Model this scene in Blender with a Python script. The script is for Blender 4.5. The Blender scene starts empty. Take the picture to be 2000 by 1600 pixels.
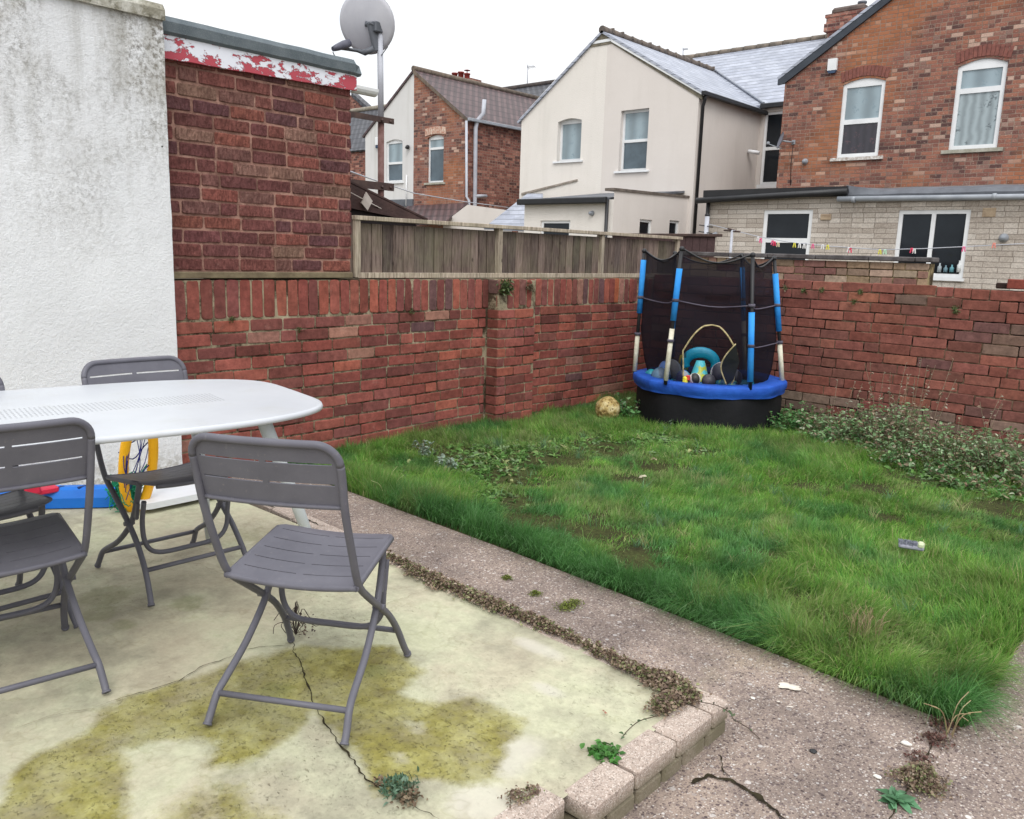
import bpy, math, random
import numpy as np
from mathutils import Vector, Matrix, noise
from mathutils.geometry import tessellate_polygon
random.seed(7); RNG = np.random.default_rng(11)
S = bpy.context.scene
PI = math.pi
# ------------------------------------------------------------------ camera
H = 1.38
ROT = ((0.7427254, -0.14532459, 0.65363579), (0.66894406, 0.11796919, -0.73389176), (0.02954363, 0.98232583, 0.18483273))
FPX = 1623.69
cam = bpy.data.cameras.new('camera'); co = bpy.data.objects.new('camera', cam); S.collection.objects.link(co)
cam.sensor_width = 36; cam.lens = FPX / 2000 * 36; cam.clip_start = 0.05; cam.clip_end = 500
m = Matrix(ROT).to_4x4(); m.translation = Vector((0, 0, H)); co.matrix_world = m
S.camera = co
# ------------------------------------------------------------------ sky and sun (overcast)
SUN_EL, SUN_AZ = math.radians(50), math.radians(135)
w = bpy.data.worlds.new('World'); S.world = w; w.use_nodes = True
nt = w.node_tree; nt.nodes.clear()
sky = nt.nodes.new('ShaderNodeTexSky'); sky.sky_type = 'NISHITA'; sky.sun_disc = False
sky.sun_elevation = SUN_EL; sky.sun_rotation = SUN_AZ; sky.dust_density = 4; sky.air_density = 1.2
hs = nt.nodes.new('ShaderNodeHueSaturation'); hs.inputs['Saturation'].default_value = 0.10
bg1 = nt.nodes.new('ShaderNodeBackground'); bg1.inputs[1].default_value = 0.06
bg2 = nt.nodes.new('ShaderNodeBackground'); bg2.inputs[1].default_value = 0.88
tc = nt.nodes.new('ShaderNodeTexCoord'); mpn = nt.nodes.new('ShaderNodeMapping'); mpn.inputs['Scale'].default_value = (1, 1, 2.5)
nz = nt.nodes.new('ShaderNodeTexNoise'); nz.inputs['Scale'].default_value = 1.6; nz.inputs['Detail'].default_value = 5
cr = nt.nodes.new('ShaderNodeValToRGB'); cr.color_ramp.elements[0].position = .38; cr.color_ramp.elements[0].color = (.80, .88, .97, 1)
cr.color_ramp.elements[1].position = .56; cr.color_ramp.elements[1].color = (1.0, 1.0, 1.0, 1)
ad = nt.nodes.new('ShaderNodeAddShader'); wo = nt.nodes.new('ShaderNodeOutputWorld')
L = nt.links.new
L(sky.outputs[0], hs.inputs['Color']); L(hs.outputs[0], bg1.inputs[0])
L(tc.outputs['Generated'], mpn.inputs[0]); L(mpn.outputs[0], nz.inputs[0]); L(nz.outputs[0], cr.inputs[0]); L(cr.outputs[0], bg2.inputs[0])
sxz = nt.nodes.new('ShaderNodeSeparateXYZ'); L(tc.outputs['Generated'], sxz.inputs[0])
def wm(op, a, b_):
    q = nt.nodes.new('ShaderNodeMath'); q.operation = op
    for k_, v_ in enumerate((a, b_)):
        if isinstance(v_, (int, float)): q.inputs[k_].default_value = v_
        else: L(v_, q.inputs[k_])
    return q.outputs[0]
zc = wm('MAXIMUM', sxz.outputs[2], 0.0); L(wm('ADD', wm('MULTIPLY', wm('MULTIPLY', zc, zc), 1.15), 0.76), bg2.inputs[1])
L(bg1.outputs[0], ad.inputs[0]); L(bg2.outputs[0], ad.inputs[1]); L(ad.outputs[0], wo.inputs[0])
sl = bpy.data.lights.new('sun', 'SUN'); sl.energy = 1.0; sl.angle = math.radians(25); sl.color = (1, .97, .93)
so = bpy.data.objects.new('sun', sl); S.collection.objects.link(so)
so.rotation_euler = Vector((math.sin(SUN_AZ) * math.cos(SUN_EL), math.cos(SUN_AZ) * math.cos(SUN_EL), math.sin(SUN_EL))).to_track_quat('Z', 'Y').to_euler()
S.view_settings.view_transform = 'Standard'; S.view_settings.look = 'None'; S.view_settings.exposure = 0.10; S.view_settings.gamma = 1
# ------------------------------------------------------------------ helpers
RM = Matrix(ROT)
def ray(x, y): return RM @ Vector((x - 1000, -(y - 800), -FPX))
def onx(x, y, X): r = ray(x, y); return Vector((0, 0, H)) + r * (X / r.x)
def ony(x, y, Y): r = ray(x, y); return Vector((0, 0, H)) + r * (Y / r.y)
def onz(x, y, z=0.0): r = ray(x, y); return Vector((0, 0, H)) + r * ((z - H) / r.z)
def wloc(o):
    v = Vector((0, 0, 0))
    while o: v += o.location; o = o.parent
    return v
def srgb(r, g, b): return tuple(((c / 255) / 12.92 if c <= 10 else ((c / 255 + .055) / 1.055) ** 2.4) for c in (r, g, b))
class MB:
    def __init__(s): s.v = []; s.f = []; s.c = []; s.sm = []; s.cc = None
    def add(s, vs, fs, smooth=False, col=None):
        o = len(s.v); s.v += [tuple(p) for p in vs]; s.f += [tuple(i + o for i in f) for f in fs]
        s.sm += [smooth] * len(fs); s.c += [col or s.cc or (1, 1, 1)] * len(vs); return s
    def box(s, x0, x1, y0, y1, z0, z1, col=None):
        return s.add([(x0, y0, z0), (x1, y0, z0), (x1, y1, z0), (x0, y1, z0), (x0, y0, z1), (x1, y0, z1), (x1, y1, z1), (x0, y1, z1)],
                     [(0, 3, 2, 1), (4, 5, 6, 7), (0, 1, 5, 4), (1, 2, 6, 5), (2, 3, 7, 6), (3, 0, 4, 7)], False, col)
    def bbox(s, c, h, b=.004, rot=None, col=None):
        # box with bevelled edges; c centre, h half sizes
        hx, hy, hz = h; b = min(b, hx * .9, hy * .9, hz * .9); vs = []; fs = []; idx = {}
        for sx in (-1, 1):
            for sy in (-1, 1):
                for sz in (-1, 1):
                    for a in range(3):
                        p = [sx * (hx - b), sy * (hy - b), sz * (hz - b)]; p[a] = (sx * hx, sy * hy, sz * hz)[a]
                        idx[(sx, sy, sz, a)] = len(vs); vs.append(p)
        for a in range(3):
            u, v = [(1, 2), (2, 0), (0, 1)][a]
            for sg in (-1, 1):
                q = []
                for su, sv in ((-1, -1), (1, -1), (1, 1), (-1, 1)):
                    k = [0, 0, 0]; k[a] = sg; k[u] = su; k[v] = sv; q.append(idx[(*k, a)])
                fs.append(q if sg > 0 else q[::-1])
        for a in range(3):
            u, v = [(1, 2), (2, 0), (0, 1)][a]
            for su in (-1, 1):
                for sv in (-1, 1):
                    k0 = [0, 0, 0]; k1 = [0, 0, 0]; k0[a] = -1; k1[a] = 1; k0[u] = k1[u] = su; k0[v] = k1[v] = sv
                    q = [idx[(*k0, u)], idx[(*k1, u)], idx[(*k1, v)], idx[(*k0, v)]]
                    fs.append(q if su * sv > 0 else q[::-1])
        for sx in (-1, 1):
            for sy in (-1, 1):
                for sz in (-1, 1):
                    q = [idx[(sx, sy, sz, a)] for a in range(3)]
                    fs.append(q if sx * sy * sz > 0 else q[::-1])
        c = Vector(c); vs = [(rot @ Vector(p) if rot else Vector(p)) + c for p in vs]
        return s.add(vs, fs, False, col)
    def prism(s, pts, off, col=None):
        # planar polygon (3-D points) extruded by vector off
        n = len(pts); off = Vector(off); a = [Vector(p) for p in pts]; tri = tessellate_polygon([a])
        vs = a + [p + off for p in a]
        fs = [tuple(t) for t in tri] + [tuple(i + n for i in reversed(t)) for t in tri]
        fs += [(i, (i + 1) % n, (i + 1) % n + n, i + n) for i in range(n)]
        return s.add(vs, fs, False, col)
    def tube(s, pts, r, n=8, caps=True, col=None, smooth=True, flat=None):
        pts = [Vector(p) for p in pts]; m = len(pts); rs = r if isinstance(r, (list, tuple)) else [r] * m
        vs = []; up = None
        for i, p in enumerate(pts):
            t = (pts[min(i + 1, m - 1)] - pts[max(i - 1, 0)]).normalized()
            if up is None:
                a = Vector((0, 0, 1)) if abs(t.z) < .9 else Vector((1, 0, 0)); u = a.cross(t).normalized()
            else: u = (up - t * up.dot(t)).normalized()
            up = u; v = t.cross(u)
            for k in range(n):
                an = 2 * PI * (k + .5) / n; vs.append(p + (u * math.cos(an) + v * math.sin(an)) * rs[i])
        fs = [(i * n + k, i * n + (k + 1) % n, (i + 1) * n + (k + 1) % n, (i + 1) * n + k) for i in range(m - 1) for k in range(n)]
        s.add(vs, fs, smooth, col)
        if caps:
            o = len(s.v) - m * n
            s.f += [tuple(o + k for k in reversed(range(n))), tuple(o + (m - 1) * n + k for k in range(n))]; s.sm += [False, False]
        return s
    def lathe(s, prof, c, ax=(0, 0, 1), n=24, col=None, smooth=True):
        ax = Vector(ax).normalized(); q = Vector((0, 0, 1)).rotation_difference(ax); c = Vector(c); vs = []
        for (r, z) in prof:
            for k in range(n):
                a = 2 * PI * k / n; vs.append(c + q @ Vector((r * math.cos(a), r * math.sin(a), z)))
        fs = [(i * n + k, i * n + (k + 1) % n, (i + 1) * n + (k + 1) % n, (i + 1) * n + k) for i in range(len(prof) - 1) for k in range(n)]
        return s.add(vs, fs, smooth, col)
    def sphere(s, c, r, n=20, sc=(1, 1, 1), col=None, dent=0, colf=None):
        c = Vector(c); vs = []; m = n // 2
        for i in range(m + 1):
            for k in range(n):
                th = PI * i / m; a = 2 * PI * k / n; d = Vector((math.sin(th) * math.cos(a), math.sin(th) * math.sin(a), math.cos(th)))
                q = r * (1 + dent * noise.noise(d * 1.7 + c * 3)); vs.append(c + Vector((d.x * q * sc[0], d.y * q * sc[1], d.z * q * sc[2])))
        fs = [(i * n + k, (i + 1) * n + k, (i + 1) * n + (k + 1) % n, i * n + (k + 1) % n) for i in range(m) for k in range(n)]
        o = len(s.v); s.add(vs, fs, True, col)
        if colf:
            for j in range(len(vs)): s.c[o + j] = colf((Vector(vs[j]) - c) / r)
        return s
def mesh_from(name, mb, mat, off=Vector((0, 0, 0))):
    me = bpy.data.meshes.new(name); me.from_pydata([tuple(Vector(p) - off) for p in mb.v], [], mb.f); 
    me.polygons.foreach_set('use_smooth', mb.sm)
    at = me.color_attributes.new('Col', 'FLOAT_COLOR', 'POINT'); a = np.ones((len(mb.v), 4), dtype=np.float32)
    if mb.v: a[:, :3] = np.array(mb.c)
    at.data.foreach_set('color', a.ravel()); me.materials.append(mat); me.update(); return me
def part(name, mb, mat, parent=None, world=True, label=None):
    off = wloc(parent) if (parent and world) else Vector((0, 0, 0))
    o = bpy.data.objects.new(name, mesh_from(name, mb, mat, off)); S.collection.objects.link(o); o.parent = parent
    if label: o['label'] = label
    return o
def thing(name, label, cat, loc=(0, 0, 0), rz=0, group=None):
    o = bpy.data.objects.new(name, None); o.empty_display_size = .1; S.collection.objects.link(o); o.location = loc; o.rotation_euler = (0, 0, rz)
    o['label'] = label; o['category'] = cat
    if group: o['group'] = group
    return o
def tag(o, label, cat, group=None, kind=None):
    o['label'] = label; o['category'] = cat
    if group: o['group'] = group
    if kind: o['kind'] = kind
    return o
def single(name, mb, mat, label, cat, base, group=None, kind=None):
    o = bpy.data.objects.new(name, mesh_from(name, mb, mat, Vector(base))); S.collection.objects.link(o); o.location = base
    return tag(o, label, cat, group, kind)
def struct(name, mb, mat):
    o = part(name, mb, mat); o['kind'] = 'structure'; return o
def np_mesh(name, V, F4, F3, C, mat):
    # fast mesh from numpy arrays
    me = bpy.data.meshes.new(name); nv = len(V); n4 = len(F4); n3 = len(F3)
    me.vertices.add(nv); me.vertices.foreach_set('co', V.astype(np.float32).ravel())
    me.loops.add(n4 * 4 + n3 * 3); me.loops.foreach_set('vertex_index', np.concatenate([F4.ravel(), F3.ravel()]).astype(np.int32))
    me.polygons.add(n4 + n3)
    st = np.concatenate([np.arange(n4) * 4, n4 * 4 + np.arange(n3) * 3]).astype(np.int32)
    me.polygons.foreach_set('loop_start', st)
    me.update(calc_edges=True)
    at = me.color_attributes.new('Col', 'FLOAT_COLOR', 'POINT'); a = np.ones((nv, 4), dtype=np.float32); a[:, :3] = C
    at.data.foreach_set('color', a.ravel()); me.materials.append(mat); me.validate(); return me
# numpy value noise
_G = RNG.random((256, 256))
def vn(x, y, s, o=0):
    x = np.asarray(x) * s + 37.3 + o * 11.7; y = np.asarray(y) * s + 71.9 + o * 5.3
    xi = np.floor(x).astype(int); yi = np.floor(y).astype(int); fx = x - xi; fy = y - yi
    fx = fx * fx * (3 - 2 * fx); fy = fy * fy * (3 - 2 * fy); g = lambda a, b: _G[a % 256, b % 256]
    return (g(xi, yi) * (1 - fx) + g(xi + 1, yi) * fx) * (1 - fy) + (g(xi, yi + 1) * (1 - fx) + g(xi + 1, yi + 1) * fx) * fy
def fbm(x, y, s, o=0, k=4):
    t = 0; a = .5; n = 0
    for i in range(k): t = t + a * vn(x, y, s * 2 ** i, o + i * 3); n += a; a *= .5
    return t / n
# ------------------------------------------------------------------ materials
class NT:
    def __init__(s, name):
        s.m = bpy.data.materials.new(name); s.m.use_nodes = True; s.n = s.m.node_tree.nodes; s.l = s.m.node_tree.links.new
        s.b = s.n['Principled BSDF']; s.out = s.n['Material Output']
    def node(s, t, **k):
        q = s.n.new('ShaderNode' + t)
        for a, b in k.items():
            if hasattr(q, a): setattr(q, a, b)
            else: q.inputs[a.replace('_', ' ')].default_value = b
        return q
    def val(s, sock, v):
        if hasattr(v, 'is_linked') or hasattr(v, 'links'): s.l(v, sock)
        else: sock.default_value = v
    def math(s, op, a, b=None, c=None, clamp=False):
        q = s.n.new('ShaderNodeMath'); q.operation = op; q.use_clamp = clamp; s.val(q.inputs[0], a)
        if b is not None: s.val(q.inputs[1], b)
        if c is not None: s.val(q.inputs[2], c)
        return q.outputs[0]
    def coord(s, obj=True): return s.node('TexCoord').outputs['Object' if obj else 'Generated']
    def pos(s): return s.node('NewGeometry').outputs['Position']
    def noise(s, v, scale, detail=4, rough=.55, dist=0):
        q = s.node('TexNoise'); s.l(v, q.inputs['Vector']); q.inputs['Scale'].default_value = scale; q.inputs['Detail'].default_value = detail
        q.inputs['Roughness'].default_value = rough; q.inputs['Distortion'].default_value = dist; return q.outputs[0]
    def ramp(s, f, stops, interp='LINEAR'):
        q = s.node('ValToRGB'); q.color_ramp.interpolation = interp; e = q.color_ramp.elements
        while len(e) < len(stops): e.new(.5)
        for i, (p, c) in enumerate(stops):
            e[i].position = p; e[i].color = (c, c, c, 1) if isinstance(c, (int, float)) else (*c[:3], 1)
        s.l(f, q.inputs[0]); return q.outputs[0]
    def mix(s, f, a, b, mode='MIX'):
        q = s.n.new('ShaderNodeMix'); q.data_type = 'RGBA'; q.blend_type = mode; s.val(q.inputs[0], f)
        for sk, v in ((q.inputs[6], a), (q.inputs[7], b)):
            if isinstance(v, tuple): sk.default_value = (*v[:3], 1)
            else: s.l(v, sk)
        return q.outputs[2]
    def bump(s, h, dist, strength=1):
        q = s.node('Bump'); q.inputs['Distance'].default_value = dist; q.inputs['Strength'].default_value = strength; s.l(h, q.inputs['Height'])
        if s.b.inputs['Normal'].links: s.l(s.b.inputs['Normal'].links[0].from_socket, q.inputs['Normal'])
        s.l(q.outputs[0], s.b.inputs['Normal'])
    def attr(s): return s.node('Attribute', attribute_name='Col').outputs['Color']
    def fin(s, col, rough=.8, spec=.3, metal=0):
        if isinstance(col, tuple): s.b.inputs['Base Color'].default_value = (*col[:3], 1)
        else: s.l(col, s.b.inputs['Base Color'])
        s.val(s.b.inputs['Roughness'], rough); s.b.inputs['Specular IOR Level'].default_value = spec; s.b.inputs['Metallic'].default_value = metal
        return s.m
def surf(name, c1, c2=None, scale=6, rough=.8, bump=.002, bscale=60, spec=.3, speck=0, speckcol=(.05, .05, .04), metal=0):
    t = NT(name); p = t.coord(); c2 = c2 or tuple(x * .8 for x in c1)
    n = t.noise(p, scale, 5, .6); col = t.mix(t.ramp(n, [(.35, 0), (.65, 1)]), c1, c2)
    if speck:
        k = t.noise(p, bscale * .8, 3, .6); f = t.ramp(k, [(.62 - speck * .1, 0), (.72, 1)]); col = t.mix(t.math('MULTIPLY', f, .8), col, speckcol)
    if bump: t.bump(t.noise(p, bscale, 4, .6), bump)
    return t.fin(col, rough, spec, metal)
def colored(name, rough=.6, spec=.3, var=.25, scale=40, bump=.001, bscale=150, trans=0):
    t = NT(name); p = t.coord(); n = t.noise(p, scale, 4, .6)
    col = t.mix(1.0, t.attr(), t.ramp(n, [(.3, 1 - var), (.7, 1 + var)]), 'MULTIPLY')
    if bump: t.bump(t.noise(p, bscale, 3, .6), bump)
    m = t.fin(col, rough, spec)
    if trans:
        tr = t.node('BsdfTranslucent'); t.l(col, tr.inputs[0]); ms = t.node('MixShader'); ms.inputs[0].default_value = trans
        t.l(t.b.outputs[0], ms.inputs[1]); t.l(tr.outputs[0], ms.inputs[2]); t.l(ms.outputs[0], t.out.inputs[0])
    return m
def brick_mat(name, stops, mortar, bw=.225, bh=.075, mw=.01, stain=(.5, .42, .35), rowshift=.5, stainamt=.5, bump=.006, rough=.9, chip=.06, chipcol=(.5, .4, .32), patch=None):
    t = NT(name); p = t.coord(); sp = t.node('SeparateXYZ'); t.l(p, sp.inputs[0])
    wob = t.math('MULTIPLY', t.math('SUBTRACT', t.noise(p, 9, 2), .5), .012)
    u = t.math('ADD', t.math('ADD', sp.outputs[0], sp.outputs[1]), wob); z = t.math('ADD', sp.outputs[2], wob)
    zr = t.math('DIVIDE', z, bh); row = t.math('FLOOR', zr); fz = t.math('FRACT', zr)
    rr = t.node('TexWhiteNoise', noise_dimensions='1D'); t.l(row, rr.inputs['W'])
    sh = t.math('ADD', t.math('MULTIPLY', row, rowshift), t.math('MULTIPLY', rr.outputs[0], .12))
    ur = t.math('ADD', t.math('DIVIDE', u, bw), sh); colm = t.math('FLOOR', ur); fu = t.math('FRACT', ur)
    cv = t.node('CombineXYZ'); t.l(colm, cv.inputs[0]); t.l(row, cv.inputs[1])
    wn = t.node('TexWhiteNoise', noise_dimensions='2D'); t.l(cv.outputs[0], wn.inputs[0])
    # some stretchers are split into two headers
    cv2 = t.node('CombineXYZ'); t.l(colm, cv2.inputs[0]); t.l(row, cv2.inputs[1]); t.l(t.math('GREATER_THAN', fu, .5), cv2.inputs[2])
    wn3 = t.node('TexWhiteNoise', noise_dimensions='3D'); t.l(cv2.outputs[0], wn3.inputs[0])
    split = t.math('GREATER_THAN', t.math('FRACT', t.math('MULTIPLY', wn.outputs[0], 7.31)), .62)
    rnd = t.math('ADD', t.math('MULTIPLY', split, wn3.outputs[0]), t.math('MULTIPLY', t.math('SUBTRACT', 1, split), wn.outputs[0]))
    bc = t.ramp(rnd, stops)
    fine = t.noise(p, 45, 4, .7); bc = t.mix(.8, bc, t.ramp(fine, [(.3, .6), (.7, 1.35)]), 'MULTIPLY')
    ck = t.ramp(t.noise(p, 26, 3, .6), [(.66 - chip, 0), (.70 - chip, 1)]); bc = t.mix(t.math('MULTIPLY', ck, .5), bc, chipcol)
    big = t.noise(p, .7, 4, .6); bc = t.mix(stainamt, bc, t.ramp(big, [(.35, stain), (.62, (1, 1, 1))]), 'MULTIPLY')
    if patch: 
        pk = t.ramp(t.noise(p, .33, 3, .5), [(.5, 0), (.6, 1)]); bc = t.mix(t.math('MULTIPLY', pk, .6), bc, patch)
    mh = mw / bh / 2; mu = mw / bw / 2
    ez = t.math('MINIMUM', fz, t.math('SUBTRACT', 1, fz)); eu = t.math('MINIMUM', fu, t.math('SUBTRACT', 1, fu))
    eh = t.math('MAXIMUM', t.math('ABSOLUTE', t.math('SUBTRACT', fu, .5)), t.math('MULTIPLY', t.math('SUBTRACT', 1, split), 1.0))
    d = t.math('MINIMUM', t.math('MULTIPLY', ez, bh), t.math('MINIMUM', t.math('MULTIPLY', eu, bw), t.math('MULTIPLY', eh, bw)))
    mk = t.ramp(t.math('MULTIPLY', d, 100), [(mw * 50 * .7, 1), (mw * 50 * 1.25, 0)])
    mc = t.mix(t.ramp(t.noise(p, 2.2, 4, .6), [(.35, 0), (.65, 1)]), mortar, tuple(x * .5 for x in mortar))
    col = t.mix(mk, bc, mc)
    hgt = t.math('ADD', t.math('MULTIPLY', t.math('SUBTRACT', 1, mk), .8), t.math('MULTIPLY', fine, .3)); t.bump(hgt, bump)
    return t.fin(col, rough, .2)
M = {}
M['white_paint'] = surf('white_upvc', (.80, .81, .82), (.70, .71, .72), 3, .4, .0005, 80, .4)
M['black_plastic'] = surf('black_plastic', (.012, .012, .014), (.02, .02, .022), 5, .45, .0005, 80, .4)
M['grey_plastic'] = surf('grey_plastic', (.33, .35, .38), (.25, .27, .30), 4, .5, .0006, 80, .4)
M['grey_lead'] = surf('grey_lead', (.08, .085, .1), (.13, .14, .16), 3, .55, .006, 6, .4)
M['concrete_sill'] = surf('concrete_sill', (.42, .40, .34), (.25, .24, .18), 8, .9, .002, 60)
M['chrome_grey'] = surf('galvanised_steel', (.30, .32, .36), (.20, .22, .26), 12, .45, .0006, 90, .5, metal=.3)
M['rust_steel'] = surf('brown_painted_steel', (.045, .028, .026), (.09, .055, .045), 9, .6, .001, 70)
M['glass_dark'] = surf('dark_glass', (.010, .012, .015), (.018, .022, .027), 1.2, .06, 0, 10, .3)
M['glass_light'] = surf('curtain_reflection_glass', (.30, .38, .43), (.16, .23, .28), 1.1, .08, 0, 10, .6)  # pale base colour paints in sky reflection along with the curtain
M['glass_mid'] = surf('painted_reflection_glass', (.10, .14, .17), (.04, .06, .075), 1.0, .05, 0, 10, .7)  # reflected sky is put into the blue-grey base colour
def curtain_mat(name, base, motif, stripes=24):
    t = NT(name); p = t.coord(); sp = t.node('SeparateXYZ'); t.l(p, sp.inputs[0])
    st = t.math('ADD', t.math('MULTIPLY', t.math('SINE', t.math('MULTIPLY', t.math('ADD', sp.outputs[0], t.math('MULTIPLY', t.noise(p, 4, 2), .12)), stripes * 1.6)), .5), .5)
    col = t.mix(st, base, tuple(x * .68 for x in base)); v = t.node('TexVoronoi'); t.l(p, v.inputs[0]); v.inputs['Scale'].default_value = 4.5
    fl = t.math('MULTIPLY', t.ramp(v.outputs['Distance'], [(.25, 1), (.4, 0)]), t.ramp(t.noise(p, 22, 3), [(.5, 0), (.58, 1)]))
    col = t.mix(t.math('MULTIPLY', fl, .75), col, motif); return t.fin(col, .1, .6)
M['curtain_net'] = curtain_mat('net_curtain_behind_glass', (.34, .40, .42), (.08, .10, .11))
M['glass_light'] = curtain_mat('net_reflection_glass', (.30, .38, .42), (.20, .27, .31), 9)  # colour stands for net curtain and painted window reflection together
M['curtain_dark'] = curtain_mat('dark_curtain_behind_glass', (.035, .03, .04), (.10, .05, .06))
def render_mat(name, c, c2, speck, bump, bsc, dirtcol=(.3, .29, .24), dirt=.3):
    t = NT(name); p = t.coord(); n = t.noise(p, .8, 5, .6); col = t.mix(t.ramp(n, [(.35, 0), (.65, 1)]), c, c2)
    mp = t.node('Mapping'); t.l(p, mp.inputs[0]); mp.inputs['Scale'].default_value = (2.2, 2.2, .25)
    dn = t.ramp(t.noise(mp.outputs[0], 1.3, 5, .65), [(.5, 0), (.75, 1)]); col = t.mix(t.math('MULTIPLY', dn, dirt), col, dirtcol)
    if speck: col = t.mix(t.math('MULTIPLY', t.ramp(t.noise(p, 22, 3, .6), [(.60, 0), (.68, 1)]), speck), col, (.45, .44, .38))
    t.bump(t.noise(p, bsc, 4, .6), bump); return t.fin(col, .9, .15)
M['render_cream'] = render_mat('pebbledash_cream', (.76, .715, .665), (.72, .68, .63), .2, .008, 34, (.4, .38, .33), .15)
M['render_beige'] = render_mat('smooth_beige_render', (.68, .63, .59), (.65, .60, .56), 0, .003, 9, (.42, .38, .33), .12)
M['render_pink'] = render_mat('side_beige_render', (.60, .55, .51), (.63, .58, .54), 0, .003, 9, (.38, .34, .30), .22)
M['brick_house'] = brick_mat('red_house_brick', [(0, srgb(88, 66, 64)), (.2, srgb(122, 84, 76)), (.5, srgb(142, 96, 84)), (.78, srgb(158, 108, 90)), (.92, srgb(134, 106, 98)), (1, srgb(196, 166, 150))], srgb(158, 138, 124), .225, .080, .012, stainamt=.3, stain=(.66, .6, .58), patch=srgb(168, 108, 70))
M['brick_old'] = brick_mat('old_red_brick', [(0, srgb(88, 60, 58)), (.3, srgb(126, 80, 72)), (.7, srgb(146, 96, 84)), (1, srgb(176, 128, 112))], srgb(146, 124, 112), .235, .085, .013, stainamt=.4)
M['brick_pale'] = brick_mat('pale_painted_brick', [(0, srgb(176, 166, 156)), (.5, srgb(192, 183, 173)), (1, srgb(206, 198, 189))], srgb(148, 136, 126), .42, .092, .007, stain=(.66, .63, .60), stainamt=.6, chip=.0, bump=.01)
M['brick_mixed'] = brick_mat('weathered_yard_brick', [(0, srgb(128, 92, 82)), (.3, srgb(160, 124, 100)), (.6, srgb(176, 152, 112)), (.8, srgb(150, 128, 108)), (1, srgb(190, 168, 172))], srgb(168, 150, 118), .225, .078, .01, stainamt=.4)
M['brick_grey'] = brick_mat('grey_footing_brick', [(0, srgb(90, 74, 64)), (.5, srgb(112, 96, 84)), (1, srgb(128, 108, 92))], srgb(96, 84, 70))
def slate_mat(name, c1, c2, line, sx=.3, sz=.2, slope=.6, roll=0):
    t = NT(name); p = t.coord(); sp = t.node('SeparateXYZ'); t.l(p, sp.inputs[0])
    zr = t.math('DIVIDE', sp.outputs[2], sz * slope / 1.0); row = t.math('FLOOR', zr); fz = t.math('FRACT', zr)
    u = t.math('ADD', t.math('DIVIDE', t.math('ADD', sp.outputs[0], sp.outputs[1]), sx), t.math('MULTIPLY', row, 0 if roll else .5)); cu = t.math('FLOOR', u); fu = t.math('FRACT', u)
    cv = t.node('CombineXYZ'); t.l(cu, cv.inputs[0]); t.l(row, cv.inputs[1]); wn = t.node('TexWhiteNoise', noise_dimensions='2D'); t.l(cv.outputs[0], wn.inputs[0])
    col = t.mix(wn.outputs[0], c1, c2); n = t.noise(p, 3, 5, .6); col = t.mix(.7, col, t.ramp(n, [(.35, .75), (.65, 1.2)]), 'MULTIPLY')
    ln = t.ramp(fz, [(0, 1), (.10, 1), (.16, 0)]); lu = t.ramp(fu, [(0, 1), (.035, 0)])
    col = t.mix(t.math('MULTIPLY', ln, .8), col, line)
    if not roll: col = t.mix(t.math('MULTIPLY', lu, .35), col, line)
    h = t.math('SUBTRACT', 1, fz)
    if roll:
        sn = t.math('SINE', t.math('MULTIPLY', fu, 2 * PI)); h = t.math('ADD', h, t.math('MULTIPLY', sn, roll)); col = t.mix(t.math('MULTIPLY', t.ramp(sn, [(0, 1), (.35, 0)]), .5), col, line)
    t.bump(h, .02); return t.fin(col, .55, .4)
M['slate'] = slate_mat('grey_slate', (.36, .38, .44), (.29, .31, .37), (.10, .11, .13), .32, .22, .6)
M['tile_brown'] = slate_mat('brown_interlocking_tile', (.085, .05, .052), (.12, .075, .075), (.02, .014, .016), .28, .33, .72, .35)
M['tile_dark'] = slate_mat('dark_interlocking_tile', (.05, .05, .06), (.08, .08, .09), (.012, .012, .016), .28, .33, .72, .35)
M['felt'] = surf('grey_green_mineral_felt', (.105, .125, .14), (.15, .172, .188), 9, .95, .003, 240, .1, 1, (.20, .24, .24))
# ------------------------------------------------------------------ ground
def sheet(x0, x1, y0, y1, z, mat, name, n=1):
    b = MB(); b.add([(x0, y0, z), (x1, y0, z), (x1, y1, z), (x0, y1, z)], [(0, 1, 2, 3)]); return struct(name, b, mat)
sheet(-150, 150, -60, 200, -.06, surf('earth_and_yards', (.16, .13, .10), (.10, .10, .06), .6, .95, .02, 8), 'ground')
def soil_mat():
    t = NT('lawn_soil'); p = t.pos(); n = t.noise(p, 5, 6, .7); n2 = t.noise(p, 60, 4, .7)
    col = t.ramp(n, [(.3, (.035, .028, .018)), (.5, (.05, .055, .02)), (.7, (.075, .085, .03))]); col = t.mix(.8, col, t.ramp(n2, [(.3, .5), (.7, 1.7)]), 'MULTIPLY')
    t.bump(n2, .02); return t.fin(col, .95, .1)
LX, LY0, YB = -.50, 2.72, 7.10
def edge_y(x): return np.interp(x, [-4.6, -3.71, -2.45, -1.35, -.5, 0], [2.842, 2.825, 2.78, 2.715, 2.652, 2.62])
def lawn_z(x, y): return 0.01 + .03 * (vn(x, y, 1.3, 5) - .5)
b = MB(); nx, ny = 50, 55
for j in range(ny + 1):
    for i in range(nx + 1):
        x = -4.55 + (LX + 4.55) * i / nx; ye = float(edge_y(x)) + .002; y = ye + (7.15 - ye) * j / ny
        if i == nx: x += .006
        b.v.append((x, y, (float(lawn_z(x, y)) + .002) if j > 0 and i < nx else .0005)); b.c.append((1, 1, 1))
for j in range(ny):
    for i in range(nx): a = j * (nx + 1) + i; b.f.append((a, a + 1, a + nx + 2, a + nx + 1)); b.sm.append(True)
struct('lawn_soil', b, soil_mat())
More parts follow.
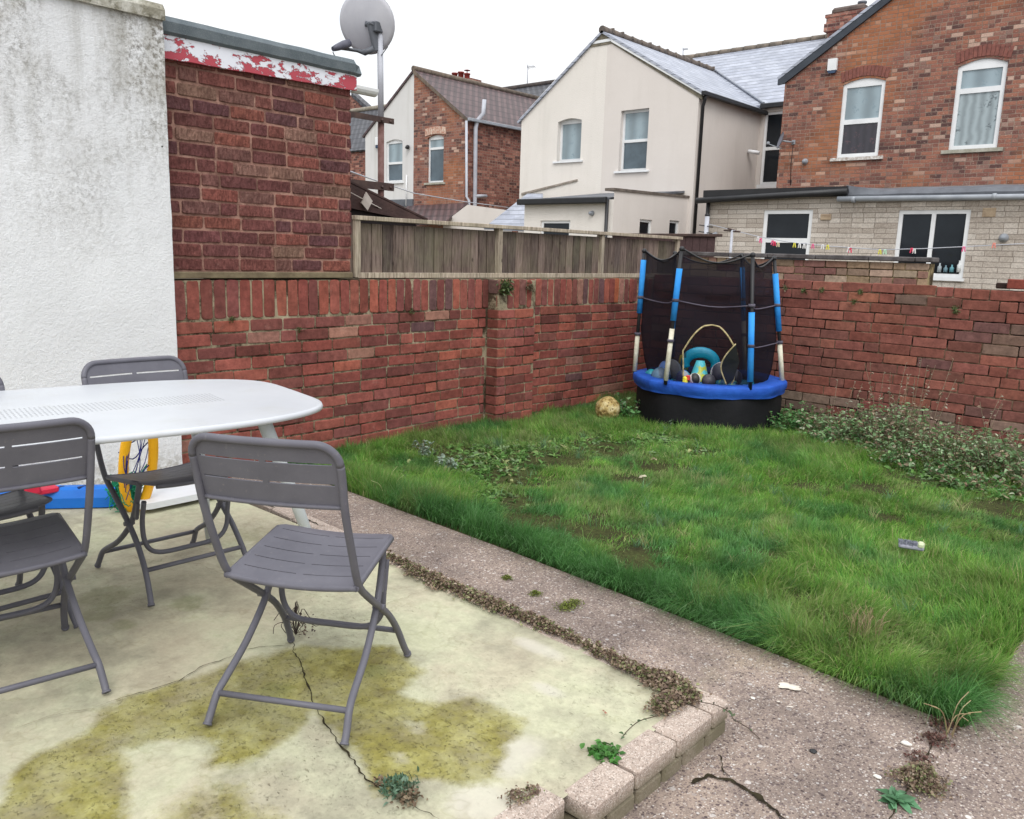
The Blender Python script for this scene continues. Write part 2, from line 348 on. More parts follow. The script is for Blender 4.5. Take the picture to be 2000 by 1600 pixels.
def aggregate_mat():
    t = NT('exposed_aggregate_concrete'); p = t.pos()
    def vor(sc): v = t.node('TexVoronoi'); t.l(p, v.inputs[0]); v.inputs['Scale'].default_value = sc; v.inputs['Randomness'].default_value = 1; return v
    va, vb, vc = vor(95), vor(170), vor(38)
    base = t.ramp(t.noise(p, 1.4, 5, .6), [(.3, srgb(136, 122, 114)), (.55, srgb(164, 147, 134)), (.75, srgb(182, 163, 146))])
    base = t.mix(.7, base, t.ramp(t.noise(p, 160, 3, .7), [(.3, .55), (.7, 1.35)]), 'MULTIPLY')
    def peb(v, lo, hi, amt, stops, col):
        r = t.node('SeparateColor'); t.l(v.outputs['Color'], r.inputs[0])
        mk = t.math('MULTIPLY', t.ramp(v.outputs['Distance'], [(lo, 1), (hi, 0)]), t.math('GREATER_THAN', r.outputs[0], amt))
        return t.mix(mk, col, t.ramp(r.outputs[1], stops)), mk
    st = [(0, srgb(96, 82, 80)), (.35, srgb(140, 124, 120)), (.6, srgb(186, 168, 152)), (.85, srgb(206, 192, 180)), (1, srgb(228, 222, 214))]
    c1, m1 = peb(vb, .38, .5, .35, st, base); c2, m2 = peb(va, .36, .48, .55, st, c1); c3, m3 = peb(vc, .28, .36, .93, [(0, srgb(150, 134, 124)), (1, srgb(226, 220, 212))], c2)
    dk = t.ramp(t.noise(p, 2.3, 6, .7), [(.40, (.50, .50, .52)), (.62, (1, 1, 1))]); c3 = t.mix(.75, c3, dk, 'MULTIPLY')
    gr = t.math('MULTIPLY', t.ramp(t.noise(p, .9, 5, .7), [(.55, 0), (.75, 1)]), .35); c3 = t.mix(gr, c3, srgb(150, 146, 100))
    h = t.math('ADD', t.math('MULTIPLY', m2, .6), t.math('ADD', t.math('MULTIPLY', m1, .3), t.math('MULTIPLY', t.noise(p, 120, 4, .7), .5)))
    t.bump(h, .003); c3 = t.mix(1.0, c3, (.86, .855, .87), 'MULTIPLY'); return t.fin(c3, .85, .25)
M['agg'] = aggregate_mat()
b = MB()   # path: one slab sheet round two sides of the lawn
pl = [(-4.42, 2.0), (-1.02, 1.4), (-1.06, -3), (6, -3), (6, 9), (LX + .004, 9)] + [(x_, float(edge_y(x_)) + .004) for x_ in (LX + .004, -.9, -1.35, -1.9, -2.45, -3.1, -3.71, -4.5)]
b.prism([(x, y, .003) for x, y in pl], (0, 0, -.05)); struct('path', b, M['agg'])
# ------------------------------------------------------------------ patio
PZ = .105
def patio_mask(x, y):
    """olive algae amount: stains of the slab itself, as outlines on the slab with soft noisy edges"""
    wx = x + .05 * (fbm(x, y, 6, 1) - .5) * 2; wy = y + .05 * (fbm(x, y, 6, 9) - .5) * 2
    def poly(px):
        P = [tuple(onz(a, b_, PZ)[:2]) for a, b_ in px]; ins = np.zeros(x.shape, bool); dist = np.full(x.shape, 9.)
        for (x0, y0), (x1, y1) in zip(P, P[1:] + P[:1]):
            dx, dy = x1 - x0, y1 - y0; t_ = np.clip(((wx - x0) * dx + (wy - y0) * dy) / (dx * dx + dy * dy), 0, 1); dist = np.minimum(dist, np.hypot(wx - x0 - t_ * dx, wy - y0 - t_ * dy))
            c = ((y0 > wy) != (y1 > wy)) & (wx < (x1 - x0) * (wy - y0) / (y1 - y0 + 1e-12) + x0); ins ^= c
        return np.where(ins, dist, -dist)
    f = poly([(575, 1262), (760, 1262), (830, 1300), (790, 1345), (860, 1375), (930, 1365), (1015, 1395), (990, 1520), (900, 1540), (800, 1530), (740, 1545), (690, 1500), (660, 1455), (610, 1400), (560, 1430), (480, 1490), (400, 1500), (410, 1455), (300, 1450), (215, 1465), (250, 1540), (250, 1700), (-200, 1900), (0, 1560), (60, 1490), (120, 1460), (185, 1390), (290, 1345), (350, 1322), (440, 1290)])
    g2 = poly([(380, 1545), (470, 1520), (540, 1560), (600, 1640), (380, 1700), (250, 1620)])
    hole = poly([(595, 1405), (650, 1450), (700, 1520), (640, 1560), (520, 1545), (500, 1500), (560, 1440)]); h2 = poly([(800, 1400), (840, 1405), (835, 1430), (800, 1430)]); h3_ = poly([(745, 1470), (790, 1465), (800, 1490), (760, 1500)])
    v = np.maximum(np.clip(f / .055 + .45, 0, 1), .7 * np.clip(g2 / .08 + .3, 0, 1)); v *= 1 - .8 * np.clip(hole / .05 + .5, 0, 1); v *= 1 - .6 * np.clip(h2 / .03 + .5, 0, 1); v *= 1 - .6 * np.clip(h3_ / .03 + .5, 0, 1)
    return np.clip(v * (.62 + .75 * fbm(x, y, 5, 4)) , 0, 1)
nx, ny = 240, 170; X0, X1, Y0, Y1 = -4.42, -1.075, -1.2, 2.125
gx, gy = np.meshgrid(np.linspace(X0, X1, nx), np.concatenate([np.linspace(Y0, 0, 12)[:-1], np.linspace(0, Y1, ny - 11)]))
zz = PZ - .004 + .004 * (fbm(gx, gy, 2, 2) - .5)
am = patio_mask(gx, gy)
grn = np.clip((fbm(gx, gy, 1.1, 14) - .52) * 5, 0, 1) * np.clip((gy + gx * .0 - 0), 0, 1)
for (cx, cy, r) in ((-2.74, 1.34, .07), (-2.86, 1.08, .07), (-2.72, 1.10, .05), (-3.0, 1.15, .10), (-1.98, 1.22, .06), (-1.87, 1.5, .05)):
    grn = np.maximum(grn, np.clip(1.3 - ((gx - cx) ** 2 + (gy - cy) ** 2) / r ** 2 * .9, 0, 1) * 1.0)
wh = np.zeros_like(gx)
for (cx, cy, a_, b_) in ((-1.33, 1.45, .13, .13), (-1.18, 1.3, .10, .10), (-1.62, 1.98, .10, .045), (-1.42, 1.80, .07, .03)):
    wh = np.maximum(wh, np.clip(1.5 - 1.3 * (((gx - cx) / a_) ** 2 + ((gy - cy) / b_) ** 2) + (fbm(gx, gy, 8, 21) - .5) * 2, 0, 1))
V = np.stack([gx, gy, zz], -1).reshape(-1, 3); C = np.stack([am, grn, wh], -1).reshape(-1, 3)
ii = np.arange(nx * (gx.shape[0])).reshape(gx.shape); F4 = np.stack([ii[:-1, :-1], ii[:-1, 1:], ii[1:, 1:], ii[1:, :-1]], -1).reshape(-1, 4)
def patio_mat():
    t = NT('algae_stained_screed'); p = t.pos(); sc = t.node('SeparateColor'); t.l(t.attr(), sc.inputs[0])
    n = t.noise(p, 2.2, 6, .65); col = t.ramp(n, [(.30, srgb(172, 162, 140)), (.44, srgb(190, 183, 158)), (.56, srgb(194, 193, 164)), (.75, srgb(178, 179, 146))])
    gy_ = t.ramp(t.noise(p, 3.1, 6, .7), [(.46, 0), (.64, 1)]); col = t.mix(t.math('MULTIPLY', gy_, .75), col, srgb(150, 146, 126))
    fn = t.noise(p, 34, 5, .72); col = t.mix(.7, col, t.ramp(fn, [(.3, .78), (.7, 1.16)]), 'MULTIPLY')
    col = t.mix(t.math('MULTIPLY', sc.outputs[2], .6), col, srgb(204, 198, 186))
    e = t.math('ADD', sc.outputs[0], t.math('MULTIPLY', t.math('SUBTRACT', t.noise(p, 26, 6, .8), .5), 1.2)); e = t.ramp(e, [(.15, 0), (.80, 1)])
    oc = t.ramp(t.noise(p, 8, 5, .7), [(.3, srgb(108, 98, 52)), (.5, srgb(136, 129, 60)), (.7, srgb(168, 163, 98))]); oc = t.mix(.7, oc, t.ramp(fn, [(.3, .72), (.7, 1.25)]), 'MULTIPLY')
    col = t.mix(t.math('MULTIPLY', e, t.ramp(t.noise(p, 6, 4, .7), [(.3, .55), (.6, .95)])), col, oc)
    g = t.ramp(t.math('ADD', sc.outputs[1], t.math('MULTIPLY', t.math('SUBTRACT', t.noise(p, 20, 5, .75), .5), 2.2)), [(.3, 0), (1.1, 1)]); col = t.mix(t.math('MULTIPLY', g, .42), col, srgb(120, 126, 78))
    mp = t.node('Mapping'); t.l(p, mp.inputs[0]); mp.inputs['Scale'].default_value = (1, 2.6, 1); mp.inputs['Rotation'].default_value = (0, 0, .6)
    pit = t.ramp(t.noise(mp.outputs[0], 42, 3, .55), [(.67, 0), (.73, 1)]); zone = t.ramp(t.noise(p, 2.7, 4, .6), [(.42, 0), (.62, 1)])
    pit2 = t.ramp(t.noise(p, 75, 5, .8), [(.57, 0), (.66, 1)]); pk = t.math('MAXIMUM', t.math('MULTIPLY', pit, t.math('MAXIMUM', zone, e)), t.math('MULTIPLY', t.math('MULTIPLY', pit2, t.math('MAXIMUM', e, t.math('MULTIPLY', zone, .6))), .6)); col = t.mix(t.math('MULTIPLY', pk, .5), col, srgb(88, 76, 46))
    ring = t.math('ABSOLUTE', t.math('SUBTRACT', t.noise(p, 1.5, 5, .6), .5)); ring = t.ramp(ring, [(.0, 1), (.006, 0)]); col = t.mix(t.math('MULTIPLY', ring, .18), col, srgb(120, 110, 70))
    h = t.math('SUBTRACT', t.math('ADD', t.math('MULTIPLY', fn, .5), t.math('MULTIPLY', t.noise(p, 5, 4, .6), 1.2)), t.math('MULTIPLY', pk, .6)); t.bump(h, .004)
    col = t.mix(1.0, col, (.86, .86, .86), 'MULTIPLY'); return t.fin(col, t.ramp(n, [(.3, .6), (.7, .85)]), .3)
me = np_mesh('patio', V, F4, np.zeros((0, 3), int), C, patio_mat()); o = bpy.data.objects.new('patio', me); S.collection.objects.link(o); o['kind'] = 'structure'
me.polygons.foreach_set('use_smooth', [True] * len(me.polygons)); PATIO = o
M['crack'] = surf('dirt_in_crack', (.018, .014, .010), (.045, .038, .02), 30, .95, .003, 200, .1)
M['crack_faint'] = surf('hairline_crack', (.20, .17, .10), (.12, .10, .06), 30, .95, 0, 200, .1)
def crack(pts, w, z, mat, parent=None, name='crack', jit=.012, seg=14):
    b = MB(); P = [];
    for a, c in zip(pts[:-1], pts[1:]):
        for k in range(seg): P.append((a[0] + (c[0] - a[0]) * k / seg, a[1] + (c[1] - a[1]) * k / seg))
    P.append(pts[-1]); L_ = []; 
    for i, (x, y) in enumerate(P):
        j = jit * (noise.noise(Vector((x * 12, y * 12, 3))) + .6 * noise.noise(Vector((x * 40, y * 40, 8)))); k = jit * (noise.noise(Vector((x * 12, y * 12, 23))) + .6 * noise.noise(Vector((x * 40, y * 40, 28))))
        L_.append((x + j, y + k))
    n = len(L_); vs = []
    for i, (x, y) in enumerate(L_):
        a = L_[max(0, i - 1)]; c = L_[min(n - 1, i + 1)]; dx, dy = c[0] - a[0], c[1] - a[1]; l = math.hypot(dx, dy) or 1; t = i / (n - 1)
        ww = w * (.25 + 1.2 * abs(noise.noise(Vector((x * 25, y * 25, 1))))) * min(1, 8 * t + .15, 8 * (1 - t) + .15)
        vs += [(x - dy / l * ww, y + dx / l * ww, z), (x + dy / l * ww, y - dx / l * ww, z)]
    b.add(vs, [(2 * i, 2 * i + 1, 2 * i + 3, 2 * i + 2) for i in range(n - 1)]); return part(name, b, mat, parent)
W2 = lambda *px: [tuple(onz(x, y, PZ)[:2]) for x, y in px]
crack(W2((568, 1250), (585, 1290), (612, 1370), (640, 1425), (668, 1460), (700, 1505), (735, 1535), (800, 1570), (860, 1602)), .0035, PZ + .0015, M['crack'], PATIO)
crack(W2((568, 1262), (520, 1262), (470, 1272), (430, 1292), (395, 1300), (350, 1330), (250, 1360), (185, 1382)), .0018, PZ + .0015, M['crack'], PATIO)
crack(W2((185, 1382), (120, 1395), (40, 1420)), .001, PZ + .0015, M['crack_faint'], PATIO)
crack(W2((480, 1140), (430, 1120), (390, 1100), (300, 1098), (240, 1080)), .0009, PZ + .0015, M['crack_faint'], PATIO)
crack(W2((750, 1180), (800, 1165), (850, 1150)), .0009, PZ + .0015, M['crack_faint'], PATIO)
crack(W2((520, 985), (545, 995), (585, 1010), (640, 1030)), .005, PZ + .0015, M['crack'], PATIO)
G2 = lambda *px: [tuple(onz(x, y, 0)[:2]) for x, y in px]
PATH = bpy.data.objects['path']
crack(G2((1345, 1532), (1385, 1516), (1440, 1535), (1480, 1560), (1540, 1612)), .013, .0075, M['crack'], PATH, jit=.016)
crack(G2((1407, 1478), (1412, 1500), (1420, 1525)), .003, .0075, M['crack'], PATH)
crack(G2((1840, 1425), (1815, 1480), (1780, 1540), (1730, 1620)), .004, .0075, M['crack'], PATH)
crack([(-3.9, 2.33), (-3.2, 2.31)], .001, .007, M['crack_faint'], PATH)
# edging blocks
def block_mat():
    t = NT('granular_edging_block'); p = t.pos(); v = t.node('TexVoronoi'); t.l(p, v.inputs[0]); v.inputs['Scale'].default_value = 330
    c = t.ramp(t.noise(p, 5, 5, .6), [(.3, srgb(156, 140, 130)), (.7, srgb(184, 168, 156))]); sp = t.node('SeparateColor'); t.l(v.outputs['Color'], sp.inputs[0])
    c = t.mix(t.math('MULTIPLY', t.math('GREATER_THAN', sp.outputs[0], .84), .55), c, srgb(222, 212, 202)); c = t.mix(t.math('MULTIPLY', t.math('LESS_THAN', sp.outputs[1], .12), .7), c, srgb(110, 98, 88))
    c = t.mix(.7, c, t.ramp(t.noise(p, 70, 4, .7), [(.3, .7), (.7, 1.2)]), 'MULTIPLY'); 
    ge = t.node('NewGeometry'); sx = t.node('SeparateXYZ'); t.l(ge.outputs['Position'], sx.inputs[0])
    c = t.mix(t.math('MULTIPLY', t.ramp(sx.outputs[2], [(.05, 1), (.09, 0)]), t.ramp(t.noise(p, 7, 4, .6), [(.3, .55), (.6, .95)])), c, srgb(110, 104, 84))
    t.bump(t.noise(p, 220, 3, .7), .0022); return t.fin(c, .9, .2)
M['block'] = block_mat()
ed = thing('patio_edging', 'two-course edging of pale concrete blocks along the raised patio', 'kerb', (-1.0, 2.13, 0))
random.seed(3)
def blk(x0, x1, y0, y1, z0, z1, rz=0):
    b = MB(); cx, cy = (x0 + x1) / 2, (y0 + y1) / 2; R_ = Matrix.Rotation(rz + random.uniform(-.008, .008), 3, 'Z') @ Matrix.Rotation(random.uniform(-.008, .008), 3, 'X')
    b.bbox((cx, cy, (z0 + z1) / 2 + random.uniform(-.0015, .0015)), ((x1 - x0) / 2 - .005, (y1 - y0) / 2 - .005, (z1 - z0) / 2 + random.uniform(-.001, .001)), .007, R_); return part('block', b, M['block'], ed)
ys = [2.13, 2.03, 1.836, 1.637, 1.447]
for a, c in zip(ys[:-1], ys[1:]): blk(-1.10, -.995, c, a, .046, PZ)
blk(-1.155, -1.058, 1.245, 1.437, .046, PZ, .02); blk(-1.17, -1.07, 1.045, 1.238, .046, PZ, .03)
for k in range(8): blk(-1.18, -1.075, .84 - k * .2, 1.038 - k * .2, .046, PZ)
y = 2.13
for k in range(16):
    d = .105 if k in (2, 6) else .125; blk(-1.097, -.999, y - d, y, -.012, .043) if y > 1.44 else blk(-1.16, -1.062, y - d, y, -.012, .043); y -= d
x = -1.103
while x > -4.3:
    wd = .2; yo = 2.13 + (-x - 1.0) * .055; blk(x - wd, x, yo - .105, yo - .003, .046 if x > -3.3 else .03, PZ - (.0 if x > -3.3 else .0), -.055); x -= wd
b = MB(); b.box(-4.42, -1.10, 2.0, 2.17, -.05, .044); b.box(-1.09, -1.03, -1.2, 2.1, -.05, .044); b.box(-4.40, -1.08, 2.10, 2.13, 0, PZ - .012); part('mortar_bed', b, surf('grey_mortar', srgb(104, 96, 78), srgb(78, 70, 56), 12, .95, .003, 90), ed)
# ------------------------------------------------------------------ brick walls with modelled bricks
def brick_geo_mat(name, bump=.004, bs=90, streak=None, lime=.2):
    t = NT(name); p = t.pos(); n = t.noise(p, 26, 5, .7); c = t.mix(.9, t.attr(), t.ramp(n, [(.28, .66), (.5, 1.03), (.75, 1.4)]), 'MULTIPLY'); c = t.mix(.8, c, t.ramp(t.noise(p, 9, 4, .65), [(.3, .72), (.7, 1.25)]), 'MULTIPLY')
    c = t.mix(t.math('MULTIPLY', t.ramp(t.noise(p, 11, 5, .75), [(.60, 0), (.72, 1)]), lime), c, srgb(176, 150, 136))
    c = t.mix(t.math('MULTIPLY', t.ramp(t.noise(p, 4, 6, .75), [(.54, 0), (.70, 1)]), .28), c, srgb(82, 56, 48))
    h = t.noise(p, bs, 5, .7)
    if streak:
        mp = t.node('Mapping'); t.l(p, mp.inputs[0]); mp.inputs['Rotation'].default_value = (1.05, 0, 0); mp.inputs['Scale'].default_value = (1, 3.2, 1); h = t.math('ADD', h, t.math('MULTIPLY', t.noise(mp.outputs[0], 26, 3, .6), 1.5))
        c = t.mix(t.math('MULTIPLY', t.ramp(t.noise(mp.outputs[0], 26, 3, .6), [(.4, 1), (.55, 0)]), .45), c, srgb(70, 36, 34))
    t.bump(h, bump); hsn = t.node('HueSaturation'); hsn.inputs['Saturation'].default_value = .96; t.l(c, hsn.inputs['Color']); return t.fin(hsn.outputs[0], .92, .15)
def mortar_geo_mat(name, c1, c2, dark):
    t = NT(name); p = t.pos(); c = t.mix(t.ramp(t.noise(p, 6, 5, .7), [(.35, 0), (.65, 1)]), c1, c2)
    c = t.mix(t.ramp(t.noise(p, 3.3, 6, .8), [(.44, 0), (.56, 1)]), c, dark); t.bump(t.noise(p, 110, 4, .7), .005); return t.fin(c, .95, .1)
class BrickFace:
    def __init__(s, fn): s.fn = fn; s.b = MB()
    def brick(s, u0, u1, z0, z1, col, proud=0, jit=.0022, rnd=.005):
        J = lambda a=jit: random.uniform(-a, a); fn = s.fn
        C4 = [(u0 + J(), z0 + J()), (u1 + J(), z0 + J()), (u1 + J(), z1 + J()), (u0 + J(), z1 + J())]
        ring = []      # chamfered outline with a point inside each edge for a worn look
        for i in range(4):
            a = C4[i]; c = C4[(i + 1) % 4]; L_ = math.hypot(c[0] - a[0], c[1] - a[1]); q = rnd * random.uniform(.6, 1.5) / L_
            n = 4 if L_ > .12 else 2
            for k in range(n + 1):
                t = q + (1 - 2 * q) * k / n; nxx, nyy = (c[1] - a[1]) / L_, -(c[0] - a[0]) / L_; off = 0 if k in (0, n) else J(jit * .9)
                ring.append((a[0] + (c[0] - a[0]) * t + nxx * off, a[1] + (c[1] - a[1]) * t + nyy * off))
        cu = sum(r[0] for r in ring) / len(ring); cz = sum(r[1] for r in ring) / len(ring); hu = (u1 - u0) / 2; hz = (z1 - z0) / 2
        ta, tb = J(.0018), J(.0018); n = len(ring); vs = []
        for lv, (ins, dep) in enumerate(((0, -.03), (0, -.0055), (.0016, -.0010), (.005, 0))):
            for (u, z) in ring:
                fu = (u - cu) / hu; fz = (z - cz) / hz
                vs.append(fn(u - fu * ins, z - fz * ins, dep + proud + ta * fu + tb * fz if lv else dep))
        fs = [(l * n + i, l * n + (i + 1) % n, (l + 1) * n + (i + 1) % n, (l + 1) * n + i) for l in range(3) for i in range(n)]
        o = 3 * n; vs.append(fn(cu, cz, proud)); fs += [(o + i, o + (i + 1) % n, 4 * n) for i in range(n)]
        s.b.add(vs, fs, False, col)
def pick(cols, ws): return random.choices(cols, ws)[0]
def vary(c, a=.12): k = random.uniform(1 - a, 1 + a); return tuple(x * k * random.uniform(1 - a * .3, 1 + a * .3) for x in c)
RA = [srgb(139, 77, 66), srgb(130, 69, 60), srgb(122, 71, 65), srgb(148, 81, 65), srgb(98, 70, 70), srgb(166, 90, 60), srgb(148, 104, 90), srgb(108, 61, 55)]
def colA(u, z): 
    q = noise.noise(Vector((u * .6, z * .9, 3))); ws = [11, 10, 7, 2, .5, .3, .7, 3]
    if q > .2: ws = [6, 9, 6, 2, 1.5, .5, 1, 8]
    return vary(pick(RA, ws))
M['brickA'] = brick_geo_mat('garden_wall_brick')
M['mortA'] = mortar_geo_mat('lime_mortar', srgb(172, 160, 136), srgb(140, 128, 104), srgb(70, 58, 46))
def courses(bf, u0, u1, z0, n, bh, bl, gap, colf, bond='stretcher', jit=.002, off0=0, headers=.12, dz=None):
    for r in range(n):
        u = u0 - random.uniform(0, .03) - (bl / 2 if (r + off0) % 2 else 0)
        while u < u1 - .01:
            L_ = bl * random.uniform(.96, 1.04)
            if random.random() < headers: L_ = bl * .5
            a, c = max(u, u0), min(u + L_ - gap, u1 - gap * .5)
            if c - a > .025:
                z = z0 + r * bh + (dz(a) if dz else 0); bf.brick(a, c, z + gap / 2, z + bh - gap / 2, colf((a + c) / 2, z), random.uniform(-.0005, .004), jit)
            u += L_
random.seed(21)
XA = -4.5; WT = 1.18; SB = WT - .232
wa = thing('garden_brick_wall', 'old red brick garden wall with upright coping bricks under the wooden fence', 'wall', (XA, 4.6, 0))
bf = BrickFace(lambda u, z, d: (XA + d, u, z))
sagA = lambda u: .004 * math.sin(u * 1.7)
courses(bf, 2.1, 4.715, SB - 13 * .0755, 13, .0755, .236, .010, colA, dz=sagA)
courses(bf, 5.175, 7.15, SB - 13 * .0755, 13, .0755, .236, .010, colA, off0=1, dz=sagA)
u = 2.12
while u < 7.12:
    if not (4.69 < u < 5.16):
        wd = random.uniform(.066, .074); bf.brick(u, u + wd, SB + .006, WT - random.uniform(.001, .008), vary(pick(RA, [7, 7, 6, 4, 3, 1.6, 1.5, 4])), random.uniform(-.004, .004), .0025, .010); u += wd + .010
    else: u += .08
wpart = part('brickwork', bf.b, M['brickA'], wa)
b = MB(); b.box(XA - .22, XA - .0055, 2.1, 7.35, -.1, WT - .004); part('mortar', b, M['mortA'], wa)
# pier: faces with bricks on front (+X) and the side that faces the camera (-Y)
pr = BrickFace(lambda u, z, d: (XA + .12 + d, u, z)); courses(pr, 4.73, 5.17, SB - 13 * .0755, 13, .0755, .225, .010, colA, headers=.3)
u = 4.73
for k, (wd, zb) in enumerate(((.10, .12), (.075, 0), (.07, 0), (.085, .02), (.06, 0))):
    pr.brick(u, u + wd - .008, SB + .006 + zb, WT - .004, vary(srgb(120, 80, 72)) if k in (0, 3) else colA(u, 1), 0, .003, .012)
    if zb > .05: pr.brick(u, u + wd - .008, SB + .006, SB + zb - .004, vary(srgb(140, 92, 78)), -.02, .003, .012)
    u += wd
part('pier_brickwork', pr.b, M['brickA'], wa)
ps = BrickFace(lambda u, z, d: (u, 4.725 - d, z)); 
for r in range(13):
    z = SB - (13 - r) * .0755; ps.brick(XA + .004, XA + .116, z + .005, z + .0705, vary(srgb(112, 62, 54)), 0, .002)  # side face's shade is put into a darker brick colour
ps.brick(XA + .004, XA + .112, SB + .12, WT - .006, vary(srgb(96, 70, 66)), .0, .004, .015); ps.brick(XA + .004, XA + .100, SB + .01, SB + .11, vary(srgb(110, 68, 58)), -.012, .003, .015)
part('pier_brickwork', ps.b, M['brickA'], wa)
b = MB(); b.box(XA - .004, XA + .114, 4.731, 5.168, -.1, WT - .01); part('mortar', b, M['mortA'], wa)
# right wall
random.seed(5)
RB = [srgb(130, 78, 68), srgb(124, 73, 62), srgb(116, 73, 64), srgb(138, 84, 70), srgb(106, 74, 70), srgb(112, 90, 80), srgb(146, 92, 72)]
def colB(x, z): 
    if z < .20: return vary(pick([srgb(110, 92, 80), srgb(122, 100, 88), srgb(120, 70, 62)], [3, 3, 1]))
    if x > -1.5 and .66 < z < .9 and random.random() < .45: return vary(srgb(112, 88, 78))
    return vary(pick(RB, [8, 8, 7, 4, 2, .7, .4 if z < 1.1 else 2]), .1)
wb = thing('garden_brick_wall', 'dark red brick garden wall behind the trampoline and shrubs, with gappy joints', 'wall', (-2, YB, 0))
bf = BrickFace(lambda u, z, d: (u, YB - d, z)); ch = .0812
courses(bf, -4.5, 1.5, 1.223 - 15 * ch, 15, ch, .25, .008, colB, dz=lambda u: .006 * math.sin(u * 2.1 + 1) + .004 * math.sin(u * 5), headers=.2)
part('brickwork', bf.b, brick_geo_mat('back_wall_brick', .0035, 80, None, .12), wb)
b = MB(); b.box(-4.5, 1.5, YB + .006, YB + .2, -.1, 1.212); part('mortar', b, mortar_geo_mat('dark_weathered_mortar', srgb(150, 128, 108), srgb(96, 76, 62), srgb(26, 20, 18)), wb)
b = MB(); R_ = Matrix.Rotation(.1, 3, 'Z'); c0 = ony(1990, 553, YB + .09); b.bbox((c0.x + .03, c0.y, 1.223 + .04), (.10, .05, .036), .006, R_, srgb(122, 62, 52)); b.bbox((c0.x - .10, c0.y + .02, 1.223 + .024), (.05, .04, .022), .008, R_, srgb(48, 34, 30))
single('loose_brick', b, colored('loose_brick', .9), 'loose brick with a broken bit lying on top of the right-hand wall', 'brick', (c0.x, c0.y, 1.224))
# ------------------------------------------------------------------ white rendered wall at left
def white_wall_mat():
    t = NT('dirty_white_masonry_paint'); p = t.pos(); sp = t.node('SeparateXYZ'); t.l(p, sp.inputs[0])
    c = t.mix(t.ramp(t.noise(p, .9, 5, .6), [(.35, 0), (.65, 1)]), srgb(232, 233, 235), srgb(217, 218, 220))
    hi = t.ramp(sp.outputs[2], [(.9, 0), (1, 1)]); zz_ = t.math('MULTIPLY', t.math('SUBTRACT', sp.outputs[2], 1.15), .75, clamp=True)
    mp = t.node('Mapping'); t.l(p, mp.inputs[0]); mp.inputs['Scale'].default_value = (1, 1.6, .8)
    cl = t.ramp(t.noise(mp.outputs[0], 1.7, 6, .7), [(.42, 0), (.62, 1)]); gr = t.ramp(t.noise(p, 38, 5, .8), [(.44, 0), (.60, 1)])
    k = t.math('MULTIPLY', t.math('MULTIPLY', cl, gr), zz_); c = t.mix(t.math('MULTIPLY', k, 1.25, clamp=True), c, srgb(112, 108, 102))
    k2 = t.math('MULTIPLY', t.math('MULTIPLY', cl, t.ramp(t.noise(p, 6, 5, .7), [(.4, 0), (.7, 1)])), t.math('ADD', zz_, .05)); c = t.mix(t.math('MULTIPLY', k2, .8), c, srgb(164, 160, 150)); ms_ = t.node('Mapping'); t.l(p, ms_.inputs[0]); ms_.inputs['Scale'].default_value = (1, 5, .5); c = t.mix(t.math('MULTIPLY', t.math('MULTIPLY', t.ramp(t.noise(ms_.outputs[0], 2.2, 5, .7), [(.48, 0), (.66, 1)]), zz_), .45), c, srgb(150, 147, 138))
    lo = t.ramp(sp.outputs[2], [(.12, 1), (.30, 0)]); c = t.mix(t.math('MULTIPLY', lo, t.ramp(t.noise(p, 30, 5, .7), [(.40, 0), (.6, .8)])), c, srgb(150, 144, 132))
    pits = t.ramp(t.noise(p, 18, 2, .5), [(.78, 0), (.80, 1)]); c = t.mix(pits, c, srgb(70, 66, 62))
    v = t.node('TexVoronoi', feature='DISTANCE_TO_EDGE'); wv = t.node('VectorMath', operation='ADD'); t.l(p, wv.inputs[0]); nn = t.node('TexNoise'); nn.inputs['Scale'].default_value = 3; t.l(p, nn.inputs[0]); t.l(nn.outputs['Color'], wv.inputs[1]); t.l(wv.outputs[0], v.inputs[0]); v.inputs['Scale'].default_value = 1.5
    ck = t.math('MULTIPLY', t.ramp(v.outputs['Distance'], [(0, 1), (.004, 0)]), t.math('MULTIPLY', t.ramp(t.noise(p, 2.4, 3), [(.5, 0), (.6, 1)]), t.ramp(sp.outputs[2], [(.6, 1), (1, 0)]))); c = t.mix(t.math('MULTIPLY', ck, .45), c, srgb(130, 126, 120))
    hh = t.math('ADD', t.noise(p, 46, 5, .75), t.math('MULTIPLY', t.noise(p, 130, 4, .75), .6)); t.bump(hh, .007); return t.fin(c, .85, .2)
M['white_wall'] = white_wall_mat()
XW = -4.42; YW = 2.172; ww = thing('rendered_garden_wall', 'tall white rendered wall with black mould stains behind the dining table', 'wall', (XW, .5, 0))
b = MB(); nyy, nzz = 90, 60; vs = []
for j in range(nzz + 1):
    for i in range(nyy + 1):
        y = -3.2 + (YW + 3.2) * i / nyy; z = -.05 + 2.60 * j / nzz; e = .006 * noise.noise(Vector((y * 2, z * 2, 1))) + .003 * noise.noise(Vector((y * 9, z * 9, 1)))
        if i == nyy: y += .006 * noise.noise(Vector((z * 7, 1, 4)))
        vs.append((XW + e, y, z))
b.add(vs, [(j * (nyy + 1) + i, j * (nyy + 1) + i + 1, (j + 1) * (nyy + 1) + i + 1, (j + 1) * (nyy + 1) + i) for j in range(nzz) for i in range(nyy)], True)
b.box(XW - .25, XW - .012, -3.2, YW - .004, -.05, 2.52); b.add([vs[j * (nyy + 1) + nyy] for j in range(nzz + 1)] + [(XW - .015, YW, -.05 + 2.6 * j / nzz) for j in range(nzz + 1)], [(j, j + nzz + 1, j + nzz + 2, j + 1) for j in range(nzz)])
part('wall_face', b, M['white_wall'], ww)
b = MB(); z0, z1 = onx(311, 40, XW).z, onx(311, 12, XW).z; n = 60; vs = []
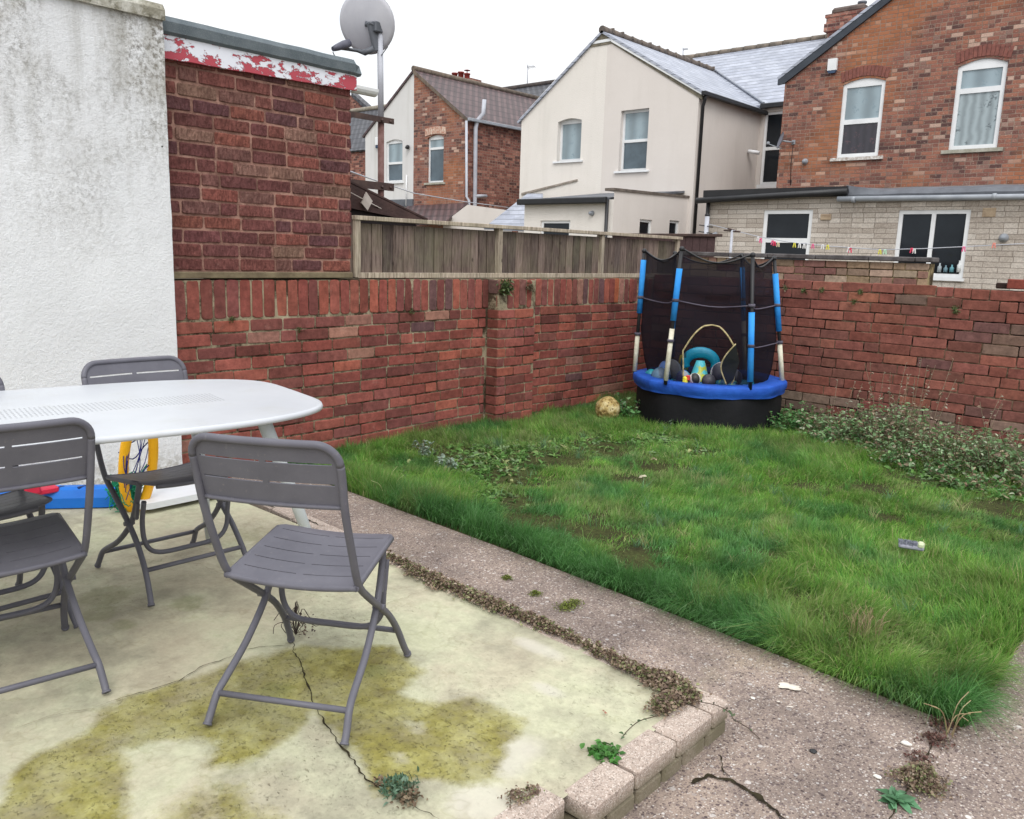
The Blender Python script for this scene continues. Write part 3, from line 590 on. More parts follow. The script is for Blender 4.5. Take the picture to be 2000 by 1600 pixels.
for i in range(n + 1):
    y = -3.2 + (YW + 3.2 + .004) * i / n; w_ = .006 * noise.noise(Vector((y * 5, 0, 2)))
    for (dx, z) in ((.022, z0), (.024 + w_, z1 - .02), (.0, z1 + .012 + w_), (-.14, z1 + .04 + w_), (-.27, z0 + .04)): vs.append((XW + dx, y, z))
b.add(vs, [(i * 5 + k, (i + 1) * 5 + k, (i + 1) * 5 + k + 1, i * 5 + k + 1) for i in range(n) for k in range(4)] + [tuple(n * 5 + k for k in range(5))] + [(i * 5, i * 5 + 4, (i + 1) * 5 + 4, (i + 1) * 5) for i in range(n)])
def coping_mat():
    t = NT('mouldy_coping'); p = t.pos(); c = t.mix(t.ramp(t.noise(p, 5, 6, .75), [(.38, 0), (.6, 1)]), srgb(206, 204, 196), srgb(140, 136, 122)); c = t.mix(t.ramp(t.noise(p, 24, 5, .75), [(.52, 0), (.64, .8)]), c, srgb(92, 88, 74)); t.bump(t.noise(p, 40, 5, .7), .01); return t.fin(c, .9, .2)
part('coping', b, coping_mat(), ww)
# ------------------------------------------------------------------ brick outbuilding
random.seed(9)
XO = -4.55; YO = 3.462
ob = thing('brick_outbuilding', 'flat-roofed outbuilding of textured dark red brick standing on the garden wall', 'outbuilding', (XO, 2.8, 1.18))
RO = [srgb(122, 74, 68), srgb(110, 68, 66), srgb(138, 82, 71), srgb(102, 68, 69), srgb(134, 102, 89), srgb(142, 121, 98), srgb(118, 82, 76)]
bf = BrickFace(lambda u, z, d: (XO + d, u, z)); courses(bf, 2.08, YO, 1.225, 15, .0785, .233, .014, lambda u, z: vary(pick(RO, [9, 7, 5, 4, 1.8, .3, 3])), headers=.18)
bf2 = BrickFace(lambda u, z, d: (-u, YO + d, z)); courses(bf2, 4.555, 7.2, 1.225, 15, .0785, .233, .011, lambda u, z: vary(pick(RO, [8, 8, 4, 4, 2.5, 1.6, 3])))
part('wall', bf.b, brick_geo_mat('rustic_textured_brick', .010, 70, True, .25), ob); part('wall', bf2.b, brick_geo_mat('rustic_textured_brick_side', .010, 70, True, .25), ob)
b = MB(); b.box(XO - 2.6, XO - .0058, 2.0, YO - .007, 1.19, 2.41); part('mortar', b, mortar_geo_mat('pink_mortar', srgb(172, 136, 122), srgb(156, 118, 105), srgb(120, 90, 80)), ob)
b = MB(); b.bbox((XO + .012, 2.75, 1.205), (.045, .68, .018), .004); part('ledge', b, surf('cement_ledge', srgb(128, 116, 92), srgb(100, 88, 70), 9, .95, .004, 60), ob)
def flake_mat():
    t = NT('flaking_white_over_red_paint'); p = t.pos(); sp = t.node('SeparateXYZ'); t.l(p, sp.inputs[0])
    mp = t.node('Mapping'); t.l(p, mp.inputs[0]); mp.inputs['Scale'].default_value = (1, .75, 1.4)
    n = t.noise(mp.outputs[0], 9, 7, .72, .3); lowred = t.math('MULTIPLY', t.math('SUBTRACT', 2.435, sp.outputs[2]), 1.0)
    k = t.ramp(t.math('ADD', n, lowred), [(.515, 0), (.525, 1)]); c = t.mix(k, srgb(218, 220, 228), srgb(172, 68, 80))
    k2 = t.ramp(t.noise(p, 30, 4, .7), [(.66, 0), (.70, 1)]); c = t.mix(t.math('MULTIPLY', k2, t.ramp(n, [(.48, 0), (.56, 1)])), c, srgb(80, 86, 74))
    t.bump(k, -.003); return t.fin(c, .6, .4)
b = MB(); n = 30; vs = []
for i in range(n + 1):
    y = 2.1 + (YO + .025 - 2.1) * i / n; zb = 2.338 + (.035) * i / n + .004 * noise.noise(Vector((y * 9, 0, 0)))
    vs += [(XO + .03, y, zb), (XO + .03, y, 2.49), (XO + .005, y, zb), (XO + .005, y, 2.49)]
b.add(vs, [(i * 4, (i + 1) * 4, (i + 1) * 4 + 1, i * 4 + 1) for i in range(n)] + [(i * 4, i * 4 + 2, (i + 1) * 4 + 2, (i + 1) * 4) for i in range(n)] + [(n * 4, n * 4 + 2, n * 4 + 3, n * 4 + 1)]); part('fascia', b, flake_mat(), ob)
b = MB(); n = 30; vs = []
for i in range(n + 1):
    y = 2.1 + (YO + .05 - 2.1) * i / n; w_ = .003 * noise.noise(Vector((y * 6, 1, 0))); cut = .03 if i == n else 0
    for (dx, z) in ((.036, 2.462), (.05, 2.475), (.055 - cut, 2.525), (.03 - cut, 2.555 - cut), (-.15, 2.565 - cut), (-2.6, 2.62), (-2.6, 2.47)): vs.append((XO + dx, y, z + w_))
b.add(vs, [(i * 7 + k, (i + 1) * 7 + k, (i + 1) * 7 + (k + 1) % 7, i * 7 + (k + 1) % 7) for i in range(n) for k in range(7)] + [tuple(n * 7 + k for k in range(7))]); part('roof', b, M['felt'], ob)
b = MB(); c0 = Vector((XO - .02, YO + .01, 2.41)); vs = []
for i, yy in enumerate((0, .20)):
    for k in range(9):
        a = PI + PI * k / 8; vs.append((c0.x + .045 * math.cos(a), c0.y + yy, c0.z + .045 * math.sin(a)))
    for k in range(9):
        a = 2 * PI - PI * k / 8; vs.append((c0.x + .04 * math.cos(a), c0.y + yy, c0.z + .04 * math.sin(a)))
b.add(vs, [(k, (k + 1) % 18, 18 + (k + 1) % 18, 18 + k) for k in range(18)]); b.add([vs[18 + k] for k in range(18)], [(k, k + 1, 16 - k, 17 - k) for k in range(8)])
part('gutter', b, M['white_paint'], ob)
# ------------------------------------------------------------------ fence on the wall
def wood_mat(name, c1, c2, green):
    t = NT(name); p = t.coord(); mp = t.node('Mapping'); t.l(p, mp.inputs[0]); mp.inputs['Scale'].default_value = (14, 14, 1.2)
    n = t.noise(mp.outputs[0], 5, 6, .7, .5); c = t.mix(1, t.attr(), t.ramp(n, [(.3, c1), (.7, c2)]), 'MULTIPLY'); g = t.ramp(t.noise(p, 2.6, 5, .7), [(.45, 0), (.7, 1)]); c = t.mix(t.math('MULTIPLY', g, .45), c, green)
    kn = t.node('TexVoronoi'); m2 = t.node('Mapping'); t.l(p, m2.inputs[0]); m2.inputs['Scale'].default_value = (9, 9, 5); t.l(m2.outputs[0], kn.inputs[0]); kn.inputs['Scale'].default_value = 1
    c = t.mix(t.math('MULTIPLY', t.ramp(kn.outputs['Distance'], [(.06, 1), (.10, 0)]), .7), c, (.04, .03, .025)); t.bump(n, .003); return t.fin(c, .9, .15)
M['fence_wood'] = wood_mat('weathered_fence_wood', (.35, .29, .27), (1.5, 1.42, 1.32), (.19, .18, .11))
random.seed(4)
XF = -4.555
fe = thing('wooden_fence', 'low weathered closeboard wooden fence standing on top of the brick wall', 'fence', (XF, 5.5, 1.18))
FT = 1.572; yR = 7.62
posts = [3.50, 4.90, 6.27, 7.58]
for (a, c) in zip(posts[:-1], posts[1:]):
    b = MB(); y = a + (.03 if a > 3.6 else .05)
    while y < c - .03:
        wd = random.uniform(.088, .10); g = random.uniform(.003, .013); k = random.uniform(.8, 1.45); tone = (.15 * k, .120 * k, .110 * k) if random.random() < .7 else (.095 * k, .078 * k, .074 * k)
        y1 = min(y + wd, c - .02); 
        b.bbox((XF - .02 + random.uniform(-.002, .002), (y + y1) / 2, (1.20 + FT - .025) / 2), (.008, (y1 - y) / 2 - g / 2, (FT - .025 - 1.20) / 2), .002, Matrix.Rotation(random.uniform(-.05, .05), 3, 'Z'), tone); y = y1
    part('board_panel', b, M['fence_wood'], fe); b = MB(); b.box(XF - .045, XF - .034, a + .03, c - .03, 1.22, FT - .03, (.03, .025, .022)); part('dark_gap_backing', b, M['fence_wood'], fe)  # near-black sheet added behind the boards so the gaps read dark
lite = (.42, .38, .32)
for k, y in enumerate(posts):
    b = MB(); b.bbox((XF - .01, y, (1.185 + FT) / 2), (.03 if k else .035, .024, (FT - 1.185) / 2 - .003), .003, None, tuple(x * .85 for x in lite)); part('post', b, M['fence_wood'], fe)
b = MB(); b.bbox((XF + .0, 5.55, FT + .008), (.036, 2.08, .014), .002, None, lite); part('top_rail', b, M['fence_wood'], fe)
b = MB(); b.bbox((XF + .006, 5.55, 1.203), (.02, 2.05, .018), .002, None, lite); part('bottom_rail', b, M['fence_wood'], fe)
b = MB(); b.bbox((XF - .03, 3.475, (1.185 + FT) / 2 + .01), (.03, .022, (FT - 1.185) / 2 + .012), .003, None, (.12, .09, .085)); part('post', b, M['fence_wood'], fe, label='dark end post beside the outbuilding')
# ------------------------------------------------------------------ houses
def wall_poly(outer, holes, to3, mat, parent, name='wall', depth=.12, nrm=(0, 1, 0), thick=None, label=None):
    """outer, holes: 2-D (u, z) loops; to3 maps to world; reveals go along nrm (into the house)"""
    loops = [[Vector((u, z, 0)) for u, z in lp] for lp in [outer] + holes]; tri = tessellate_polygon(loops); flat = [p for lp in loops for p in lp]
    b = MB(); b.add([to3(p.x, p.y) for p in flat], [tuple(t) for t in tri]); N = Vector(nrm)
    for lp in holes:
        n = len(lp); a = [Vector(to3(*p)) for p in lp]; b.add(a + [p + N * depth for p in a], [(i, (i + 1) % n, n + (i + 1) % n, n + i) for i in range(n)])
    return part(name, b, mat, parent, label=label)
def arch(u0, u1, z0, z1, rise=.09, n=8):
    return [(u0, z0), (u1, z0)] + [(u1 + (u0 - u1) * k / n, z1 - rise + rise * math.sin(PI * k / n)) for k in range(n + 1)]
def window(parent, to3, u0, u1, z0, z1, rise=0, split=None, panes=None, fw=.07, rec=.07, sill=None, mull=None, frame_mat=None, sillmat=None, low_open=False):
    """frame ring and bars in a recess; panes: list of materials, one for each light"""
    fm = frame_mat or M['white_paint']; fr = MB()
    X_ = lambda u, z, d: Vector(to3(u, z)) + ND * d
    P0 = Vector(to3(0, 0)); PU = (Vector(to3(1, 0)) - P0); ND = Vector((0, 0, 1)).cross(PU)
    if ND.dot(Vector((0, 0, H)) - Vector(to3(u0, z0))) > 0: ND = -ND    # into the house
    def bar(a0, a1, b0, b1, d0=rec, d1=rec + .05):
        vs = [X_(a0, b0, d0), X_(a1, b0, d0), X_(a1, b1, d0), X_(a0, b1, d0), X_(a0, b0, d1), X_(a1, b0, d1), X_(a1, b1, d1), X_(a0, b1, d1)]
        fr.add(vs, [(0, 1, 2, 3), (0, 4, 5, 1), (1, 5, 6, 2), (2, 6, 7, 3), (3, 7, 4, 0)])
    bar(u0, u0 + fw, z0, z1 - rise * .2); bar(u1 - fw, u1, z0, z1 - rise * .2); bar(u0 + fw, u1 - fw, z0, z0 + fw)
    if rise:
        n = 8; top = [(u0 + fw + (u1 - u0 - 2 * fw) * k / n) for k in range(n + 1)]
        zz = lambda u: z1 - rise + rise * math.sin(PI * (u - u0) / (u1 - u0)) + .005
        for a, c in zip(top[:-1], top[1:]):
            fr.add([X_(a, z1 - rise - fw * .9, rec), X_(c, z1 - rise - fw * .9, rec), X_(c, zz(c), rec), X_(a, zz(a), rec)], [(0, 1, 2, 3)]); fr.add([X_(a, z1 - rise - fw * .9, rec), X_(c, z1 - rise - fw * .9, rec), X_(c, z1 - rise - fw * .9, rec + .05), X_(a, z1 - rise - fw * .9, rec + .05)], [(0, 3, 2, 1)])
        zt = z1 - rise - fw * .9
    else: bar(u0 + fw, u1 - fw, z1 - fw, z1); zt = z1 - fw
    cells = []; sp = z0 + (z1 - z0) * split if split else None
    if sp: bar(u0 + fw, u1 - fw, sp - fw * .6, sp + fw * .6)
    zs = [(z0 + fw, sp - fw * .6), (sp + fw * .6, zt)] if sp else [(z0 + fw, zt)]
    us = [(u0 + fw, u1 - fw)]
    if mull is not None:
        mu = u0 + (u1 - u0) * mull; us = [(u0 + fw, mu - fw * .5), (mu + fw * .5, u1 - fw)]; bar(mu - fw * .5, mu + fw * .5, z0 + fw, zt)
    f = part('window', fr, fm, parent); k = 0
    for (a, c) in us:
        for (b0, b1) in zs:
            # inner sash and pane
            g = MB(); g.add([X_(a, b0, rec + .025), X_(c, b0, rec + .025), X_(c, b1, rec + .025), X_(a, b1, rec + .025)], [(0, 1, 2, 3)]); part('pane', g, panes[k % len(panes)], f); k += 1
    if sill:
        ov, th, pr = sill; s_ = MB(); vs = [X_(u, z, d) for d in (-pr, rec + .02) for (u, z) in ((u0 - ov, z0 - th), (u1 + ov, z0 - th), (u1 + ov, z0), (u0 - ov, z0))]
        s_.add(vs, [(0, 1, 2, 3), (0, 4, 5, 1), (3, 2, 6, 7), (0, 3, 7, 4), (1, 5, 6, 2)]); part('sill', s_, sillmat or M['white_paint'], f)
    return f
def bxp(parent, name, mat, x0, x1, y0, y1, z0, z1, label=None): b = MB(); b.box(x0, x1, y0, y1, z0, z1); return part(name, b, mat, parent, label=label)
def slab(parent, name, mat, quad, th=.06, label=None):
    q = [Vector(p) for p in quad]; n = (q[1] - q[0]).cross(q[3] - q[0]).normalized(); n = n if n.z < 0 else -n; b = MB(); b.prism(q, n * th); return part(name, b, mat, parent, label=label)
def pipe(parent, name, mat, pts, r=.04, label=None): b = MB(); b.tube(pts, r, 10); return part(name, b, mat, parent, label=label)
# --- pair of rendered wings in the middle
WY = 18.7; XG = -10.89; XL = -16.62; XM = -13.70
h = thing('rendered_house', 'pale rendered two-storey house with grey slate roof, in the middle of the row', 'house', (-13.8, WY, 0))
to = lambda u, z: (u, WY, z)
w1 = (-15.27, -14.44, 3.93, 5.05); w2 = (-13.16, -12.30, 3.58, 5.10)
wall_poly([(XL, 0), (XM, 0), (XM, 6.92), (-14.25, 6.88), (XL, 5.12)], [arch(w1[0], w1[1], w1[2], w1[3], .07)], to, M['render_cream'], h, label='pebbledashed left half of the gable', depth=.2)
to2 = lambda u, z: (u, WY - .004, z)
wall_poly([(XM, 0), (XG, 0), (XG, 5.33), (-13.56, 6.89), (XM, 6.90)], [[(w2[0], w2[2]), (w2[1], w2[2]), (w2[1], w2[3]), (w2[0], w2[3])]], to2, M['render_beige'], h, label='smooth beige right half of the gable', depth=.18)
tos = lambda u, z: (XG, u, z)
wall_poly([(WY, 0), (22.0, 0), (22.0, 5.42), (WY, 5.33)], [], tos, M['render_pink'], h, label='beige side wall')
wall_poly([(WY, 0), (WY + 5, 0), (WY + 5, 5.12), (WY, 5.12)], [], lambda u, z: (XL, u, z), M['render_cream'], h)
window(h, to, *w1[:3], w1[3], .07, None, [M['glass_light']], .06, .14, (.10, .05, .05)); window(h, to2, *w2, 0, .50, [M['glass_mid'], M['glass_light']], .06, .12, (.10, .05, .06), )
# roof: ridge runs away from the camera and meets the main roof
AP = Vector((-13.87, WY - .06, 7.16)); RBk = 26.0
ev = (-10.78, 5.36)
sl_ = (AP.z - ev[1]) / (ev[0] - AP.x)
slab(h, 'roof', M['slate'], [(AP.x, AP.y, AP.z), (ev[0], AP.y, ev[1]), (ev[0], 21.9, ev[1]), (AP.x, 24.9, AP.z)], .06)
slab(h, 'roof', M['slate'], [(AP.x, AP.y, AP.z), (-16.75, AP.y, 5.10), (-16.75, 26, 5.10), (AP.x, 25.2, AP.z)], .06)
b = MB(); b.prism([(AP.x, WY - .02, AP.z - .03), (ev[0] - .03, WY - .02, ev[1] - .04), (ev[0] - .03, WY - .02, ev[1] - .20), (-13.56, WY - .02, 6.80), (-14.3, WY - .02, 6.80)], (0, .15, 0)); part('verge_mortar', b, surf('verge_mortar', srgb(132, 124, 108), srgb(96, 92, 80), 9, .95, .006, 30), h)
b = MB(); b.prism([(-13.56, WY - .05, 6.93), (ev[0] + .02, WY - .05, ev[1] - .04), (ev[0] + .02, WY - .05, ev[1] - .12), (-13.56, WY - .05, 6.84)], (0, .05, 0)); b.prism([(-14.25, WY - .03, 6.93), (-13.56, WY - .03, 6.93), (-13.56, WY - .03, 6.86), (-14.25, WY - .03, 6.86)], (0, .04, 0)); b.prism([(-14.25, WY - .03, 6.94), (-14.25, WY - .03, 6.88), (XL - .06, WY - .03, 5.12), (XL - .06, WY - .03, 5.18)], (0, .04, 0)); part('bargeboard', b, M['white_paint'], h)
b = MB(); random.seed(2); y = WY - .06
while y < 24.4:
    b.tube([(AP.x, y, AP.z + .02), (AP.x, y + .42, AP.z + .02)], [.10, .085], 8); b.bbox((AP.x, y + .43, AP.z + .06), (.09, .03, .05 + random.uniform(-.01, .02)), .01); y += .45
part('ridge_tiles', b, surf('ridge_tile', srgb(120, 108, 98), srgb(88, 82, 78), 5, .9, .006, 30), h)
b = MB(); b.bbox((ev[0] + .03, (WY + 22) / 2, ev[1] - .06), (.055, 1.72, .05), .01); part('gutter', b, M['black_plastic'], h)
pipe(h, 'downpipe', M['black_plastic'], [(ev[0] + .03, WY + .06, 5.28), (ev[0] + .02, WY + .06, 5.18), (XG + .05, WY + .12, 5.02), (XG + .05, WY + .12, 0)], .04)
# main range behind: back wall, tall stair windows, roof with valley
MYY = 22.0
wm = [(-9.98 - .88, -9.10, 3.42, 5.32)]
wall_poly([(XG, 0), (-8.6, 0), (-8.6, 5.5), (XG, 5.5)], [[(XG + .12, 3.42), (-9.6, 3.42), (-9.6, 5.32), (XG + .12, 5.32)]], lambda u, z: (u, MYY, z), M['render_pink'], h, label='back wall beside the tall window')
window(h, lambda u, z: (u, MYY, z), XG + .12, -9.6, 3.42, 5.32, 0, .5, [M['glass_dark']], .07, .05, (.05, .1, .05))
slab(h, 'roof', M['slate'], [(-15.9, 26, 8.03), (-6.5, 26, 8.03), (-6.5, 21.9, 5.50), (-15.9, 21.9, 5.50)], .06, label='main slate roof')
slab(h, 'roof', M['slate'], [(-15.9, 26, 8.03), (-6.5, 26, 8.03), (-6.5, 30, 5.50), (-15.9, 30, 5.50)], .06)
b = MB(); x = -15.8
while x < -7: b.tube([(x, 26, 8.04), (x + .42, 26, 8.04)], [.10, .085], 8); x += .44
part('ridge_tiles', b, surf('ridge_tile_main', srgb(132, 120, 108), srgb(98, 92, 84), 5, .9, .006, 30), h)
b = MB(); b.bbox((-9.6, 21.88, 5.46), (1.25, .05, .06), .01); part('gutter', b, M['black_plastic'], h)
b = MB(); b.tube([(ev[0] + .0, 21.9, 5.54), (AP.x, 24.62, 7.22)], .035, 6); part('valley_flashing', b, M['chrome_grey'], h)
b = MB(); b.tube([(XG + .02, 21.4, 4.25), (XG + .3, 21.5, 4.2)], .05, 10); part('overflow_pipe', b, M['white_paint'], h)
# lean-to in front of it
pS = ony(1345, 385, WY); XS = pS.x; pF = onx(1200, 370, XS); YF = pF.y
h2 = thing('rendered_extension', 'low cream rendered back extension with black gutter in front of the pale house', 'extension', (XS, YF, 0))
xl2 = ony(1025, 395, YF).x; zt2 = ony(1100, 392, YF).z
bw_ = [ony(1056, 431, YF), ony(1114, 431, YF)]
wz = (bw_[0].z - .9, bw_[0].z)
wall_poly([(xl2, 0), (XS, 0), (XS, zt2), (xl2, zt2)], [[(bw_[0].x, wz[0]), (bw_[1].x, wz[0]), (bw_[1].x, wz[1]), (bw_[0].x, wz[1])]], lambda u, z: (u, YF, z), M['render_cream'], h2)
window(h2, lambda u, z: (u, YF, z), bw_[0].x, bw_[1].x, wz[0], wz[1], 0, None, [M['glass_dark']], .06, .04)
sw = [onx(1250, 428, XS), onx(1274, 430, XS), onx(1308, 430, XS), onx(1327, 432, XS)]
wall_poly([(YF, 0), (WY, 0), (WY, pS.z), (YF + .1, pF.z), (YF, pF.z)], [[(sw[0].y, 1.4), (sw[1].y, 1.4), (sw[1].y, sw[0].z), (sw[0].y, sw[0].z)], [(sw[2].y, 1.4), (sw[3].y, 1.4), (sw[3].y, sw[2].z), (sw[2].y, sw[2].z)]], lambda u, z: (XS, u, z), M['render_beige'], h2, nrm=(-1, 0, 0))
for a in (0, 2): window(h2, lambda u, z: (XS, u, z), sw[a].y, sw[a + 1].y, 1.4, sw[a].z, 0, None, [M['glass_dark']], .06, .04)
slab(h2, 'roof', M['grey_lead'], [(xl2 - .1, YF - .1, zt2 + .03), (XS - .12, YF - .1, zt2 + .03), (XS - .12, WY, zt2 + .42), (xl2 - .1, WY, zt2 + .42)], .05)
b = MB(); b.bbox(((xl2 + XS) / 2 - .1, YF - .14, zt2 - .02), ((XS - xl2) / 2, .06, .07), .02); part('gutter', b, M['black_plastic'], h2)
pipe(h2, 'downpipe', M['black_plastic'], [(XS - .12, YF - .08, zt2), (XS - .12, YF - .08, 0)], .04)
b = MB(); b.prism([(XS + .03, YF - .05, pF.z + .03), (XS + .03, WY, pS.z + .03), (XS + .03, WY, pS.z - .02), (XS + .03, YF - .05, pF.z - .03)], (-.25, 0, 0)); part('parapet_capping', b, surf('parapet_capping', srgb(118, 108, 100), srgb(86, 78, 72), 6, .9, .004, 40), h2)
b = MB(); b.tube([(XG - .02 + .0, WY - .03, 3.0), (XG + .0, WY - .03, 3.0)], .01, 6)
q0, q1 = ony(1018, 377, WY - .03), ony(1127, 350, WY - .03)
bxx = MB(); bxx.prism([q0, q1, q1 + Vector((0, 0, -.05)), q0 + Vector((0, 0, -.06))], (0, .03, 0)); part('old_flashing_line', bxx, surf('old_flashing', srgb(126, 118, 108), srgb(160, 150, 140), 8, .9, .003, 40), h)
def lamp(px, py, Y, label, r=.06):
    p = ony(px, py, Y); b = MB(); b.lathe([(0, 0), (r, .005), (r, .03), (r * .7, .07), (r * .55, .11), (0, .115)], p + Vector((0, 0, 0)), (0, -1, 0), 14); return single('security_light', b, M['grey_plastic'], label, 'light', p)
lamp(1157, 417, YF, 'small round grey light on the cream extension above its window')
lamp(1961, 465, 16.0, 'dark round wall light at the right end of the pale brick extension', .075)
lamp(1398, 458, 16.0, 'tiny grey wall light beside the rotary washing line on pale brick', .05)
lamp(1573, 316, 19.5, 'small round vent light low on the red brick house near its corner', .07)
# --- brick and cream pair of wings, left of it
h3 = thing('brick_house', 'house with half cream, half red brick gable and brown tiled roof', 'house', (-21.3, WY, 0))
XA3, XB3, XC3 = -23.78, -21.28, -18.89
wc = (-22.66, -21.83, 3.60, 4.97); wr = (-20.62, -19.86, 3.52, 4.99)
wall_poly([(XA3, 0), (XB3, 0), (XB3, 7.0), (XA3, 5.25)], [arch(*wc, .07)], to, render_mat('cream_wing_render', (.66, .65, .64), (.62, .61, .60), 0, .003, 9), h3, label='cream rendered half of the gable')
wall_poly([(XB3, 0), (XC3, 0), (XC3, 5.32), (XB3, 7.0)], [arch(*wr, .09)], to, M['brick_house'], h3, label='red brick half of the gable')
wall_poly([(WY, 0), (22.2, 0), (22.2, 5.36), (WY, 5.32)], [], lambda u, z: (XC3, u, z), M['brick_old'], h3, label='darker brick side wall')
wall_poly([(WY, 0), (24, 0), (24, 5.2), (WY, 5.2)], [], lambda u, z: (XA3, u, z), M['render_cream'], h3)
window(h3, to, *wc, .07, .45, [M['glass_mid'], M['glass_light']], .06, .05, (.08, .05, .05)); window(h3, to, *wr, .09, .72, [M['glass_mid'], M['glass_light']], .06, .07, (.10, .06, .05), sillmat=M['concrete_sill'])
b = MB(); n = 11
for k in range(n):
    u = wr[0] - .10 + (wr[1] - wr[0] + .20) * (k + .5) / n; zz = wr[3] - .03 + .05 * math.sin(PI * (k + .5) / n); b.bbox((u, WY - .004, zz + .11), (.036, .02, .11), .004)
part('window_arch', b, surf('pale_arch_brick', srgb(214, 196, 180), srgb(178, 126, 106), 14, .9, .002, 60), h3)
slab(h3, 'roof', M['tile_brown'], [(XB3, WY - .05, 7.06), (XC3 + .12, WY - .05, 5.36), (XC3 + .12, 24, 5.36), (XB3, 26, 7.06)], .07)
slab(h3, 'roof', M['tile_brown'], [(XB3, WY - .05, 7.06), (XA3 - .12, WY - .05, 5.18), (XA3 - .12, 26, 5.18), (XB3, 26, 7.06)], .07)
b = MB(); b.tube([(XB3, WY - .05, 7.08), (XB3, 25, 7.08)], .09, 8); b.prism([(XB3, WY - .06, 7.06), (XC3 + .1, WY - .06, 5.36), (XC3 + .1, WY - .06, 5.26), (XB3, WY - .06, 6.94)], (0, .1, 0)); part('ridge_tiles', b, surf('mortared_verge', srgb(120, 108, 96), srgb(90, 80, 72), 8, .95, .005, 40), h3)
b = MB(); b.bbox((XC3 + .16, (WY + 22.2) / 2, 5.33), (.05, 1.8, .045), .012); part('gutter', b, M['grey_plastic'], h3)
gp = M['grey_light'] = surf('grey_soil_pipe', (.46, .47, .52), (.38, .39, .43), 4, .5, .001, 60, .4)
pipe(h3, 'soil_pipe', gp, [onx(946, 195, XC3 + .25), onx(944, 222, XC3 + .25), onx(932, 236, XC3 + .12), onx(929, 250, XC3 + .1), onx(927, 438, XC3 + .1), onx(927, 500, XC3 + .1)], .065)
pipe(h3, 'branch_pipe', gp, [onx(927, 383, XC3 + .12), onx(950, 383, XC3 + .12)], .05)
pipe(h3, 'downpipe', gp, [onx(911, 236, XC3 + .1), onx(911, 384, XC3 + .1), onx(916, 392, XC3 + .2), onx(917, 440, XC3 + .2)], .04)
# lean-to with brown tiles in front
qa, qb, qc, qd = ony(797, 402, WY - .02), ony(915, 396, WY - .02), ony(868, 434, 16.6), ony(740, 440, 16.6)
slab(h3, 'leanto_roof', M['tile_brown'], [qa, qb, qc, qd], .06)
b = MB(); b.add([ony(913, 400, 17.2), ony(1000, 412, 17.2), ony(1000, 500, 17.2), ony(862, 500, 17.2), ony(866, 436, 17.2)], [(0, 1, 2, 3, 4)]); part('leanto_wall', b, M['render_beige'], h3)
slab(h3, 'leanto_roof', M['slate'], [ony(945, 445, 16.0), ony(1030, 378, 18.4), ony(1060, 378, 18.4), ony(1060, 450, 16.0)], .05, label='grey slate lean-to roof')
p = ony(756, 392, WY - .2); b = MB(); 
pipe(h3, 'waste_pipe', M['white_paint'], [ony(794, 342, WY - .06), ony(793, 402, WY - .06)], .02)
bxp(h3, 'lead_flashing', M['grey_lead'], ony(748, 400, WY).x, ony(808, 400, WY).x, WY - .06, WY + .02, ony(780, 404, WY).z, ony(780, 390, WY).z)
p = ony(797, 287, WY - .02); b = MB(); b.lathe([(0, 0), (.06, .0), (.07, .05), (.05, .14), (0, .16)], p, (.5, -1, -.3), 12); single('security_light', b, M['black_plastic'], 'small black floodlight between the cream and brick halves of the gable', 'light', p)
# main range of that house behind, chimney pots
b = MB(); q = ony(1000, 186, 26.5)
h4 = thing('terrace_house', 'brown-tiled terrace roof showing behind the brick gable', 'house', (-20, 26, 0))
zr = ony(1060, 165, 27).z; xr = ony(1078, 160, 27).x
slab(h4, 'roof', M['tile_dark'], [(-40, 27, zr + .0), (-16.9, 27, zr), (-16.9, 22.5, 5.2), (-40, 22.5, 5.2)], .08)
slab(h4, 'roof', M['tile_dark'], [(-40, 27, zr + .0), (-16.9, 27, zr), (-16.9, 31.5, 5.2), (-40, 31.5, 5.2)], .08)
b = MB(); b.tube([(-40, 27, zr + .02), (-16.9, 27, zr + .02)], .1, 8); part('ridge_tiles', b, surf('dark_ridge', srgb(84, 76, 72), srgb(62, 58, 58), 6, .9, .004, 40), h4)
cq = ony(900, 158, 28.5); b = MB(); b.box(cq.x - 1.0, cq.x + .95, 28.2, 28.9, 5, cq.z - .02)
ck = part('chimney', b, M['brick_old'], h4)
for px, top in ((888, 142), (900, 140), (912, 143)):
    b = MB(); q = ony(px, 158, 28.5); zt = ony(px, top, 28.5).z; b.lathe([(.14, 0), (.13, zt - q.z - .05), (.155, zt - q.z - .05), (.155, zt - q.z), (.10, zt - q.z), (.10, .1)], (q.x, 28.5, q.z - .02), (0, 0, 1), 12)
    if px == 912: b.tube([(q.x, 28.5, zt), (q.x, 28.5, zt + .12)], .02, 6); b.lathe([(0, .16), (.15, .12), (.15, .11)], (q.x, 28.5, zt), (0, 0, 1), 12)
    part('chimney_pot', b, surf('terracotta_pot', srgb(150, 66, 60), srgb(120, 52, 48), 8, .8, .003, 40), ck)
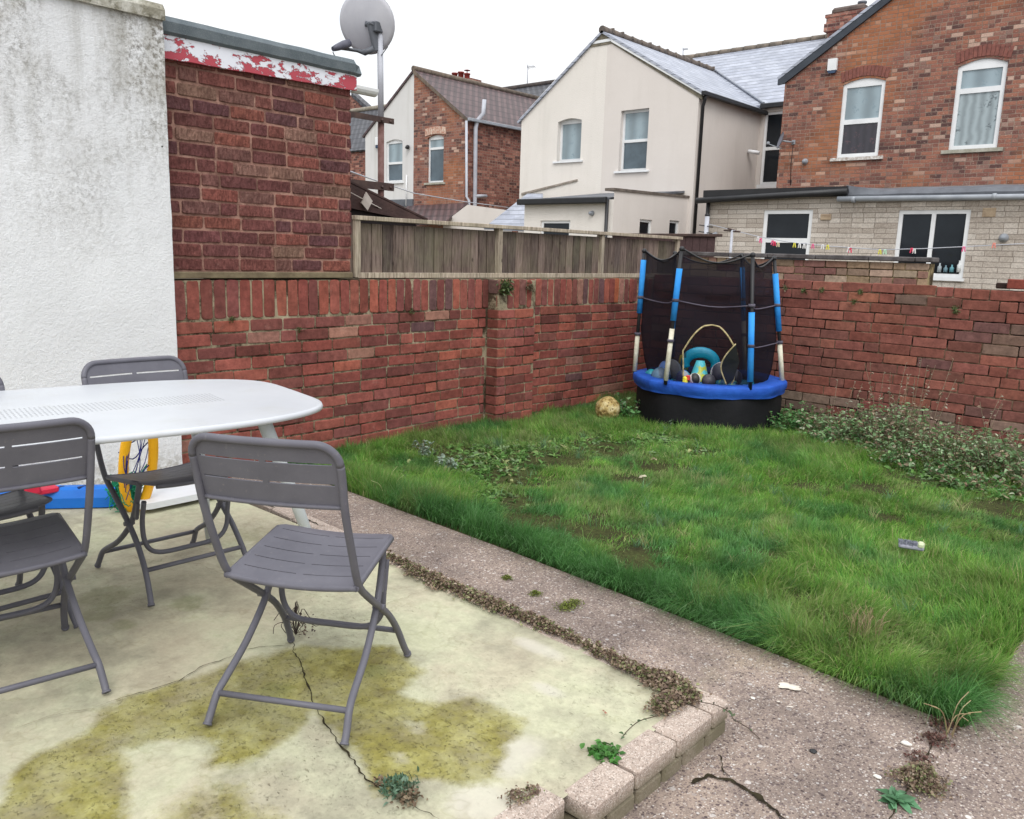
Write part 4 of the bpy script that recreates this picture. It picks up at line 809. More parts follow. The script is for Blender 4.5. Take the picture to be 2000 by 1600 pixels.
# far left brick house seen between outbuilding and cream gable
h5 = thing('brick_house', 'dark-roofed brick house glimpsed behind the satellite pole', 'house', (-26, 20.5, 0))
FY = 21.0; e0 = ony(752, 288, FY)
wall_poly([(-40, 0), (e0.x + .6, 0), (e0.x + .6, e0.z), (-40, e0.z)], [], lambda u, z: (u, FY, z), M['brick_old'], h5)
zr5 = ony(700, 214, FY + 2.4); slab(h5, 'roof', M['tile_dark'], [(-40, FY + 2.4, zr5.z), (e0.x + .7, FY + 2.4, zr5.z - .1), (e0.x + .7, FY - .1, e0.z - .03), (-40, FY - .1, e0.z - .03)], .07)
b = MB(); b.tube([(-40, FY + 2.4, zr5.z + .03), (e0.x + .7, FY + 2.4, zr5.z - .07)], .1, 8); part('ridge_tiles', b, surf('pale_ridge', srgb(150, 144, 132), srgb(120, 112, 100), 6, .9, .004, 40), h5)
gq = [ony(684, 186, 27), ony(690, 184, 27), ony(719, 213, 27), ony(719, 240, 27), ony(640, 240, 27)]; gl = ony(640, 205, 27)
b = MB(); b.prism([gq[0], gq[2], gq[3], gq[4], gl], (0, .3, 0)); part('gable', b, M['brick_old'], h5)
b = MB(); b.prism([gq[1] + Vector((-.1, -.05, .08)), gq[2] + Vector((.15, -.05, 0)), gq[2] + Vector((.0, -.05, -.12)), gq[1] + Vector((-.1, -.05, -.1))], (0, .4, 0)); part('verge', b, M['tile_dark'], h5)
# --- big red house at right
RY = 19.5; XR = -9.10
h6 = thing('red_brick_house', 'large red brick gabled house with dark verge, at the right of the photo', 'house', (-5, RY, 0))
r1 = (-7.72, -6.80, 3.72, 5.40); r2 = (-5.38, -4.47, 3.76, 5.52)
wall_poly([(XR, 0), (1.2, 0), (1.2, 5.5), (-3.95, 8.82), (XR, 5.62)], [arch(*r1, .10), arch(*r2, .12)], lambda u, z: (u, RY, z), M['brick_house'], h6)
wall_poly([(RY, 0), (22.2, 0), (22.2, 5.6), (RY, 5.6)], [], lambda u, z: (XR, u, z), M['brick_house'], h6)
tr = lambda u, z: (u, RY, z)
window(h6, tr, *r1, .10, .46, [M['curtain_dark'], M['glass_light']], .085, .03, (.12, .07, .06), sillmat=surf('flaking_white_sill', srgb(226, 224, 220), srgb(150, 136, 124), 16, .9, .004, 40))
window(h6, tr, *r2, .12, .66, [M['curtain_net'], M['glass_light']], .085, .03, (.12, .07, .06), sillmat=M['concrete_sill'])
for (u0, u1, z0, z1) in (r1, r2):
    b = MB(); n = 13
    for k in range(n):
        u = u0 - .06 + (u1 - u0 + .12) * (k + .5) / n; zz = z1 - .07 + .10 * math.sin(PI * (k + .5) / n); b.bbox((u, RY - .003, zz + .12), (.036, .012, .11), .004, Matrix.Rotation((k - 6) * .03, 3, 'Y'))
    part('window_arch', b, surf('arch_red_brick', srgb(138, 88, 78), srgb(112, 72, 66), 14, .9, .003, 60), h6)
b = MB(); b.prism([(-9.26, RY - .06, 5.60), (-3.95, RY - .06, 8.98), (-3.95, RY - .06, 8.80), (-9.10, RY - .06, 5.47), (-9.26, RY - .06, 5.45)], (0, .06, 0)); b.prism([(-3.95, RY - .06, 8.98), (1.4, RY - .06, 5.5), (1.4, RY - .06, 5.3), (-3.95, RY - .06, 8.80)], (0, .06, 0)); part('bargeboard', b, surf('slate_blue_verge', (.05, .06, .075), (.035, .042, .055), 5, .5, .001, 60), h6)
slab(h6, 'roof', M['slate'], [(-9.28, RY - .07, 5.62), (-3.95, RY - .07, 9.0), (-3.95, 26, 9.0), (-9.28, 26, 5.62)], .06)
slab(h6, 'roof', M['slate'], [(1.4, RY - .07, 5.5), (-3.95, RY - .07, 9.0), (-3.95, 26, 9.0), (1.4, 26, 5.5)], .06)
CY = 25.5; c0, c1 = ony(1612, 45, CY), ony(1690, 45, CY); cz = [ony(1640, v, CY).z for v in (18, 32, 52, 120)]
b = MB(); b.box(c0.x + .1, c1.x, CY, CY + .8, cz[3] - 3, cz[2] - .1); b.box(c0.x, c1.x + .08, CY - .08, CY + .88, cz[2] - .1, cz[2] + .12); b.box(c0.x + .04, c1.x + .02, CY - .04, CY + .84, cz[2] + .12, cz[1]); b.box(c0.x, c1.x, CY - .06, CY + .86, cz[1], cz[1] + .09)
ck = part('chimney', b, M['brick_old'], h6); b = MB(); b.bbox(((c0.x + c1.x) / 2, CY + .4, cz[0] + .0), ((c1.x - c0.x) / 2 - .1, .3, .10), .06); part('flaunching', b, surf('chimney_mortar', srgb(110, 98, 92), srgb(84, 74, 70), 6, .95, .006, 30), ck)
q = ony(1678, 16, CY + .2); b = MB(); b.lathe([(.09, -.05), (.08, .15), (.13, .17), (.13, .22), (.07, .22)], (q.x, CY + .4, q.z + .0), (0, 0, 1), 14); part('flue_terminal', b, M['grey_lead'], ck)
# --- pale brick extension across the foot of it
EY = 16.0; XE = -8.93
h7 = thing('brick_extension', 'single-storey pale brick extension with flat roof, foot of the red house', 'extension', (-5.5, EY, 0))
ea = (-7.68, -6.68, 1.20, 2.37); eb = (-5.10, -3.93, 1.18, 2.34); XD = -6.05
def exthole(r): return [(r[0], r[2]), (r[1], r[2]), (r[1], r[3]), (r[0], r[3])]
te = lambda u, z: (u, EY, z)
wall_poly([(XE, 0), (XD, 0), (XD, 2.70), (XE, 2.66)], [exthole(ea)], te, M['brick_pale'], h7)
ebh = [(eb[0], 1.50), (eb[0] + .60, 1.50), (eb[0] + .60, eb[2]), (eb[1], eb[2]), (eb[1], eb[3]), (eb[0], eb[3])]
wall_poly([(XD, 0), (-.5, 0), (-.5, 2.56), (XD, 2.62)], [exthole(eb)], lambda u, z: (u, EY - .012, z), M['brick_pale'], h7)
wall_poly([(EY, 0), (RY, 0), (RY, 2.7), (EY, 2.66)], [], lambda u, z: (XE, u, z), M['brick_pale'], h7)
window(h7, te, *ea, 0, .50, [M['glass_dark']], .075, .02, (.03, .04, .03)); window(h7, lambda u, z: (u, EY - .012, z), *eb, 0, None, [M['glass_dark']], .07, .02, (.03, .05, .04), mull=.50)
b = MB(); b.box(XE - .08, XD + .02, EY - .10, RY, 2.60, 2.78); part('fascia', b, M['black_plastic'], h7, label='glossy black fascia over the left half')
b = MB(); b.tube([(XE - .2, EY - .15, 2.57), (XD + .05, EY - .15, 2.68)], .06, 10); part('gutter', b, M['black_plastic'], h7)
b = MB(); n = 40; vs = []
for i in range(n + 1):
    x = XD - .02 + (5.5) * i / n; e = .012 * noise.noise(Vector((x * 2.3, 0, 0)));  k = max(0, 1 - i / 5)
    for (dy, z) in ((-.09, 2.56), (-.10, 2.62 + e), (-.05, 2.68 + e + k * .12), (.3, 2.76 + e), (3.5, 2.95)): vs.append((x, EY + dy, z))
b.add(vs, [(i * 5 + k, (i + 1) * 5 + k, (i + 1) * 5 + k + 1, i * 5 + k + 1) for i in range(n) for k in range(4)]); part('roof', b, M['grey_lead'], h7, label='grey lead-edged roof over the right half')
b = MB(); b.tube([(XD - .12, EY - .16, 2.545), (-.6, EY - .16, 2.50)], .048, 10)
for x in (-5.9, -3.6): b.tube([(x, EY - .16, 2.53), (x + .06, EY - .16, 2.53)], .058, 10)
part('gutter', b, M['grey_plastic'], h7)
pipe(h7, 'downpipe', M['black_plastic'], [(XE + .04, EY - .08, 2.6), (XE + .04, EY - .08, 0)], .04)
b = MB(); b.box(XE - .5, XE + 1.6, RY - 2.2, RY - .3, 2.7, 2.86); part('parapet', b, surf('old_parapet', srgb(120, 112, 104), srgb(84, 78, 74), 5, .95, .01, 20), h7)
for (px, py, w_, hh) in ((1613, 424, .10, .055), (1932, 415, .10, .075)):
    q = ony(px, py, EY - .013); b = MB(); b.bbox(q, (w_, .012, hh), .004); 
    for k in range(4): b.bbox(q + Vector((0, -.014, hh * (-.7 + .46 * k))), (w_ * .85, .004, hh * .12), .002)
    part('air_brick', b, surf('vent_buff', srgb(196, 176, 150), srgb(160, 140, 118), 9, .8, .001, 60), h7)
# bottles on the inside sill of the right window
for i, (px, c, hh) in enumerate(((1834, (.30, .34, .36), .16), (1846, (.12, .2, .24), .12), (1858, (.10, .26, .30), .13), (1872, (.6, .62, .62), .2))):
    q = ony(px, 532, EY + .016); b = MB(); b.lathe([(0, 0), (.035, 0), (.035, hh * .6), (.014, hh * .75), (.014, hh), (0, hh)], q, (0, 0, 1), 10, c); single('bottle', b, colored('bottle_plastic', .3) if i == 0 else bpy.data.materials['bottle_plastic'], ['grey jar at the left end of the row on the window ledge', 'short dark blue bottle on the window ledge', 'teal bottle on the window ledge', 'tallest white bottle on the window ledge'][i], 'bottle', q, 'bottles on the window ledge')
# satellite dish, alarm, aerials on the houses
def dish(name_label, c, r, ax, mast, group=None, mat=None, lnb=None):
    d = thing('satellite_dish', name_label, 'satellite dish', c, 0, group); ax = Vector(ax).normalized(); b = MB()
    prof = [(r * k / 8, .16 * r * (k / 8) ** 2) for k in range(9)]; prof2 = [(r, .16 * r + .012)] + [(r * k / 8, .16 * r * (k / 8) ** 2 + .006) for k in range(8, -1, -1)]
    b.lathe(prof + prof2, Vector(c), ax, 40); part('reflector', b, mat, d); return d, ax
q = ony(1527, 275, RY - .35); d, ax = dish('small grey satellite dish on the corner of the red brick house', q, .19, (-.75, -.6, .25), None, mat=surf('grey_dish', srgb(128, 128, 138), srgb(110, 110, 120), 5, .5, 0))
b = MB(); e = ony(1550, 278, RY); b.tube([q, q + Vector((.12, .1, -.02)), e], .018, 8); b.bbox(e, (.04, .02, .05), .005); b.tube([q + Vector((0, 0, -.17)), q + ax * .3 + Vector((0, 0, -.16))], .01, 6); b.bbox(q + ax * .32 + Vector((0, 0, -.14)), (.03, .03, .03), .01); part('arm', b, M['grey_plastic'], d)
b = MB(); b.tube([e, ony(1545, 320, RY - .01), ony(1544, 362, RY - .01)], .008, 5); part('cable', b, M['black_plastic'], d)
q = ony(1627, 131, RY - .03); b = MB(); b.prism([q + Vector((-.10, 0, .17)), q + Vector((.10, 0, .17)), q + Vector((.10, 0, -.08)), q + Vector((-.10, 0, -.08))], (0, -.07, 0)); 
al = thing('alarm_box', 'white burglar alarm box high on the red brick gable', 'alarm box', q); part('cover', b, M['white_paint'], al)
b = MB(); b.prism([q + Vector((-.10, 0, -.083)), q + Vector((.10, 0, -.083)), q + Vector((.07, 0, -.14)), q + Vector((-.07, 0, -.14))], (0, -.065, 0)); part('lens', b, surf('blue_lens', (.05, .09, .16), (.03, .05, .1), 5, .2, 0), al)
q = ony(737, 282, WY - .05); al = thing('alarm_box', 'small white and blue alarm box on the cream gable, half hidden by the pole', 'alarm box', q); b = MB(); b.bbox(q + Vector((0, 0, .1)), (.09, .04, .13), .01); part('cover', b, M['white_paint'], al); b = MB(); b.bbox(q + Vector((0, 0, -.08)), (.08, .035, .05), .02); part('lens', b, bpy.data.materials['blue_lens'], al)
def aerial(px, pyb, pyt, Y, label):
    q, t_ = ony(px, pyb, Y), ony(px, pyt, Y); b = MB(); b.tube([q, t_], .02, 6); s_ = (t_.z - q.z) / 1.6; b.tube([t_ + Vector((0, 0, -.15 * s_)), t_ + Vector((.8 * s_, .0, -.2 * s_))], .012, 5)
    for k in range(6): c_ = t_ + Vector((.12 + .12 * k, 0, -.16 - .008 * k)) * s_; b.tube([c_ + Vector((-.02, -.12, .1)) * s_, c_ + Vector((.02, .12, -.1)) * s_], .007, 4)
    b.tube([t_ + Vector((.05, -.15, .1)) * s_, t_ + Vector((.05, .15, -.35)) * s_], .007, 4); single('tv_aerial', b, M['grey_light'], label, 'aerial', q)
aerial(1030, 170, 127, 27, 'thin television aerial on the far roof left of the pale gable'); aerial(1334, 118, 94, 26.5, 'small television aerial rising behind the slate ridge')
# yard wall behind ours, brown gate, washing line
random.seed(31)
yb = thing('yard_brick_wall', 'buff and brown brick yard wall with dark coping beyond the garden wall', 'wall', (-4.2, 9, 0))
bf = BrickFace(lambda u, z, d: (u, 9 - d, z)); MX = [srgb(138, 104, 90), srgb(148, 126, 102), srgb(124, 88, 80), srgb(156, 136, 118), srgb(146, 128, 134), srgb(128, 108, 92)]
courses(bf, -6.6, -2.53, 1.405 - 10 * .078, 10, .078, .235, .010, lambda u, z: vary(pick(MX, [5, 5, 4, 3, .8, 4])), headers=.2); part('brickwork', bf.b, brick_geo_mat('yard_brick', .004, 80, None, .3), yb)
b = MB(); b.box(-9, -2.537, 9.008, 9.22, 0, 1.40); part('mortar', b, mortar_geo_mat('yard_mortar', srgb(168, 152, 116), srgb(128, 112, 84), srgb(64, 54, 42)), yb)
b = MB(); x = -9
while x < -2.5: wd = random.uniform(.42, .62); x1 = min(x + wd, -2.5); b.bbox(((x + x1) / 2, 9.1, 1.437), ((x1 - x) / 2 - .004, .14, .024), .008, Matrix.Rotation(random.uniform(-.006, .006), 3, 'Y')); x = x1
part('coping', b, surf('dark_coping_slab', srgb(104, 100, 100), srgb(70, 66, 66), 7, .9, .006, 50), yb)
q0, q1 = ony(1326, 462, 11.0), ony(1385, 465, 11.0); gt = thing('brown_fence_panel', 'short dark brown fence panel between wooden fence and pale brick extension', 'fence', (q0.x, 11, 0)); b = MB(); x = q0.x - 1.2
while x < q1.x: b.bbox((x + .06, 11, q0.z / 2), (.057, .01, q0.z / 2), .003, None, (.07, .04, .04)); x += .12
part('boards', b, colored('brown_stain', .8), gt); b = MB(); b.bbox(((q0.x + q1.x) / 2 - .5, 10.99, q0.z + .02), ((q1.x - q0.x) / 2 + .7, .03, .02), .004); part('rail', b, M['rust_steel'], gt)
LYY = 12.0; a0, a1 = ony(1376, 500, LYY), ony(1374, 422, LYY)
wp = thing('washing_line_post', 'thin grey washing line post with hooks beside the black downpipe', 'post', (a0.x, LYY, 0)); b = MB(); b.tube([(a0.x, LYY, 0), (a0.x, LYY, a1.z)], .035, 10); part('pole', b, M['grey_light'], wp)
b = MB(); b.tube([(a0.x, LYY, a1.z), (a0.x, LYY, a1.z + .03)], .04, 10)
for k in range(2): b.tube([(a0.x - .12, LYY - .02, a1.z - .14 - .1 * k), (a0.x + .12, LYY - .02, a1.z - .17 - .1 * k)], .008, 5)
part('hooks', b, M['black_plastic'], wp)
q = ony(1430, 450, LYY); wq = thing('line_prop', 'faint grey cross-shaped line post in front of pale brick', 'post', (q.x, LYY, 0)); b = MB(); b.tube([(q.x, LYY, 0), (q.x, LYY, q.z)], .02, 8); part('pole', b, M['grey_light'], wq); b = MB(); b.tube([(q.x - .14, LYY, q.z), (q.x + .14, LYY, q.z - .02)], .012, 6); b.tube([(q.x - .02, LYY - .1, q.z + .02), (q.x, LYY + .1, q.z)], .012, 6); part('crossbar', b, M['rust_steel'], wq)
lp = [(1376, 436), (1480, 462), (1540, 473), (1620, 481), (1720, 488), (1800, 486), (1885, 482), (2000, 476), (2060, 470)]
L3 = [ony(x, y, LYY) for x, y in lp]; b = MB(); b.tube(L3, .006, 5); b.tube([L3[-1], (L3[-1].x, LYY, 0)], .04, 8); single('washing_line', b, M['grey_light'], 'thin washing line with coloured pegs strung across the yard', 'washing line', L3[0])
pegs = [(1481, 463, 'white'), (1486, 466, 'pink'), (1509, 470, 'pink'), (1513, 472, 'red'), (1520, 474, 'cream'), (1552, 475, 'yellow'), (1562, 476, 'white'), (1571, 477, 'white'), (1588, 477, 'pink'), (1607, 478, 'white'), (1617, 479, 'yellow'), (1658, 484, 'white'), (1661, 485, 'red'), (1719, 488, 'yellow'), (1729, 488, 'mint'), (1781, 485, 'red'), (1786, 486, 'white'), (1883, 482, 'pink'), (1942, 475, 'coral')]
PC = dict(white=(.75, .75, .74), pink=(.75, .15, .3), red=(.7, .05, .12), cream=(.7, .6, .4), yellow=(.7, .65, .08), mint=(.45, .7, .5), coral=(.75, .25, .2)); pm = colored('peg_plastic', .5)
ORD = ['leftmost', 'second', 'third', 'fourth', 'fifth', 'sixth']
for k, (px, py, c) in enumerate(pegs):
    q = ony(px, py, LYY); b = MB(); b.bbox(q + Vector((-.012, 0, -.03)), (.006, .010, .034), .002, Matrix.Rotation(.15, 3, 'Y'), PC[c]); b.bbox(q + Vector((.012, 0, -.03)), (.006, .010, .034), .002, Matrix.Rotation(-.15, 3, 'Y'), PC[c])
    same = [i for i, pg in enumerate(pegs) if pg[2] == c]; n = same.index(k)
    lb = f'only {c} clothes peg on the washing line' if len(same) == 1 else f'{ORD[n]} {c} clothes peg on the washing line' + (', counted from the left' if n else '')
    single('clothes_peg', b, pm, lb, 'clothes peg', q, 'pegs on the washing line')

# ------------------------------------------------------------------ satellite pole, dish, brackets
XP = -5.6
pz = lambda px, py: onx(px, py, XP)
pb, pt = pz(744, 400), pz(740, 62)
pole = thing('satellite_pole', 'tall grey pole, rusty lower half, held by brown steel brackets beside the outbuilding', 'pole', (XP, pb.y, 1.2))
b = MB(); b.tube([(XP, pb.y, pz(742, 235).z), (XP, pb.y - .01, pt.z)], .024, 14); part('tube', b, M['grey_light'], pole)
b = MB(); b.tube([(XP, pb.y, 1.2), (XP, pb.y, pz(742, 236).z)], .026, 14); part('tube', b, surf('rusty_pipe', srgb(120, 92, 88), srgb(96, 66, 60), 16, .8, .002, 60), pole, label='rusty brown lower tube')
for (t0, t1, e0_, e1) in ((214, 243, 236, 244), (354, 371, 362, 374)):
    yE = pz(764, e1).y; b = MB(); zT, zB = pz(764, e0_).z, pz(764, e1).z; b.box(XP + .03, XP + .038, 3.2, yE, zB, zT + .005); b.box(XP - .03, XP + .038, 3.2, yE, zT + .005, zT + .012)
    b.tube([(XP, 3.3, zB - .25), (XP, yE - .35, zT)], .014, 6)
    for dy in (.04, .13): b.lathe([(0, 0), (.012, 0), (.012, .01), (0, .012)], (XP + .038, yE - dy, (zB + zT) / 2), (1, 0, 0), 8, None)
    part('bracket', b, M['rust_steel'], pole)
dc = pz(713, 46); dc = onx(713, 46, XP - .07)
DR = .235
d, ax = dish('large grey satellite dish seen from behind on top of the tall pole', dc, DR, (-.42, .80, .30), None, mat=surf('grey_dish_back', srgb(192, 192, 198), srgb(176, 176, 184), 3, .5, .0002, 120))
b = MB(); bt = pz(738, 52); m_ = dc - ax * .02; lo = onx(730, 95, XP)
b.tube([dc - ax * .0, bt], .022, 8); b.bbox(bt + Vector((.0, -.0, -.01)), (.035, .05, .04), .008); b.bbox((dc + lo) / 2 + Vector((.02, .03, 0)), (.018, .035, .11), .006, Matrix.Rotation(.3, 3, 'X')); b.tube([bt + Vector((0, -.09, .01)), bt + Vector((0, .06, -.01))], .010, 8)
part('mount', b, M['grey_lead'], d)
b = MB(); ar = onx(698, 99, XP - .15); ln = onx(662, 94, XP - .1); b.tube([lo, onx(712, 103, XP - .05), ar, ln], [.024, .024, .014, .012], 8); part('lnb_arm', b, M['grey_lead'], d)
b = MB(); l2 = onx(682, 84, XP - .1); l1 = onx(650, 96, XP - .1); b.tube([l1, l1 + (l2 - l1) * .25, l1 + (l2 - l1) * .7, l2], [.018, .026, .034, .030], 12); part('lnb', b, surf('lnb_grey', srgb(96, 96, 108), srgb(76, 76, 88), 5, .4, 0), d)
b = MB(); b.tube([l1 + Vector((0, 0, -.02)), onx(652, 106, XP - .1), onx(655, 112, XP - .1)], .004, 5); b.tube([onx(745, 46, XP + .03), onx(762, 60, XP - .02), onx(757, 92, XP - .02), onx(745, 108, XP + .03)], .004, 5); part('cable', b, M['black_plastic'], d)
# washing-line string with its pulley near the shed
b = MB(); P_ = [onx(684, 376, -4.9), onx(714, 392, -4.95), onx(760, 416, -5.0), onx(810, 432, -5.1), onx(860, 440, -5.2)]; b.tube(P_, .004, 5); c_ = P_[1]; b.prism([c_ + Vector((0, .0, .06)), c_ + Vector((0, .055, -.0)), c_ + Vector((0, .01, -.07)), c_ + Vector((0, -.045, -.02))], (.012, 0, 0)); single('pulley_line', b, surf('pale_cord', srgb(196, 186, 178), srgb(170, 160, 150), 9, .8, 0), 'pale cord with diamond-shaped pulley running down behind the fence', 'cord', c_)
b = MB(); b.tube([onx(683, 335, -9), onx(740, 355, -14), onx(810, 378, -15), onx(900, 393, -16), onx(1010, 408, -17)], .012, 5); single('overhead_wire', b, M['grey_light'], 'thin wire sagging across the foot of the brick gable', 'wire', onx(683, 335, -9))
# brown shed
sh = thing('garden_shed', 'dark brown shed roof rising just behind the fence beside the outbuilding', 'shed', (-5.3, 4.3, 0))
SX = -4.98; ap, e1 = onx(700, 372, SX), onx(836, 431, SX); apb = onx(684, 372, SX)
rf = M['shed_brown'] = surf('brown_shed_stain', srgb(78, 58, 54), srgb(60, 44, 42), 6, .75, .004, 40)
ap = Vector((SX, 3.55, ap.z)); ap2 = onx(740, 384, SX); sl2 = (e1.z - ap2.z) / (e1.y - ap2.y); zap = ap2.z + sl2 * (3.72 - ap2.y)
b = MB(); b.prism([(SX, 3.72, zap), (SX, e1.y, e1.z), (SX, e1.y, e1.z - .025), (SX, 3.72, zap - .19)], (-.02, 0, 0)); part('bargeboard', b, rf, sh)
b = MB(); b.prism([(SX - .03, 3.5, zap - .14), (SX - .03, 3.72, zap - .09), (SX - .03, e1.y - .1, e1.z - .03), (SX - .03, e1.y - .1, 0), (SX - .03, 3.5, 0)], (-1.6, 0, 0)); part('wall', b, surf('dark_shed_boards', srgb(44, 36, 36), srgb(30, 26, 26), 6, .9, .004, 30), sh)
slab(sh, 'roof', M['shed_brown'], [(SX + .0, 3.72, zap + .015), (SX + .0, e1.y, e1.z + .015), (SX - 1.7, e1.y, e1.z + .015), (SX - 1.7, 3.72, zap + .015)], .02)
# ------------------------------------------------------------------ chairs
def chair_mat():
    t = NT('warm_grey_painted_metal'); p = t.coord(); c = t.mix(t.ramp(t.noise(p, 9, 5, .6), [(.35, 0), (.65, 1)]), srgb(92, 91, 99), srgb(101, 100, 108)); c = t.mix(t.math('MULTIPLY', t.ramp(t.noise(p, 60, 4, .7), [(.62, 0), (.74, 1)]), .35), c, srgb(140, 134, 132))
    t.bump(t.noise(p, 300, 2), .0002); t.b.inputs['Coat Weight'].default_value = .3; t.b.inputs['Coat Roughness'].default_value = .30; t.b.inputs['Coat IOR'].default_value = 1.45; return t.fin(c, .6, .1)
M['chair'] = chair_mat()
def smooth(pts, n=6):
    P = [Vector(p) for p in pts]; P = [P[0] * 2 - P[1]] + P + [P[-1] * 2 - P[-2]]; out = []
    for i in range(1, len(P) - 2):
        for k in range(n):
            t = k / n; a, b_, c, d_ = P[i - 1], P[i], P[i + 1], P[i + 2]; out.append(.5 * ((2 * b_) + (c - a) * t + (2 * a - 5 * b_ + 4 * c - d_) * t * t + (3 * b_ - a - 3 * c + d_) * t ** 3))
    out.append(P[-2]); return out
def slotted(mb, fn, W, L_, rows, slotw, gaps, rcorner, thick, nw=20):
    """panel over u in [-W,W], v in [0,L_]; rows: v positions of slots; fn(u, v) -> point. slots are real gaps cut by leaving cells out"""
    us = sorted(set([round(-W + 2 * W * k / nw, 5) for k in range(nw + 1)] + [g for gg in gaps for g in gg])); vs_ = [0, rcorner * .3, rcorner * .65, rcorner]
    for r in rows: vs_ += [r - slotw / 2, r + slotw / 2]
    vs_ += [L_ - rcorner, L_ - rcorner * .65, L_ - rcorner * .3, L_]; k = 0; vv = sorted(set(round(v, 5) for v in vs_)); out = [vv[0]]
    for v in vv[1:]:
        while v - out[-1] > .03: out.append(out[-1] + .028)
        out.append(v)
    vv = out
    def pos(u, v, top):
        lim = W
        if top[0] and v > L_ - rcorner: dd = v - (L_ - rcorner); lim = W - rcorner + math.sqrt(max(0, rcorner ** 2 - dd * dd))
        if top[1] and v < rcorner: dd = rcorner - v; lim = min(lim, W - rcorner + math.sqrt(max(0, rcorner ** 2 - dd * dd)))
        return fn(u * lim / W, v)
    top = (True, False)
    grid = {}; V_ = []; F_ = []
    for sgn in (0, 1):
        for i, u in enumerate(us):
            for j, v in enumerate(vv):
                p = Vector(pos(u, v, top)); nrm = (Vector(fn(u, v + .001)) - Vector(fn(u, v))).cross(Vector(fn(u + .001, v)) - Vector(fn(u, v))).normalized()
                grid[(i, j, sgn)] = len(V_); V_.append(p + nrm * (thick if sgn else 0))
    solid = lambda i, j: 0 <= i < len(us) - 1 and 0 <= j < len(vv) - 1 and not (any(abs((vv[j] + vv[j + 1]) / 2 - r) < slotw / 2 for r in rows) and any(g0 < (us[i] + us[i + 1]) / 2 < g1 for g0, g1 in gaps))
    for i in range(len(us) - 1):
        for j in range(len(vv) - 1):
            if not solid(i, j): continue
            a, b_, c, d_ = (i, j), (i + 1, j), (i + 1, j + 1), (i, j + 1)
            F_.append([grid[(*q, 0)] for q in (a, b_, c, d_)]); F_.append([grid[(*q, 1)] for q in (d_, c, b_, a)])
            for (q0, q1, ni, nj) in ((a, b_, i, j - 1), (b_, c, i + 1, j), (c, d_, i, j + 1), (d_, a, i - 1, j)):
                if not solid(ni, nj): F_.append([grid[(*q1, 0)], grid[(*q0, 0)], grid[(*q0, 1)], grid[(*q1, 1)]])
    mb.add(V_, F_, False)
